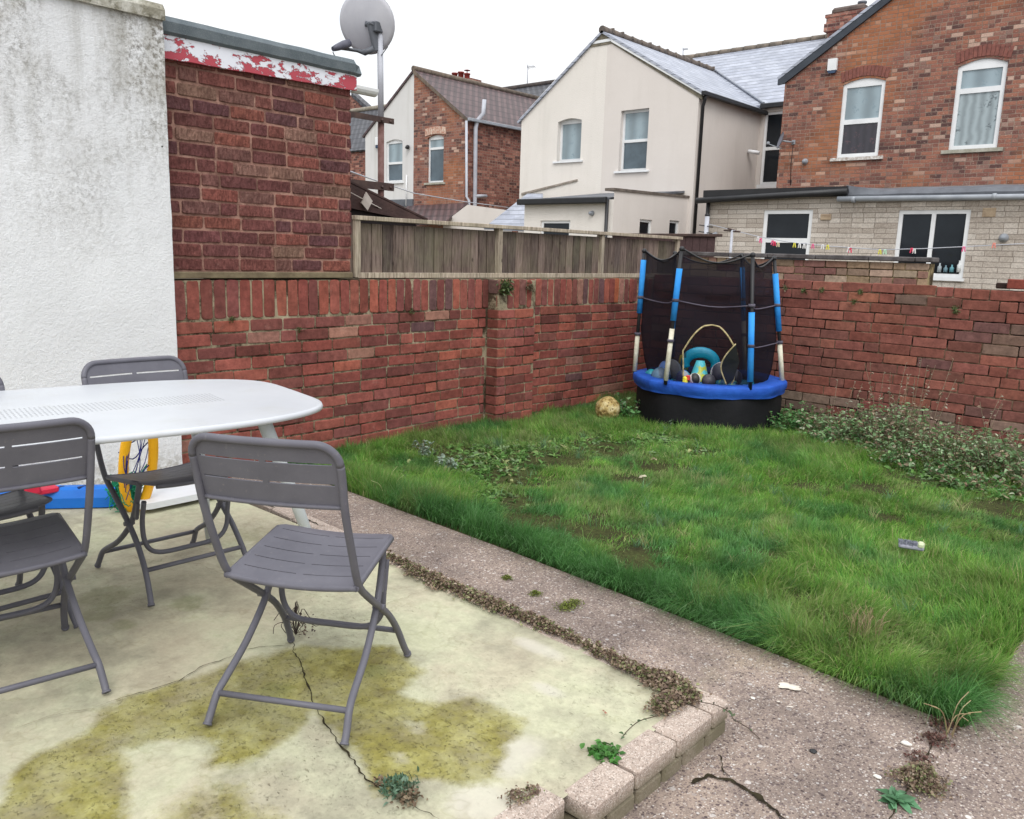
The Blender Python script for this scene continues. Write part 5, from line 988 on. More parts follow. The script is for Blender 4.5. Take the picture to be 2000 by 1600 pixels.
def make_chair(label, group):
    t = thing('folding_chair', label, 'chair', (0, 0, 0), 0, group); r = .0105; cm = M['chair']
    def P(mb, nm): return part(nm, mb, cm, t, world=False)
    # local axes: x right, y forward
    for s in (-1, 1):
        up = smooth([(s * .196, -.2968, .756), (s * .1958, -.285, .715), (s * .194, -.262, .62), (s * .192, -.215, .50), (s * .190, -.182, .425), (s * .188, -.150, .382), (s * .184, -.09, .335), (s * .182, .018, .256), (s * .184, .095, .195), (s * .188, .160, .12), (s * .194, .205, .045), (s * .200, .228, .006)], 5)
        b = MB(); b.tube(up, r, 10); b.tube([up[-2], up[-1]], .0125, 10); P(b, 'front_leg')
        b = MB(); rp = smooth([(s * .165, .095, .425), (s * .168, .075, .36), (s * .172, .018, .256), (s * .180, -.09, .16), (s * .186, -.20, .10), (s * .190, -.238, .075), (s * .194, -.268, .03), (s * .195, -.286, .006)], 5); b.tube(rp, r, 10); b.tube([rp[-2], rp[-1]], .0125, 10); P(b, 'rear_leg')
    # top rail of the back follows the rounded corners
    cv = lambda u: .018 * (1 - (u / .196) ** 2)
    def bk(u, v): t_ = v / .175; return (u, -.262 - .050 * t_ - .004 * t_ * t_ - cv(u), .640 + v)
    b = MB(); tp = [(-.196, -.262 - .0, .62)]
    arc = []
    for k in range(9): a = PI - PI / 2 * k / 8; arc.append((-.141 + .055 * math.cos(a), .755 + .055 * math.sin(a)))
    mid = [(-.141 + .282 * k / 10, .810) for k in range(1, 10)]; arc2 = [(-x, z) for x, z in reversed(arc)]
    full = arc + mid + arc2; b.tube([(x, -.262 - .050 * (z - .64) / .175 - cv(x) - .002, z) for x, z in full], .0105, 10); P(b, 'top_rail')
    b = MB(); slotted(b, bk, .190, .166, [.062, .118], .0055, [(-.175, -.008), (.008, .175)], .05, .004, 22); b.tube([(u / 100, -.262 - cv(u / 100) - .002, .640) for u in range(-19, 20, 2)], .006, 6); P(b, 'backrest')
    dip = lambda u, v: -.014 * (1 - (u / .19) ** 2)
    def st(u, v): q = v / .34; return (u * (1 - .03 * q), -.178 + v, .398 + .045 * q - .018 * max(0, q - .82) ** 2 * 20 + dip(u, v))
    b = MB(); slotted(b, st, .188, .34, [.058, .115, .172, .229, .286], .0032, [(-.165, -.010), (.010, .165)], .045, .004, 22); V_ = []
    for k in range(23): u = -.188 + .376 * k / 22; V_.append(st(u, 0.002))
    b.tube([(x, y, z - .006) for x, y, z in V_], .009, 6)
    for s in (-1, 1): b.tube([(s * .186 * (1 - .03 * v / .34), -.178 + v, .398 + .045 * v / .34 - .008) for v in [.0, .06, .12, .18, .24, .30]], .009, 6)
    V_ = [st(u, .336) for u in [-.135 + .27 * k / 12 for k in range(13)]]; b.tube([(x, y, z - .008) for x, y, z in V_], .009, 6); P(b, 'seat')
    b = MB(); b.tube([(-.187, -.238, .075), (.187, -.238, .075)], .0085, 8); P(b, 'rear_crossbar')
    b = MB(); b.tube([(-.189, .163, .116), (.189, .163, .116)], .0085, 8); P(b, 'front_crossbar')
    b = MB(); b.tube(smooth([(-.165, .125, .36), (-.165, .10, .27), (-.155, .10, .19), (-.11, .10, .150), (0, .10, .145), (.11, .10, .150), (.155, .10, .19), (.165, .10, .27), (.165, .125, .36)], 5), .009, 8); P(b, 'swing_bar')
    for s in (-1, 1): b = MB(); b.tube([(s * .162, .018, .256), (s * .198, .018, .256)], .009, 10); b.bbox((s * .170, .07, .315), (.006, .012, .035), .003, Matrix.Rotation(-.3, 3, 'X')); P(b, 'hinge')
    return t
def copy_tree(o, parent=None):
    c = o.copy(); S.collection.objects.link(c); c.parent = parent
    for ch in list(o.children): copy_tree(ch, c)
    return c
c1 = make_chair('grey metal folding chair pulled out alone at the front, nearest the kerb, whole in view', 'grey folding chairs round the white table')
for (x, y, th, lb) in ((-3.0, 1.435, -2, 'grey folding chair behind the table, backed by the white wall and yellow hoop'), (-2.607, .72, 172, 'grey folding chair at the left front, its back hiding the near table edge'), (-3.007, .777, 1, 'grey folding chair at the left edge behind the table, mostly cut off')):
    c = copy_tree(c1); c['label'] = lb; c.location = (x, y, PZ); c.rotation_euler = (0, 0, math.radians(th - 90))
c1.location = (-1.924, 1.336, PZ); c1.rotation_euler = (0, 0, math.radians(120.99 - 90))
# ------------------------------------------------------------------ table
TA = Vector((.17, .985, 0)); TL = Vector((.985, -.17, 0)); TO = Vector((-2.81, 1.0, 0)); TZ = .845
tb = thing('garden_table', 'long white metal garden table with rounded corners and perforated centre strip', 'table', (TO.x, TO.y, PZ))
a0_, a1_, hw = -1.05, .785, .485
def outline(ins):
    pts = []; n = 64
    for k in range(n):
        th = 2 * PI * k / n; c, s_ = math.cos(th), math.sin(th); e = 2 / 5.2
        u = math.copysign(abs(c) ** e, c) * ((a1_ - a0_) / 2 - ins); v = math.copysign(abs(s_) ** e, s_) * (hw - ins); 
        u += .0; vv = v * (1 - .16 * max(0, (u - .35) / .57) ** 2 - .16 * max(0, (-u - .35) / .57) ** 2) + 0 * c
        pts.append(((a0_ + a1_) / 2 + u + (.0 if abs(v) > .3 else .0), vv))
    return pts
b = MB(); rings = [(0.012, -.020), (0.002, -.018), (0, -.010), (.003, -.002), (.012, 0)]; n = 64; vs = []
for ins, dz in rings:
    for (u, v) in outline(ins): q = TO + TA * u + TL * v; vs.append((q.x, q.y, TZ + dz))
b.add(vs, [(r_ * n + k, r_ * n + (k + 1) % n, (r_ + 1) * n + (k + 1) % n, (r_ + 1) * n + k) for r_ in range(4) for k in range(n)], True); b.add(vs[4 * n:], [tuple(range(n))]); b.add(vs[:n], [tuple(reversed(range(n)))])
def table_mat():
    t = NT('white_table_paint'); p = t.coord(); rt = t.node('Mapping'); t.l(p, rt.inputs[0]); rt.inputs['Rotation'].default_value = (0, 0, math.radians(9.8)); sp = t.node('SeparateXYZ'); t.l(rt.outputs[0], sp.inputs[0])
    x, y = sp.outputs[0], sp.outputs[1]; 
    inx = t.math('LESS_THAN', t.math('ABSOLUTE', x), .085); iny = t.math('LESS_THAN', t.math('ABSOLUTE', t.math('SUBTRACT', y, -.13)), .62)
    rowf = t.math('DIVIDE', y, .014); row = t.math('FLOOR', rowf); fy = t.math('ABSOLUTE', t.math('SUBTRACT', t.math('FRACT', rowf), .5)); fx = t.math('ABSOLUTE', t.math('SUBTRACT', t.math('FRACT', t.math('ADD', t.math('DIVIDE', x, .028), t.math('MULTIPLY', row, .5))), .5))
    hole = t.math('MULTIPLY', t.math('LESS_THAN', fy, .17), t.math('LESS_THAN', fx, .36)); k = t.math('MULTIPLY', hole, t.math('MULTIPLY', inx, iny))
    c = t.mix(t.ramp(t.noise(p, 2.2, 5, .6), [(.35, 0), (.65, 1)]), srgb(190, 193, 197), srgb(180, 183, 188)); c = t.mix(t.math('MULTIPLY', k, .5), c, srgb(120, 122, 126)); c = t.mix(t.math('MULTIPLY', t.ramp(t.noise(p, 5, 6, .75), [(.52, 0), (.72, 1)]), .35), c, srgb(168, 168, 160)); c = t.mix(t.math('MULTIPLY', t.ramp(t.noise(p, 30, 4, .7), [(.66, 0), (.74, 1)]), .3), c, srgb(170, 168, 160))
    t.bump(t.math('SUBTRACT', 1, k), .0015); return t.fin(c, .38, .5)
M['table'] = table_mat(); part('tabletop', b, M['table'], tb)
wl = surf('table_leg_white', srgb(206, 212, 216), srgb(190, 196, 200), 4, .45, .0003, 80, .4)
for (ut, vt, uf, vf) in ((.50, -.33, .62, -.56), (.52, .33, .83, .14), (-.78, -.33, -.88, -.50), (-.78, .33, -.88, .47)):
    b = MB(); q0, q1 = TO + TA * ut + TL * vt, TO + TA * uf + TL * vf; b.tube([(q0.x, q0.y, TZ - .02), (q0.x * .5 + q1.x * .5, q0.y * .5 + q1.y * .5, (TZ + PZ) / 2), (q1.x, q1.y, PZ + .004)], [.024, .021, .015], 14); part('leg', b, wl, tb)
b = MB()
for v in (-.33, .33): q0, q1 = TO + TA * -.78 + TL * v, TO + TA * .52 + TL * v; b.tube([(q0.x, q0.y, TZ - .035), (q1.x, q1.y, TZ - .035)], .012, 8)
for u in (-.78, .52): q0, q1 = TO + TA * u + TL * -.33, TO + TA * u + TL * .33; b.tube([(q0.x, q0.y, TZ - .035), (q1.x, q1.y, TZ - .035)], .012, 8)
part('underframe', b, wl, tb)
# ------------------------------------------------------------------ toy basketball set lying by the white wall
XB_ = -4.02
yel = surf('yellow_toy_plastic', srgb(236, 178, 28), srgb(226, 164, 20), 5, .45, .0005, 60, .4); blu = surf('blue_toy_plastic', srgb(24, 116, 208), srgb(16, 98, 190), 4, .45, .0008, 50, .4); redp = surf('red_toy_plastic', srgb(206, 40, 72), srgb(180, 30, 58), 5, .45, .0005, 60, .4)
pst = thing('toy_post', 'long blue plastic toy basketball post lying on the patio by the white wall', 'toy post', (XB_, 1.2, PZ))
q0, q1 = onz(-60, 972, PZ + .052), onz(236, 966, PZ + .052); dv = (q1 - q0).normalized(); nv_ = Vector((-dv.y, dv.x, 0)); b = MB(); sect = [(-.045, -.05), (.045, -.05), (.050, .0), (.036, .038), (.018, .048), (-.018, .048), (-.036, .038), (-.050, .0)]; qs = [q0, q0 + (q1 - q0) * .92, q1]; vs = []
for i, q in enumerate(qs):
    for (a, c) in sect: k = .82 if i == 2 else 1; vs.append(q + nv_ * a * k + Vector((0, 0, c * k)))
b.add(vs, [(i * 8 + k, i * 8 + (k + 1) % 8, (i + 1) * 8 + (k + 1) % 8, (i + 1) * 8 + k) for i in range(2) for k in range(8)] + [tuple(range(8))[::-1], tuple(16 + k for k in range(8))]); part('post', b, blu, pst)
for f_ in (.30, .45, .60, .75):
    b = MB(); c = q0 + (q1 - q0) * f_ + nv_ * -.012 + Vector((0, 0, .044)); b.bbox(c - nv_ * -.0, (.008, .022, .006), .002, Matrix.Rotation(math.atan2(dv.y, dv.x) - PI / 2 + .8, 3, 'Z')); part('slot', b, surf('slot_dark_blue', srgb(14, 50, 110), srgb(10, 40, 90), 5, .6, 0) if 'slot_dark_blue' not in bpy.data.materials else bpy.data.materials['slot_dark_blue'], pst)
cl = thing('toy_clip', 'red plastic clip on the blue toy post', 'toy', onz(58, 962, PZ + .095)); c = cl.location
b = MB(); b.bbox(c + Vector((0, .0, .02)), (.05, .035, .022), .008); b.bbox(c + Vector((-.01, -.03, .05)), (.03, .02, .016), .006); b.bbox(c + Vector((.0, .07, .0)), (.035, .05, .014), .006); part('body', b, redp, cl); b = MB(); b.tube([c + Vector((.02, -.05, .045)), c + Vector((.02, .02, .05))], .008, 8); part('lever', b, redp, cl)
hp = thing('toy_hoop', 'yellow plastic basketball hoop standing upright under the table, blue net strings', 'toy hoop', (-3.9, 1.5, PZ))
hc = onx(270, 893, -3.86); hy, hz = .070, .25; hc = Vector((-3.86, hc.y, PZ + hz + .0)); b = MB(); ring = [(hc.x + .06 * math.sin(a), hc.y + hy * math.cos(a), hc.z + hz * math.sin(a)) for a in [2 * PI * k / 40 for k in range(41)]]; b.tube(ring, .023, 12, False); part('ring', b, yel, hp)
b = MB(); random.seed(12)
for k in range(9):
    a = PI * .12 + PI * .76 * k / 8; p0 = Vector((hc.x, hc.y + hy * math.cos(a) * .85, hc.z + hz * math.sin(a) * .85)); p1 = Vector((hc.x + .03, hc.y - .06 + random.uniform(-.03, .03), hc.z - hz * .55 + random.uniform(-.03, .06))); md = (p0 + p1) / 2 + Vector((.02, random.uniform(-.03, .03), 0)); b.tube(smooth([p0, md, p1], 5), .0021, 5)
for z in (-.05, .06, .14): b.tube(smooth([Vector((hc.x, hc.y - .09, hc.z + z)), Vector((hc.x + .01, hc.y - .03, hc.z + z - .04)), Vector((hc.x, hc.y + .03, hc.z + z + .01)), Vector((hc.x, hc.y + .08, hc.z + z + .05))], 4), .003, 5)
part('net', b, surf('blue_net_cord', srgb(36, 44, 120), srgb(28, 34, 96), 20, .8, 0), hp)
b = MB(); random.seed(6); gc = onz(248, 962, PZ + .08)
for k in range(70):
    P_ = [gc + Vector((.03 + random.gauss(0, .025), -.02 + random.gauss(0, .035), random.gauss(0, .045))) for _ in range(5)]; 
    for p in P_: p.z = max(p.z, PZ + .006)
    b.tube(smooth(P_, 4), .0024, 4)
single('green_net', b, surf('green_net_cord', srgb(34, 150, 112), srgb(22, 118, 88), 20, .8, 0), 'tangled green toy net at the end of the blue post', 'net', (gc.x, gc.y, PZ))
bb = thing('toy_backboard', 'white plastic backboard propped low behind the yellow hoop', 'backboard', (-3.75, 1.75, PZ)); zb = PZ + .05
cs = [onz(275, 965, zb), onz(300, 985, zb), onz(395, 972, zb), onz(398, 930, zb), onz(290, 938, zb)]
c0_, ux_, uy_ = onz(335, 956, zb), None, None; b = MB(); hx_, hy_ = .16, .24; rr = .05; pts = []
for (sx, sy, a0__) in ((1, 1, 0), (-1, 1, 90), (-1, -1, 180), (1, -1, 270)):
    for k in range(5): a = math.radians(a0__ + 22.5 * k); pts.append((c0_.x + sx * (hx_ - rr) + rr * math.cos(a), c0_.y + .02 + sy * (hy_ - rr) + rr * math.sin(a), zb))
b.prism(pts, (0, 0, -.03)); part('panel', b, surf('white_toy_plastic', srgb(224, 226, 230), srgb(210, 212, 216), 3, .45, .0004, 60, .4), bb)
# ------------------------------------------------------------------ trampoline
TC = Vector((-3.44, 6.38, 0)); TR = .632; vd = Vector((-.475, .88, 0)).normalized(); vr = Vector((vd.y, -vd.x, 0)); RZ = .40
tr_ = thing('trampoline', 'small round trampoline with black safety net and blue edge pad, in the walled corner', 'trampoline', (TC.x, TC.y, 0))
def cyl(r, a, z): return TC + vr * (r * math.cos(a)) + vd * (r * math.sin(a)) + Vector((0, 0, z))
n = 96; b = MB(); vs = []; NR = 8
for k in range(n):
    a = 2 * PI * k / n; wv = noise.noise(Vector((math.cos(a) * 4, math.sin(a) * 4, 1))); w2 = noise.noise(Vector((math.cos(a) * 11, math.sin(a) * 11, 5)))
    octo = 1 - .035 * abs(math.sin(4 * a)) 
    for j, (r, z) in enumerate(((TR - .17, RZ - .030), (TR - .15, RZ - .004), (TR - .05, RZ + .0), (TR + .004, RZ - .004), (TR + .012, RZ - .016), (TR + .012 + .008 * w2, RZ - .06), (TR + .010 * wv, RZ - .078 - .006 * wv), (TR - .002 + .010 * w2, RZ - .100 + .012 * wv))): vs.append(cyl(r * octo, a, z + .004 * w2))
b.add(vs, [(k * NR + j, ((k + 1) % n) * NR + j, ((k + 1) % n) * NR + j + 1, k * NR + j + 1) for k in range(n) for j in range(NR - 1)], True); part('edge_pad', b, surf('blue_vinyl', srgb(40, 92, 188), srgb(28, 70, 158), 5, .62, .006, 26, .25), tr_)
b = MB(); vs = []
for k in range(n):
    a = 2 * PI * k / n; pl_ = 1 - .05 * abs(math.sin(3 * a + .3)); w2 = noise.noise(Vector((math.cos(a) * 8, math.sin(a) * 8, 9)))
    for j, z in enumerate((RZ - .08, .25, .1, -.02)): vs.append(cyl((TR - .02) * (pl_ if j else .97) + .003 * w2 * j, a, z))
b.add(vs, [(k * 4 + j, ((k + 1) % n) * 4 + j, ((k + 1) % n) * 4 + j + 1, k * 4 + j + 1) for k in range(n) for j in range(3)], True); part('skirt', b, surf('black_skirt_fabric', (.006, .006, .008), (.010, .010, .012), 4, .75, .004, 20, .25), tr_)
b = MB(); b.lathe([(0, 0), (TR - .14, .0)], TC + Vector((0, 0, RZ - .07)), (0, 0, 1), 48); part('mat', b, surf('black_mat', (.012, .012, .014), (.018, .018, .02), 8, .7, .002, 120), tr_)
def net_mat():
    t = NT('black_safety_net'); p = t.coord(); t.fin((.014, .012, .018), .8, .1); tp = t.node('BsdfTransparent'); ms = t.node('MixShader'); f = t.ramp(t.noise(p, 2.2, 4, .6), [(.35, .20), (.65, .36)]); t.l(f, ms.inputs[0]); f2 = t.math('SUBTRACT', 1, f); t.l(f2, ms.inputs[0])
    t.l(tp.outputs[0], ms.inputs[1]); t.l(t.b.outputs[0], ms.inputs[2]); t.l(ms.outputs[0], t.out.inputs[0]); return t.m
# posts: (pixel-free) angle round the ring, in radians measured from screen right
NZ = 1.42
pa = {k: math.radians(v) for k, v in dict(R=0, BR=60, BL=122, L=180, FL=238, FR=304).items()}
topin = .03
PT = {}
for k, a in pa.items():
    leanr = {'R': -.02, 'L': -.09, 'FL': -.04, 'FR': -.04, 'BR': -.06, 'BL': -.06}[k]; tw = {'L': -.03, 'FL': -.18, 'FR': .02, 'R': .02, 'BR': 0, 'BL': 0}[k]
    PT[k] = (cyl(TR * 1.0, a, RZ - .02), cyl(TR + leanr, a - tw, NZ + {'L': .01, 'FL': .03, 'FR': .0, 'R': -.02}.get(k, 0)))
for k_, o_x in dict(L=-.065, FL=-.055, FR=-.06, R=-.16, BR=-.08, BL=-.07).items(): PT[k_] = (PT[k_][0] + vr * (-.03 if k_ in ('FR', 'R') else 0), PT[k_][1] + vr * o_x)
foam = surf('blue_foam_sleeve', srgb(58, 150, 226), srgb(44, 132, 212), 8, .7, .003, 40, .2); oldw = surf('worn_white_foam', srgb(226, 222, 206), srgb(196, 190, 168), 14, .8, .003, 60); blk = M['black_plastic']
seg = {'L': (('b', .0, .36), ('w', .02, .34), ('f', .50, .93)), 'FL': (('w', .03, .42), ('f', .48, .86)), 'FR': (('f', .06, .58),), 'R': (('w', .0, .32), ('f', .42, .88)), 'BR': (('w', .0, .45), ('f', .45, .90)), 'BL': (('f', .1, .6),)}
for k, (p0, p1) in PT.items():
    b = MB(); b.tube([p0, p1], .015, 10); b.sphere(p1, .022, 10); po = part('post', b, blk, tr_)
    for (ty, s0, s1) in seg[k]:
        if ty == 'b': continue
        b = MB(); q0, q1 = p0.lerp(p1, s0), p0.lerp(p1, s1); b.tube([q0, q0.lerp(q1, .5), q1], .024 if ty == 'f' else .020, 12); part('foam_sleeve', b, foam if ty == 'f' else oldw, po)
    for f_ in (.63, .33): b = MB(); q = p0.lerp(p1, f_); b.tube([q + Vector((0, 0, -.012)), q + Vector((0, 0, .012))], .027, 10); part('strap', b, surf('grey_webbing', srgb(96, 92, 104), srgb(70, 66, 80), 8, .8, 0) if 'grey_webbing' not in bpy.data.materials else bpy.data.materials['grey_webbing'], po)
# net, with an arched doorway at the front
order = ['R', 'BR', 'BL', 'L', 'FL', 'FR']; b = MB(); NU, NV = 26, 30; grid = []
door = lambda s_, v: None
for i, k in enumerate(order):
    p1 = PT[k][1]; q1 = PT[order[(i + 1) % 6]][1]; b0 = PT[k][0]; c0q = PT[order[(i + 1) % 6]][0]
    for u in range(NU):
        f_ = u / NU; row = []
        for v in range(NV + 1):
            t_ = v / NV; A = p1.lerp(b0, t_); B = q1.lerp(c0q, t_); P_ = A.lerp(B, f_); sag = math.sin(PI * f_); 
            rad = P_ - TC; rad.z = 0; inward = .02 + .075 * sag * (.4 if t_ < .3 else 1) + .22 * max(0, t_ - .62) ** 1.3 * 1.6
            P_ = P_ - rad.normalized() * (inward * (1 if v else .5)); P_.z -= .085 * sag * (1 - t_) ** 2 ; P_.z += .006 * noise.noise(P_ * 6)
            P_ += rad.normalized() * .014 * noise.noise(P_ * 5) 
            if t_ > .97: P_.z = RZ - .04
            row.append(P_)
        grid.append((k, f_, row))
vs = [p for _, _, r in grid for p in r]; n = len(grid); fs = []
DU, DZ = None, None
def indoor(k, f_, v):
    # doorway between the two front posts
    if k != 'FL': return False
    z = 1 - v / NV; cx_ = .52; return z < .47 and ((f_ - cx_) / .40) ** 2 + (max(0, z - .12) / .36) ** 2 < 1
for i in range(n):
    for v in range(NV):
        if indoor(grid[i][0], grid[i][1] + .5 / NU, v + .5): continue
        a = i * (NV + 1) + v; c = ((i + 1) % n) * (NV + 1) + v; fs.append((a, c, c + 1, a + 1))
b.add(vs, fs, True); nt_o = part('safety_net', b, net_mat(), tr_)
b = MB(); b.tube([grid[i % n][2][0] + Vector((0, 0, .004)) for i in range(n + 1)], .007, 6); part('hem', b, blk, nt_o)
def onnet(f_, z):      # point of the front panel
    i = order.index('FL') * NU; fu = min(max(f_, 0), .999) * NU; r0 = grid[i + int(fu)][2]; v = (1 - z) * NV; v0 = int(min(v, NV - 1)); return r0[v0].lerp(r0[v0 + 1], v - v0) - vd * .012
dpts = []
for k in range(25):
    a = PI * k / 24; dpts.append(onnet(.52 - .40 * math.cos(a), .12 + .36 * math.sin(a)))
dpts = [onnet(.14, .03), onnet(.12, .07)] + dpts + [onnet(.92, .05), onnet(.86, -.0)]
b = MB(); b.tube(dpts, .007, 6); part('door_trim', b, surf('cream_door_piping', srgb(206, 190, 146), srgb(150, 136, 96), 30, .8, 0), nt_o)
b = MB(); zf = [onnet(.86, .34) - vd * .03, onnet(.74, .24) - vd * .05, onnet(.72, .14) - vd * .05, onnet(.84, .02) - vd * .03, onnet(.92, .06) - vd * .015, onnet(.925, .20) - vd * .015]; b.prism(zf, vd * .006); part('door_flap', b, blk, nt_o)
b = MB(); b.tube(smooth(zf[:4], 5), .006, 5); part('door_trim', b, bpy.data.materials['cream_door_piping'], nt_o)
for (zz, nm) in ((.63, 0), (.33, 1)):
    b = MB(); pts = []
    for (i0, j0) in ((3, 4), (4, 5), (5, 0)):
        k0, k1 = order[i0], order[(i0 + 1) % 6]
        if zz < .5 and k0 != 'FR': continue
        for u in range(9):
            f_ = u / 9; A = PT[k0][0].lerp(PT[k0][1], zz); B = PT[k1][0].lerp(PT[k1][1], zz); P_ = A.lerp(B, f_); P_.z -= .035 * math.sin(PI * f_); rad = P_ - TC; rad.z = 0; pts.append(P_ - rad.normalized() * (.07 * math.sin(PI * f_) + .0))
    pts.append(PT['R'][0].lerp(PT['R'][1], zz)); b.tube(pts, .005, 5); part('cord', b, surf('grey_cord', srgb(104, 98, 110), srgb(80, 74, 88), 8, .8, 0) if 'grey_cord' not in bpy.data.materials else bpy.data.materials['grey_cord'], nt_o)
# toys in it
def onT(px, py, dd): # point at given ring depth along view from the centre
    r = ray(px, py); n_ = vd; o_ = Vector((0, 0, H)); t_ = ((TC + vd * dd) - o_).dot(n_) / r.dot(n_); return o_ + r * t_
toy = thing('inflatable_toy', 'cyan inflatable mushroom-shaped toy with a blue base, inside the trampoline', 'inflatable', TC + Vector((0, 0, RZ - .06)))
cb = onT(1368, 708, -.05); cyan = surf('cyan_vinyl', srgb(24, 160, 192), srgb(12, 130, 168), 6, .35, .002, 20, .5)
b = MB(); b.tube([(cb + vr * (.125 * math.cos(a)) + Vector((0, 0, .095 * math.sin(a) - .01))) for a in [math.radians(-25 + 230 * k / 20) for k in range(21)]], [.035 + .012 * math.sin(PI * k / 20) for k in range(21)], 14); part('arch', b, cyan, toy)
b = MB(); b.tube([cb - vd * .05 + Vector((0, 0, .02)), cb - vd * .06 + Vector((0, 0, -.04)), cb - vd * .08 + Vector((0, 0, -.14)), cb - vd * .09 + Vector((0, 0, -.17))], [.035, .055, .085, .09], 18); 
def splash():
    t = NT('cyan_yellow_splash'); p = t.coord(); t.bump(t.noise(p, 20, 3), .002); c = t.mix(t.ramp(t.noise(p, 12, 3, .6), [(.54, 0), (.58, 1)]), srgb(90, 200, 214), srgb(188, 196, 70)); return t.fin(c, .4, .5)
part('cone', b, splash(), toy)
b = MB(); b.tube([cb - vd * .12 + vr * -.11 + Vector((0, 0, -.15)), cb - vd * .15 + Vector((0, 0, -.18)), cb - vd * .12 + vr * .10 + Vector((0, 0, -.17))], [.035, .045, .035], 12); part('base', b, surf('royal_blue_vinyl', srgb(30, 66, 170), srgb(24, 50, 140), 6, .4, .002, 20), toy)
b = MB(); q = onT(1338, 707, .02); b.tube([q + Vector((0, 0, .05)), q + vr * -.02 + Vector((0, 0, -.06))], [.045, .05], 14); single('yellow_beaker', b, surf('yellow_green_plastic', srgb(186, 170, 50), srgb(170, 150, 40), 8, .5, .001, 40), 'yellow tub behind the cyan inflatable toy', 'tub', q)
def ball(px, py, dd, r, cols, label, nm='toy_ball', seam=3, rotv=(0, .4, 0)):
    q = onT(px, py, dd); b = MB(); R_ = Matrix.Rotation(rotv[0], 3, 'X') @ Matrix.Rotation(rotv[1], 3, 'Y') @ Matrix.Rotation(rotv[2], 3, 'Z')
    def cf(d): d = R_ @ d; k = int((math.atan2(d.y, d.x) / (2 * PI) + .5) * seam * 2) % len(cols); return cols[k] if abs(d.z) < .93 else cols[0]
    b.sphere(q, r, 40, colf=cf); m_ = 'ball_vinyl'; return single(nm, b, bpy.data.materials.get(m_) or colored(m_, .45, .4, .1, 20, .0006, 90), label, 'ball', q, None)
D_ = (.03, .03, .045)
ball(1411, 730, -.28, .098, [(.42, .40, .46), D_, D_, (.05, .045, .08), D_], 'round ball half pale grey, half dark, beside the doorway flap')
ball(1308, 724, -.12, .100, [(.16, .17, .20), (.06, .12, .30), (.20, .20, .22), (.28, .30, .34), (.05, .07, .10)], 'grey, blue and white ball at the back left of the toy heap')
ball(1290, 736, -.22, .080, [(.05, .13, .22), (.10, .18, .26), (.06, .09, .14)], 'dull blue-grey ball at the left of the toy heap behind the net')
ball(1272, 734, -.05, .058, [(.02, .30, .36), (.02, .22, .28)], 'teal ball at the far left of the toy heap behind the net')
ball(1357, 740, -.40, .048, [(.66, .64, .62), (.02, .02, .02), (.7, .68, .66), (.35, .08, .1)], 'small white and black ball at the front of the toy heap', seam=2)
ball(1384, 744, -.36, .056, [(.03, .03, .04), (.05, .045, .06)], 'small dark ball at the front centre of the toy heap')
ball(1334, 738, -.34, .062, [(.05, .22, .34), (.10, .12, .30), (.24, .26, .30)], 'small blue and grey ball beside the left edge of the doorway')
ball(1432, 738, -.15, .075, [(.05, .05, .07), (.08, .09, .14)], 'dark navy ball behind the doorway flap at the right of the heap')
def swirl():
    t = NT('green_blue_swirl'); p = t.coord(); n_ = t.noise(p, 9, 3, .5, 1.5); return t.fin(t.ramp(n_, [(.35, srgb(30, 50, 90)), (.5, srgb(36, 92, 108)), (.58, srgb(110, 128, 60)), (.7, srgb(28, 40, 66))]), .5, .3)
b = MB(); q = onT(1418, 748, -.34); b.sphere(q, .07, 24, (1.5, 1, .55), dent=.25); single('crumpled_fabric', b, swirl(), 'crumpled green and navy patterned fabric in front of the dark ball', 'fabric', q)
b = MB(); vs = []; n = 30
for j in range(n):
    for i in range(n):
        u, v = (i / (n - 1) - .5) * .74, (j / (n - 1) - .5) * .5; p = TC + vr * u + vd * (v - .10) + Vector((0, 0, RZ - .05 + .045 * (noise.noise(Vector((u * 9, v * 9, 2))) + .5 * noise.noise(Vector((u * 22, v * 22, 2))) + .25))); vs.append(p)
b.add(vs, [(j * n + i, j * n + i + 1, (j + 1) * n + i + 1, (j + 1) * n + i) for j in range(n - 1) for i in range(n - 1)], True); single('crumpled_sheet', b, surf('teal_sheet', srgb(14, 120, 150), srgb(10, 84, 112), 7, .4, .003, 20, .5), 'crumpled teal plastic sheet under the toys on the trampoline', 'sheet', TC + Vector((0, 0, RZ - .05)))
b = MB(); q = onT(1350, 753, -.45); b.bbox(q, (.035, .03, .014), .01); b.bbox(q + vr * -.05 + Vector((0, 0, .04)), (.02, .02, .03), .01, None, (.7, .6, .05)); b.bbox(q + vr * -.03 + Vector((0, 0, .06)), (.015, .015, .02), .005, None, (.6, .05, .04)); single('small_toy', b, colored('toy_bits', .5), 'small red and yellow toy at the doorway of the net', 'toy', q)
for o_ in bpy.data.objects:
    if o_.name == 'small_toy':
        a = o_.data.color_attributes['Col']; 
        for i in range(24): a.data[i].color = (.6, .04, .03, 1)
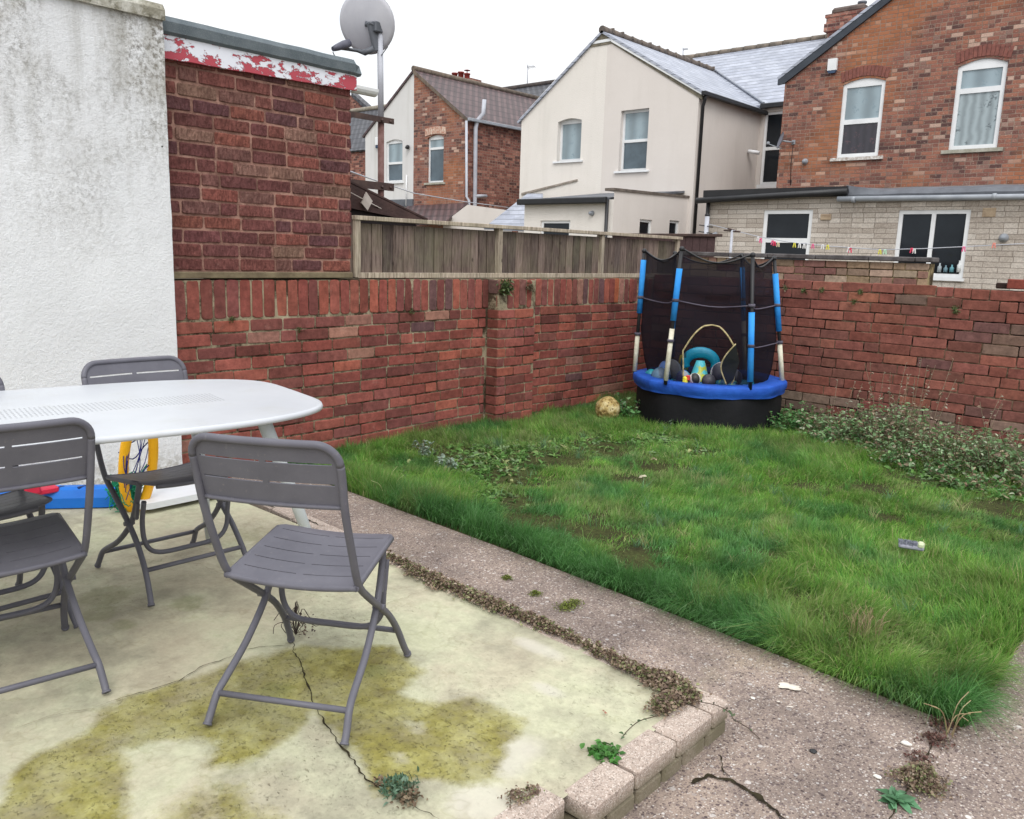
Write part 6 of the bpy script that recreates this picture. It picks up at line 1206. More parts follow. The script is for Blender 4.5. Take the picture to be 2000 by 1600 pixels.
# round pitted stone ball
q = onz(1180, 812, .06); q = Vector((-3.98, 5.68, .115))
def pit():
    t = NT('pitted_sandstone_ball'); p = t.coord(); n_ = t.noise(p, 16, 5, .7); c = t.ramp(n_, [(.35, srgb(104, 80, 40)), (.5, srgb(170, 148, 96)), (.66, srgb(206, 192, 150))]); v = t.node('TexVoronoi'); t.l(p, v.inputs[0]); v.inputs['Scale'].default_value = 34; c = t.mix(t.math('MULTIPLY', t.ramp(v.outputs['Distance'], [(.18, 1), (.32, 0)]), .8), c, srgb(90, 66, 34)); t.bump(v.outputs['Distance'], .008); return t.fin(c, .9, .2)
b = MB(); b.sphere(q, .105, 48, dent=.06); sb = single('stone_ball', b, pit(), 'round pitted sandy-coloured ball lying in the weeds beside the trampoline', 'ball', q)
# brush in the grass
q = onz(1780, 1066, .09); br = thing('scrubbing_brush', 'grey-bristled brush head with pale end lying in the lawn', 'brush', (q.x, q.y, .05)); dx = (onz(1804, 1070, .09) - onz(1754, 1062, .09)); L_ = dx.length; dx.normalize(); dy = Vector((-dx.y, dx.x, 0)); b = MB(); Rb = Matrix((dx, dy, Vector((0, 0, 1)))).transposed(); b.bbox(q + Vector((0, 0, -.005)), (L_ * .5, .018, .010), .006, Rb); part('back', b, surf('pale_grey_wood', srgb(160, 160, 172), srgb(120, 120, 134), 20, .8, .001, 50), br)
b = MB(); random.seed(8)
for k in range(260):
    u, v = random.uniform(-.5, .22) * L_, random.uniform(-.017, .017); p = q + dx * u + dy * v; b.tube([p, p + Vector((random.uniform(-.004, .004), random.uniform(-.004, .004), .022))], .0012, 3, False)
part('bristles', b, surf('grey_bristle', srgb(186, 188, 204), srgb(100, 102, 118), 60, .8, 0), br); b = MB(); b.bbox(q + dx * L_ * .36 + Vector((0, 0, .010)), (L_ * .14, .020, .014), .008, Rb); part('end_cap', b, surf('pale_green_end', srgb(200, 206, 176), srgb(180, 188, 150), 9, .7, .001, 40), br)

# ------------------------------------------------------------------ grass
M['grass'] = colored('grass_blades', .55, .25, .18, 14, 0, 10, .35)
M['leaf'] = colored('leaf_green', .55, .3, .2, 40, 0, 10, .25)
def blades(P, h, lean, wid, col, z0, seg=3):
    n = len(P); a = RNG.random(n) * 2 * PI; d = np.stack([np.cos(a), np.sin(a)], 1) * wid[:, None]; V = np.zeros((n, seg * 2 + 1, 3)); bx = P
    for s_ in range(seg + 1):
        t = s_ / seg; c = bx + lean * (t ** 1.7)[None] if False else bx + lean * (t ** 1.7); l2 = np.linalg.norm(lean, axis=1); z = z0 + h * t * np.sqrt(np.clip(1 - (np.minimum(l2 / h, .92) * t) ** 2, .05, 1)); w_ = (1 - t) ** .6
        if s_ < seg: V[:, 2 * s_, :2] = c - d * w_; V[:, 2 * s_ + 1, :2] = c + d * w_; V[:, 2 * s_, 2] = z; V[:, 2 * s_ + 1, 2] = z
        else: V[:, 2 * s_, :2] = c; V[:, 2 * s_, 2] = z
    k = seg * 2 + 1; o = (np.arange(n) * k)[:, None]; F4 = np.concatenate([o + np.array([[2 * s_, 2 * s_ + 1, 2 * s_ + 3, 2 * s_ + 2]]) for s_ in range(seg - 1)]) if seg > 1 else np.zeros((0, 4), int)
    F3 = o + np.array([[2 * seg - 2, 2 * seg - 1, 2 * seg]]); C = np.repeat(col[:, None, :], k, 1); 
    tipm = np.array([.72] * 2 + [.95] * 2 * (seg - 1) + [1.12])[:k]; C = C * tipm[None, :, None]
    return V.reshape(-1, 3), F4, F3, C.reshape(-1, 3)
def mixc(cols, wts, n):
    cols = np.array(cols); i = RNG.choice(len(cols), n, p=np.array(wts) / sum(wts)); return cols[i] * (1 + .22 * (RNG.random((n, 1)) - .5) * 2)
bare_px = [(905, 880, .22), (950, 905, .25), (1000, 925, .22), (1055, 895, .16), (985, 975, .16), (1030, 1015, .15), (1150, 1030, .16), (1240, 1080, .10), (1240, 1085, .1), (1290, 905, .16), (1370, 880, .16), (1235, 930, .10), (1490, 1082, .09), (1110, 900, .14), (1180, 870, .2), (1800, 925, .2), (1960, 990, .15), (1730, 1010, .07), (1560, 1160, .05), (1300, 860, .2), (1050, 885, .15), (1700, 955, .12), (1570, 950, .08)]
BARE = [(onz(x, y, .03).x, onz(x, y, .03).y, r * 1.2) for x, y, r in bare_px]
N = 360000
xs = RNG.uniform(-4.5, -.49, N); ys_ = 2.66 + (RNG.random(N) ** 1.35) * (7.08 - 2.66)
edge_lo = edge_y(xs) + .008 + .008 * (vn(xs, ys_ * 0, 9, 3) - .5); keep = ys_ > edge_lo
bare = np.zeros(N)
for (cx, cy, r) in BARE: bare = np.maximum(bare, np.clip(1.55 - np.sqrt((xs - cx) ** 2 + (ys_ - cy) ** 2) / r + (fbm(xs, ys_, 7, 3) - .5) * 1.6, 0, 1))
patch = fbm(xs, ys_, 1.4, 8); patch2 = fbm(xs, ys_, 4.5, 30)
dT = np.sqrt((xs - TC.x) ** 2 + (ys_ - TC.y) ** 2); keep &= dT > TR - .02
keep &= RNG.random(N) > bare * .95
bedline = 6.35 - .55 * np.clip((xs + 2.9) / 1.6, 0, 1.3) - .35 * np.clip((xs + 1.6), 0, 2); inbed = (ys_ > bedline) & (xs > -2.9); keep &= ~(inbed & (RNG.random(N) < .75))
xs, ys_, bare, patch, patch2, edge_lo = xs[keep], ys_[keep], bare[keep], patch[keep], patch2[keep], edge_lo[keep]; n = len(xs)
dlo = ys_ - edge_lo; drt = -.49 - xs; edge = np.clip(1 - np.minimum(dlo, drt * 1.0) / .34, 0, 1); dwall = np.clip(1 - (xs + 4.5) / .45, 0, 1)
h = (.032 + .052 * np.clip((patch - .35) * 2.6, 0, 1) + .020 * patch2) * (1 - .6 * bare) + edge * .070 + dwall * .035; h *= RNG.uniform(.55, 1.2, n) * (.62 + .76 * vn(xs, ys_, 11, 44))
fl = fbm(xs, ys_, 1.1, 50) * 4 * PI; mag = (.25 + .35 * fbm(xs, ys_, 3.3, 60)) * h
lean = np.stack([np.cos(fl), np.sin(fl)], 1) * mag[:, None]
lean += np.stack([edge * (drt < dlo) * .055, -edge * (dlo <= drt) * .045], 1) * RNG.uniform(.2, 1.2, (n, 1)); lean += RNG.normal(0, 1, (n, 2)) * (h * .42)[:, None]
cA = mixc([(.17, .37, .055), (.23, .43, .08), (.12, .30, .05), (.34, .42, .13), (.52, .47, .24)], [5, 5, 3, 1.8, .8], n); cB = mixc([(.09, .26, .065), (.12, .30, .085), (.20, .38, .16), (.06, .19, .04)], [4, 4, 1.6, 3], n); cC = mixc([(.26, .38, .10), (.38, .40, .17), (.17, .31, .07), (.44, .37, .24)], [4, 2, 4, 1], n)
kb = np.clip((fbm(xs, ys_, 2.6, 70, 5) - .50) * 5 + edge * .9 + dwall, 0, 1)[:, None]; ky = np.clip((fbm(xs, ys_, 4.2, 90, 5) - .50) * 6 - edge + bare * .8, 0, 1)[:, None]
col = cA * (1 - kb) + cB * kb; col = col * (1 - ky * .75) + cC * ky * .75; col *= (1 - .30 * (vn(xs, ys_, 13, 40)[:, None] - .5) * 2) * (1 - .14 * (patch2[:, None] - .5) * 2)
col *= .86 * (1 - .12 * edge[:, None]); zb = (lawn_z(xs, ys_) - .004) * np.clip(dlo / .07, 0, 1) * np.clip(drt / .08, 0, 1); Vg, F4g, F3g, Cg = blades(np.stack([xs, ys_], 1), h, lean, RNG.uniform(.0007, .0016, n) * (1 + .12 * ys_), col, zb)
# coarse long blades and straw, in tufts
nt_ = 420; tx, ty = RNG.uniform(-4.45, -.55, nt_), RNG.uniform(2.75, 6.9, nt_); wgt = RNG.random(nt_); k = 26
tx2 = np.repeat(tx, k) + RNG.normal(0, .016, nt_ * k); ty2 = np.repeat(ty, k) + RNG.normal(0, .016, nt_ * k); ok = (np.sqrt((tx2 - TC.x) ** 2 + (ty2 - TC.y) ** 2) > TR) & (ty2 > edge_y(tx2) + .06) & (tx2 < -.51); bt = np.zeros(nt_ * k)
for (cx, cy, r) in BARE: bt = np.maximum(bt, ((tx2 - cx) ** 2 + (ty2 - cy) ** 2) < r * r)
ok &= ~((bt > 0) & (RNG.random(nt_ * k) < .85)); aa = RNG.random(nt_ * k) * 2 * PI; hh = RNG.uniform(.05, .13, nt_ * k) * np.repeat(.6 + .6 * wgt, k)
ln_ = np.stack([np.cos(aa), np.sin(aa)], 1) * (hh * RNG.uniform(.3, .85, nt_ * k))[:, None]; tcol = .8 * np.repeat(mixc([(.12, .33, .07), (.22, .41, .10), (.18, .34, .18), (.42, .44, .20)], [4, 3, 1.5, 1], nt_), k, 0) * RNG.uniform(.8, 1.25, (nt_ * k, 1))
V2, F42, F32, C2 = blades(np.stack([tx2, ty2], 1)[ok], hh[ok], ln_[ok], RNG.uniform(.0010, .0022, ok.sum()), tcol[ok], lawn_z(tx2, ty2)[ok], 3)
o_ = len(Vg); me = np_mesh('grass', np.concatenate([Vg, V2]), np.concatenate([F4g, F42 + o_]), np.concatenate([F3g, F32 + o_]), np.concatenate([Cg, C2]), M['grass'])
g = bpy.data.objects.new('grass', me); S.collection.objects.link(g); tag(g, 'long uneven lawn grass with bare and yellowed patches', 'grass', kind='stuff')
# ------------------------------------------------------------------ leaves
def leaves(n, P, D, L_, W_, col, fold=.25, droop=.2):
    """n leaves: base P, direction D (unit), length, width; six points each, folded along the midrib"""
    up = np.tile([0, 0, 1.], (n, 1)) + RNG.normal(0, .45, (n, 3)); sd = np.cross(D, up); sd /= np.linalg.norm(sd, axis=1)[:, None] + 1e-9; nr = np.cross(sd, D)
    L1 = L_[:, None]; W1 = W_[:, None]; dr = -np.array([0, 0, 1.])[None] * L1 * droop
    V = np.zeros((n, 8, 3)); V[:, 0] = P; V[:, 1] = P + D * L1 * .30 + sd * W1 * .44 + nr * W1 * fold; V[:, 2] = P + D * L1 * .62 + sd * W1 * .40 + nr * W1 * fold + dr * .35; V[:, 3] = P + D * L1 + dr
    V[:, 4] = P + D * L1 * .62 - sd * W1 * .40 + nr * W1 * fold + dr * .35; V[:, 5] = P + D * L1 * .30 - sd * W1 * .44 + nr * W1 * fold; V[:, 6] = P + D * L1 * .3; V[:, 7] = P + D * L1 * .62 + dr * .35
    o = (np.arange(n) * 8)[:, None]; F4 = np.concatenate([o + np.array([[6, 1, 2, 7]]), o + np.array([[5, 6, 7, 4]])]); F3 = np.concatenate([o + np.array([[0, 1, 6]]), o + np.array([[0, 6, 5]]), o + np.array([[7, 2, 3]]), o + np.array([[7, 3, 4]])])
    C = np.repeat(col[:, None, :], 8, 1); C[:, 6:] *= .85; return V.reshape(-1, 3), F4, F3, C.reshape(-1, 3)
def sph(n, zlo=-.3, zhi=1):
    z = RNG.uniform(zlo, zhi, n); a = RNG.random(n) * 2 * PI; r = np.sqrt(np.clip(1 - z * z, 0, 1)); return np.stack([r * np.cos(a), r * np.sin(a), z], 1)
def leafobj(name, arr, mat=None, parent=None, base=None):
    V, F4, F3, C = arr
    if base is not None: V = V - np.array(base)
    o = bpy.data.objects.new(name, np_mesh(name, V, F4, F3, C, mat or M['leaf'])); S.collection.objects.link(o)
    if base is not None and parent is None: o.location = base
    o.parent = parent; return o
def bush(label, cx, cy, rx, ry, hz, n, Lf, cols, wts, group=None, stalks=0, stalkh=.3, name='shrub', stemcol=(.22, .16, .11), z0=0, dead=0):
    t = thing(name, label, name.replace('_', ' '), (cx, cy, z0), 0, group); b = MB(); tips = []; ns = max(6, int(n / 15))
    for i in range(ns):
        a = random.uniform(0, 2 * PI); r = math.sqrt(random.random()); x0, y0 = cx + rx * r * .7 * math.cos(a), cy + ry * r * .7 * math.sin(a); hh = hz * random.uniform(.45, 1) * (1 - .45 * r * r); lx, ly = rx * .4 * math.cos(a) * r + random.gauss(0, .03), ry * .4 * math.sin(a) * r + random.gauss(0, .03)
        if stalks and i < stalks: hh = hz + stalkh * random.uniform(.4, 1)
        p = [Vector((x0, y0, z0)), Vector((x0 + lx * .3, y0 + ly * .3, z0 + hh * .5)), Vector((x0 + lx, y0 + ly, z0 + hh))]; b.tube(smooth(p, 3), [.0022] * 6 + [.001] if False else .0018, 4, False, stemcol if i >= stalks else (.28, .22, .15)); tips.append((p, i < stalks))
    part('stems', b, M['leaf'], t); P = []; D = []; Ls = []; dd = []
    per = max(1, n // ns)
    for p, st in tips:
        for q in range(per):
            f_ = random.uniform(.12 if not st else .35, 1); c = (p[0].lerp(p[1], f_ * 2) if f_ < .5 else p[1].lerp(p[2], f_ * 2 - 1)); a = random.uniform(0, 2 * PI); el = random.uniform(-.2, .8); P.append(c); D.append((math.cos(a) * math.cos(el), math.sin(a) * math.cos(el), math.sin(el))); Ls.append(Lf * random.uniform(.5, 1.2) * (.7 if st else 1)); dd.append(st)
    m_ = len(P); col = mixc(cols, wts, m_); dm = np.array(dd); col[dm] = mixc([(.42, .34, .26), (.34, .36, .28), (.30, .22, .15)], [2, 2, 1], int(dm.sum())) if dm.any() else col[dm]
    if dead: k = RNG.random(m_) < dead; col[k] = mixc([(.22, .15, .09), (.34, .27, .18)], [1, 1], int(k.sum()))
    Ls = np.array(Ls); arr = leaves(m_, np.array([tuple(p) for p in P]), np.array(D), Ls, Ls * .5, col); leafobj('foliage', arr, None, t, (cx, cy, z0)); return t
GREY = [(.20, .32, .15), (.27, .38, .21), (.15, .27, .10), (.40, .44, .31), (.28, .21, .15), (.12, .19, .07)]; GW = [4, 2.6, 3, 1, 1.0, 2]
GRN = [(.09, .24, .07), (.13, .31, .10), (.06, .17, .05), (.22, .36, .16)]; NW = [3, 3, 2, 1]
GP = 'leafy shrubs in the border under the right-hand wall'; random.seed(77)
for (x, y, rx, ry, hz, n, cl_, wt_, st, sh_, lb, dead) in (
    (-2.72, 6.55, .22, .28, .22, 1100, GRN, NW, 0, 0, 'low dark green feathery shrub just right of the trampoline', 0),
    (-2.42, 6.50, .26, .38, .24, 1300, GREY, GW, 3, .22, 'grey-green shrub with a few tall stalks, next to the dark feathery one', .10),
    (-2.08, 6.60, .28, .34, .32, 1500, GREY, GW, 5, .30, 'grey-green shrub with pale dried stalks, against the wall in the border middle', .14),
    (-1.80, 6.35, .30, .42, .33, 1800, GREY, GW, 8, .34, 'tallest grey-green shrub of the border, topped by dry pinkish stalks', .16),
    (-1.45, 6.30, .30, .44, .30, 1800, GREY, GW, 3, .16, 'rounded grey-green shrub right of the tallest one', .10),
    (-1.12, 6.25, .30, .42, .30, 1700, GREY, GW, 2, .14, 'spreading grey-green shrub near the right edge of the photo', .08),
    (-.78, 6.05, .30, .45, .28, 1500, GREY, GW, 2, .12, 'grey-green shrub cut by the right edge of the photo, nearest the lawn', .08),
    (-.60, 6.45, .35, .5, .34, 1400, GREY, GW, 2, .12, 'grey-green shrub in the far right corner against the wall', .08),
    (-2.25, 6.2, .34, .20, .15, 650, GRN + GREY, NW + GW, 0, 0, 'low mixed green plant at the front of the border, left part', .12),
    (-1.65, 5.95, .34, .18, .13, 600, GRN + GREY, NW + GW, 0, 0, 'low scrubby green plant between tallest shrub and lawn', .18),
    (-1.15, 5.72, .28, .18, .12, 480, GRN + GREY, NW + GW, 0, 0, 'low straggly plant at the lawn edge with brown dead leaves', .30)):
    bush(lb, x, y, rx, ry, hz * 1.3, int(n * .85), .040, cl_, wt_, GP, st, sh_, dead=dead)
def pw(px, py, z=.02): q = onz(px, py, z); return q.x, q.y
x, y = pw(1226, 818); bush('leafy green nettle-like weed between the stone ball and trampoline', x, y, .10, .08, .26, 190, .055, GRN + [(.14, .22, .12)], NW + [2], name='weed')
x, y = pw(1325, 838); bush('low grey-green weed in front of the trampoline skirt, left part', x, y, .14, .06, .11, 120, .045, [(.12, .18, .11), (.18, .24, .16), (.07, .14, .05)], [2, 1, 2], name='weed')
x, y = pw(1354, 828); bush('small upright weed before the centre of the trampoline skirt', x, y, .05, .05, .14, 60, .045, [(.12, .18, .11), (.18, .24, .16)], [1, 1], name='weed')
x, y = pw(1530, 830); bush('green weed clump at the right foot of the trampoline', x, y, .16, .12, .12, 260, .045, GRN, NW, name='weed')
SIL = [(.26, .34, .26), (.34, .42, .34), (.18, .26, .18)]
x, y = pw(829, 888); bush('silvery feathery plant close to the wall, taller of two', x, y, .055, .055, .13, 240, .032, SIL, [2, 2, 1], name='silver_plant')
x, y = pw(872, 908); bush('silvery feathery plant, lower and nearer of two', x, y, .07, .06, .09, 240, .034, SIL, [2, 2, 1], name='silver_plant')
# weeds covering the ground by the left wall and round the trampoline
Pw = []; cl = []
for (px, py, r, k) in [(840, 930, .18, 160), (905, 915, .22, 260), (960, 885, .22, 240), (1020, 870, .2, 240), (1080, 855, .22, 300), (1140, 842, .2, 320), (1190, 845, .2, 320), (1250, 850, .2, 320), (1310, 858, .22, 320), (1380, 862, .22, 280), (1450, 858, .18, 200), (760, 925, .14, 160), (960, 905, .1, 60), (940, 960, .15, 100), (1330, 890, .15, 120), (1600, 860, .25, 260), (1700, 885, .22, 220), (1850, 930, .2, 200), (1960, 960, .15, 120), ]:
    cx, cy = pw(px, py, .02); k = int(k * .62); Pw.append(np.stack([cx + RNG.normal(0, r, k), cy + RNG.normal(0, r * .7, k)], 1))
Pw = np.concatenate(Pw); k0 = 7; C0 = mixc([(.17, .36, .08), (.24, .42, .12), (.26, .38, .18), (.12, .27, .06), (.40, .44, .18)], [3, 3, 1.5, 2, .8], len(Pw)); Pw = np.repeat(Pw, k0, 0); C0 = np.repeat(C0, k0, 0) * RNG.uniform(.5, .85, (len(Pw), 1))
ok = (Pw[:, 0] > -4.46) & (np.sqrt((Pw[:, 0] - TC.x) ** 2 + (Pw[:, 1] - TC.y) ** 2) > TR + .0) & (Pw[:, 1] < 7.05); Pw, C0 = Pw[ok], C0[ok]; n = len(Pw); D = sph(n, .1, .85); Ls = RNG.uniform(.015, .07, n); arr = leaves(n, np.concatenate([Pw, lawn_z(Pw[:, 0], Pw[:, 1])[:, None]], 1), D, Ls, Ls * RNG.uniform(.12, .42, n), C0, .2, .35)
o = leafobj('weeds', arr); tag(o, 'low mixed weeds covering the ground along the walls', 'weeds', kind='stuff')
# moss and stonecrop
def mossy(name, pts, label, cat, kind, cols, wts, Lf=.009, dens=60, zz=PZ, hgt=.018, group=None, lump=True):
    """pts: (x, y, radius, count)"""
    P = []; 
    for (x, y, r, k) in pts: q = RNG.normal(0, 1, (k, 2)) * r * .5; P.append(np.stack([x + q[:, 0], y + q[:, 1], zz + hgt * np.exp(-(q ** 2).sum(1) / (r * r) * 1.6) * RNG.random(k) + hgt * .5 * (vn(x + q[:, 0], y + q[:, 1], 28, 4))], 1))
    P = np.concatenate(P); n = len(P); D = sph(n, -.1, 1); Ls = RNG.uniform(.5, 1.3, n) * Lf; c = mixc(cols, wts, n); V, F4, F3, C = leaves(n, P, D, Ls, Ls * .7, c); base = (pts[0][0], pts[0][1], zz); o = leafobj(name, (V, F4, F3, C), None, None, base); tag(o, label, cat, group, kind); return o
BRN = [(.24, .17, .12), (.32, .24, .17), (.15, .10, .075), (.28, .28, .14), (.17, .20, .08), (.42, .34, .26)]; BWt = [4, 3, 3, 2, 1.6, 1]
line = [(750, 1088, .02), (800, 1112, .03), (850, 1138, .04), (900, 1158, .05), (950, 1182, .05), (1000, 1200, .045), (1050, 1222, .035), (1100, 1243, .03), (1150, 1268, .03), (1200, 1295, .03), (1250, 1320, .035), (1300, 1340, .05), (1335, 1360, .045), (1305, 1375, .035), (1285, 1395, .03)]
pts = []
for (a, c) in zip(line[:-1], line[1:]):
    for k in range(5):
        t_ = k / 5; q = onz(a[0] + (c[0] - a[0]) * t_, a[1] + (c[1] - a[1]) * t_, PZ); r = a[2] + (c[2] - a[2]) * t_; w_ = .35 + 1.1 * float(vn(q.x, q.y, 16, 7)); pts.append((q.x + random.gauss(0, .006), q.y + random.gauss(0, .006), r * .85 * w_, int(230 * r * w_ / .04)))
mossy('stonecrop', pts, 'brown creeping stonecrop and moss along the inside of the patio edging', 'moss', 'stuff', BRN, BWt, .012, hgt=.030)
q = onz(1010, 1562, PZ); q2 = onz(1040, 1548, PZ); mossy('moss_patch', [(q.x, q.y, .03, 260), (q2.x, q2.y, .018, 120)], 'brown moss patch at the patio edge, bottom middle of the photo', 'moss', None, BRN, BWt, .008, hgt=.014)
MG = [(.16, .20, .03), (.22, .26, .05), (.09, .12, .02), (.12, .10, .05)]
for (px, py, r, lb, k) in ((990, 1132, .020, 'small bright green moss tuft on the path, farthest of three', 1), (1046, 1163, .022, 'small bright green moss tuft on the path, middle of three', 1), (1112, 1186, .035, 'largest bright green moss patch on the path, nearest of three', 3)):
    cs = [(*pw(px + 10 * (j - k // 2), py - 5 * (j - k // 2), .0), r, 260) for j in range(k)]; mossy('moss_patch', cs, lb, 'moss', None, MG, [3, 2, 2, 1], .007, zz=.003, hgt=.014, group='moss patches on the concrete path')
x, y = pw(1790, 1535, 0); mossy('moss_mound', [(x, y, .055, 1300), (x + .02, y + .02, .045, 700)], 'round brown moss mound on the path joint behind a green rosette', 'moss', None, BRN, BWt, .010, zz=.0, hgt=.05)
x, y = pw(1828, 1450, 0); x2, y2 = pw(1800, 1490, 0); x3, y3 = pw(1840, 1420, 0); mossy('dead_stonecrop', [(x, y, .045, 260), (x2, y2, .04, 180), (x3, y3, .045, 220)], 'dark reddish dead growth on the path below the lawn corner', 'moss', None, [(.14, .06, .05), (.20, .11, .09), (.08, .045, .035), (.22, .17, .12)], [3, 2, 3, 1], .010, zz=.0, hgt=.018)
def rosette(label, px, py, z, n, L_, cols, name='weed', el=(.1, .9), wr=.38, rad=.01):
    q = onz(px, py, z); P = np.array([[q.x, q.y, z]] * n) + RNG.normal(0, rad, (n, 3)) * [1, 1, .15]; a = RNG.random(n) * 2 * PI; e = RNG.uniform(*el, n); D = np.stack([np.cos(a) * np.cos(e), np.sin(a) * np.cos(e), np.sin(e)], 1); Ls = L_ * RNG.uniform(.6, 1.15, n); arr = leaves(n, P, D, Ls, Ls * wr, mixc(cols, [1] * len(cols), n), .2, .3); o = leafobj(name, arr, None, None, (q.x, q.y, z)); return tag(o, label, 'weed')
rosette('bright green leafy weed rosette in front of the brown moss mound', 1748, 1565, .004, 26, .060, [(.10, .24, .12), (.14, .30, .16), (.07, .18, .08)], rad=.006)
rosette('small green clover-like weed growing by the patio edging block', 1180, 1472, PZ, 90, .026, [(.05, .17, .03), (.09, .24, .05), (.04, .11, .02)], wr=.7, rad=.018)
rosette('blue-green weed with dead brown base in the patio crack, bottom of photo', 776, 1538, PZ, 190, .024, [(.09, .17, .10), (.15, .23, .16), (.06, .11, .06)], el=(.3, 1.4), wr=.3, rad=.022)
q = onz(800, 1560, PZ); mossy('dead_leaves', [(q.x, q.y, .03, 120), (onz(740, 1530, PZ).x, onz(740, 1530, PZ).y, .015, 60)], 'dry brown leaf litter beside the blue-green patio weed', 'leaf litter', None, [(.16, .11, .07), (.26, .20, .13), (.08, .07, .04)], [2, 1, 1], .012, hgt=.010)
# wiry dead weed in the crack behind the front chair
q = onz(578, 1240, PZ); t = thing('dead_weed', 'thin dark wiry dead weed in the patio crack behind the front chair legs', 'weed', (q.x, q.y, PZ)); b = MB(); random.seed(44)
for k in range(16):
    a = random.uniform(0, 2 * PI); r = random.uniform(.02, .07); hh = random.uniform(.04, .11); b.tube(smooth([q, q + Vector((r * .5 * math.cos(a), r * .5 * math.sin(a), hh)), q + Vector((r * math.cos(a), r * math.sin(a), hh * .8)), q + Vector((r * 1.1 * math.cos(a + .5), r * 1.1 * math.sin(a + .5), hh * .5))], 3), .0013, 4, False, (.07, .05, .045))
part('stems', b, M['leaf'], t); arr_n = 40; P = np.array([tuple(q)] * arr_n) + np.abs(RNG.normal(0, .03, (arr_n, 3))) * [1, 1, 1.2]; D = sph(arr_n); Ls = RNG.uniform(.006, .016, arr_n); leafobj('leaves', leaves(arr_n, P, D, Ls, Ls * .6, mixc([(.10, .07, .06), (.16, .11, .08)], [1, 1], arr_n)), None, t, tuple(q))
# straw clump, straw stalks
def strawy(label, px, py, n, h0, h1, spread, lean0, col, name='straw_clump', z=0.02, r=.0009):
    q = onz(px, py, z); b = MB()
    for k in range(n):
        x0, y0 = q.x + random.gauss(0, spread), q.y + random.gauss(0, spread); a = random.uniform(0, 2 * PI); hh = random.uniform(h0, h1); l = random.uniform(.1, 1) * lean0; b.tube(smooth([(x0, y0, z - .02), (x0 + l * .35 * math.cos(a), y0 + l * .35 * math.sin(a), z + hh * .7), (x0 + l * math.cos(a), y0 + l * math.sin(a), z + hh)], 3), r, 3, False, vary(col, .25))
    return single(name, b, M['leaf'], label, 'dry grass', (q.x, q.y, 0))
random.seed(50)
strawy('bleached dry straw tuft standing in the near part of the lawn', 1685, 1245, 70, .06, .12, .035, .05, (.42, .33, .20)); strawy('few long pale dry stalks at the nearest lawn corner', 1850, 1425, 7, .06, .11, .01, .12, (.48, .38, .22), r=.0016)
strawy('pale looping dry stalks in the weeds by the left end of the lawn', 760, 960, 9, .06, .13, .05, .11, (.45, .45, .22), r=.0014)
# trailing stems over the edging
def trail(pts, label, leafcol, nl=10):
    t = thing('trailing_weed', label, 'weed', pts[0]); b = MB(); P_ = smooth(pts, 5); b.tube(P_, .0013, 4, False, (.10, .07, .05)); part('stem', b, M['leaf'], t); n = nl; idx = [random.randrange(len(P_)) for _ in range(n)]; P = np.array([tuple(P_[i]) for i in idx]); D = sph(n, 0, 1); Ls = RNG.uniform(.010, .02, n); leafobj('leaves', leaves(n, P, D, Ls, Ls * .6, mixc(leafcol, [1] * len(leafcol), n)), None, t, tuple(pts[0])); return t
trail([onz(1285, 1398, PZ + .01), onz(1250, 1408, PZ + .012), onz(1228, 1425, PZ + .008), onz(1213, 1443, PZ + .006)], 'thin leafy stem trailing from the stonecrop onto the patio', [(.07, .12, .05), (.10, .15, .08)], 8)
trail([onz(1362, 1370, PZ + .012), onz(1400, 1378, PZ + .012), onz(1425, 1392, PZ + .008), Vector((-.975, 2.11, .06)), onz(1458, 1420, .012), onz(1485, 1444, .008)], 'thin dark stem hanging over the outer corner of the edging', [(.08, .07, .05), (.10, .14, .07)], 12)
# plants on the walls
def wallplant(label, p, r, cols, n=160, L_=.03):
    P = np.array([tuple(p)] * n) + np.clip(RNG.normal(0, r, (n, 3)), -r * 1.6, r * 1.6) * [.6, 1, 1]; D = sph(n, -.6, 1); D[:, 0] = np.abs(D[:, 0]) if abs(p.x + 4.4) < .4 else D[:, 0]; Ls = RNG.uniform(.5, 1.2, n) * L_; o = leafobj('wall_plant', leaves(n, P, D, Ls, Ls * .4, mixc(cols, [1] * len(cols), n)), None, None, tuple(p)); return tag(o, label, 'wall plant')
wallplant('green fern-like plant rooted in the top of the brick pier', onx(986, 562, -4.36), .028, [(.12, .17, .06), (.18, .22, .12), (.07, .10, .03)], 200, .045); wallplant('small brownish dried plant on the wall top right of the pier', onx(1035, 562, -4.36), .018, [(.14, .11, .07), (.10, .09, .05)], 90, .03)
for k, (px, py, lb) in enumerate(((1533, 562, 'pale dry sprig in the top joint of the right-hand wall, nearest the trampoline'), (1570, 568, 'dark green sprig in the top joint of the right-hand wall, second from the trampoline'), (1606, 566, 'bushy green sprig in the top joint of the right-hand wall'), (1680, 571, 'yellowish green sprig in the top joint of the right-hand wall, rightmost of the top row'), (1866, 606, 'green sprig sprouting from a gap in the right-hand wall below its repaired part'), (1668, 590, 'tiny green sprig in the second joint of the right-hand wall'))):
    p = ony(px, py, YB - .02); wallplant(lb, p, .012 if k != 4 else .018, [(.09, .14, .05), (.16, .20, .08)] if k else [(.3, .25, .16), (.12, .14, .06)], 60 if k != 4 else 110, .022)
for (px, py, lb) in ((803, 608, 'mossy green sprig under the coping bricks, midway along the left wall'), (452, 624, 'tiny dark green sprig under the coping bricks near the white wall'), (585, 644, 'tiny dark sprig in the left wall joint above the table end')):
    wallplant(lb, onx(px, py, -4.49), .012, [(.05, .08, .02), (.09, .11, .04)], 50, .016)
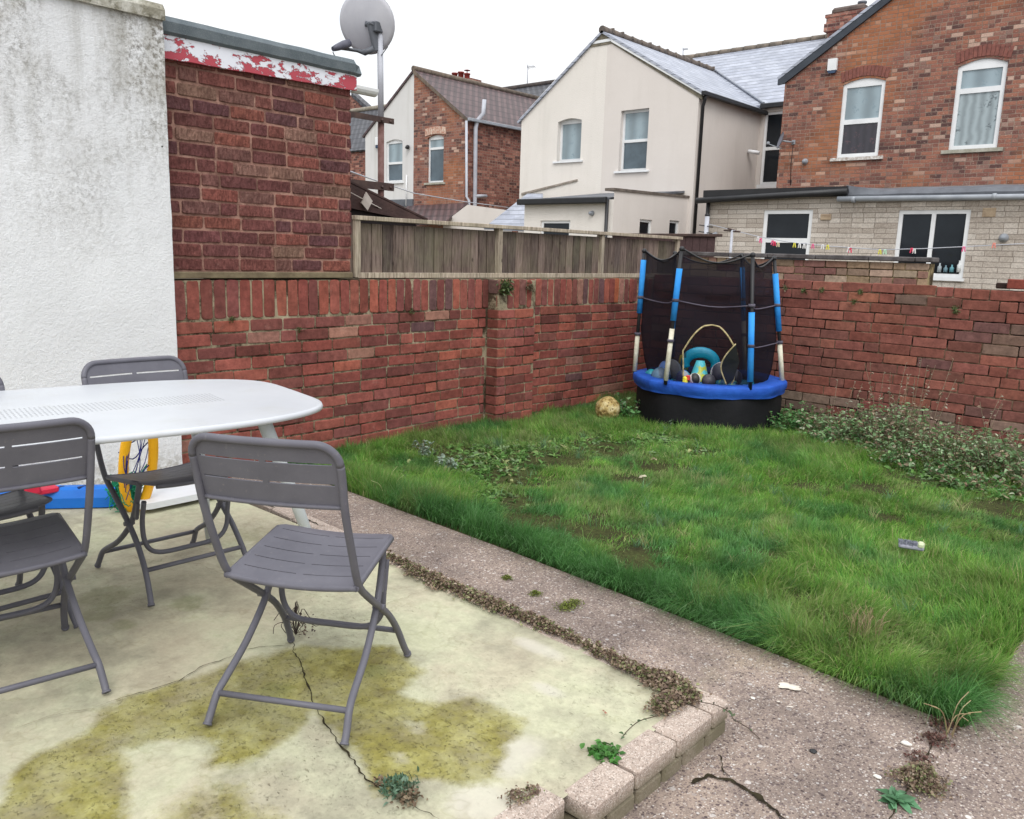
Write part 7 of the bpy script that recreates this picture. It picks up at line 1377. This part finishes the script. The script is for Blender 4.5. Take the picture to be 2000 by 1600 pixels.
# splash, pebbles and litter on the path
b = MB(); random.seed(3); 
for (px, py, rx, ry) in ((1540, 1345, .035, .014), (1530, 1340, .018, .008), (1552, 1350, .02, .010), (1520, 1375, .006, .004), (1542, 1385, .010, .003)):
    q = onz(px, py, 0); n = 22; pts = []
    for k in range(n): a = 2 * PI * k / n; rr = 1 + .5 * noise.noise(Vector((math.cos(a) * 2 + px, math.sin(a) * 2, 1))); u_, v_ = rx * rr * math.cos(a), ry * rr * math.sin(a); pts.append((q.x + .74 * u_ - .67 * v_, q.y + .67 * u_ + .74 * v_, .0082))
    b.add(pts, [tuple(range(n))])
b.v = [(x, y, z + .0002 * (i // 22)) for i, (x, y, z) in enumerate(b.v)]
single('paint_splash', b, surf('dried_white_splash', srgb(216, 208, 196), srgb(190, 180, 168), 40, .8, .0005, 90), 'dried whitish splash on the concrete path beside the lawn', 'splash', onz(1540, 1345, 0))
for (px, py, r, lb) in ((1770, 1455, .012, 'larger white pebble on the path near the lawn corner'), (1714, 1520, .009, 'white pebble on the path left of the brown moss mound'), (1470, 1366, .007, 'small white pebble on the path just off the edging corner')):
    q = onz(px, py, .003); b = MB(); b.sphere(q + Vector((0, 0, .004)), r, 14, (1.2, .8, .5), dent=.3); single('pebble', b, surf('white_pebble', srgb(226, 222, 214), srgb(204, 198, 188), 40, .7, .0004, 90) if 'white_pebble' not in bpy.data.materials else bpy.data.materials['white_pebble'], lb, 'pebble', q, 'white pebbles on the path')
b = MB(); q = onz(1588, 1469, .003); b.lathe([(0, .001), (.009, .001), (.011, .004), (.006, .005), (0, .003)], q, (0, 0, 1), 12); single('bolt_hole', b, M['black_plastic'], 'tiny round black plug in the concrete path', 'plug', q)
for (px, py, c, z, lb) in ((1255, 932, (.55, .50, .36), .05, 'pale fallen leaf on the lawn near the bare strip'), (1278, 898, (.50, .38, .26), .05, 'tan fallen leaf on the lawn beneath the trampoline'), (1352, 882, (.5, .52, .25), .05, 'yellowish leaf lying on the far lawn'), (1180, 1393, (.45, .20, .14), PZ, 'tiny reddish leaf on the patio near the corner')):
    q = onz(px, py, z); n = 3; P = np.array([tuple(q + Vector((0, 0, .004)))] * n); D = sph(n, 0, .3); Ls = np.full(n, .03 if z != PZ else .012); tag(leafobj('fallen_leaf', leaves(n, P, D, Ls, Ls * .6, mixc([c], [1], n)), None, None, tuple(q)), lb, 'leaf')
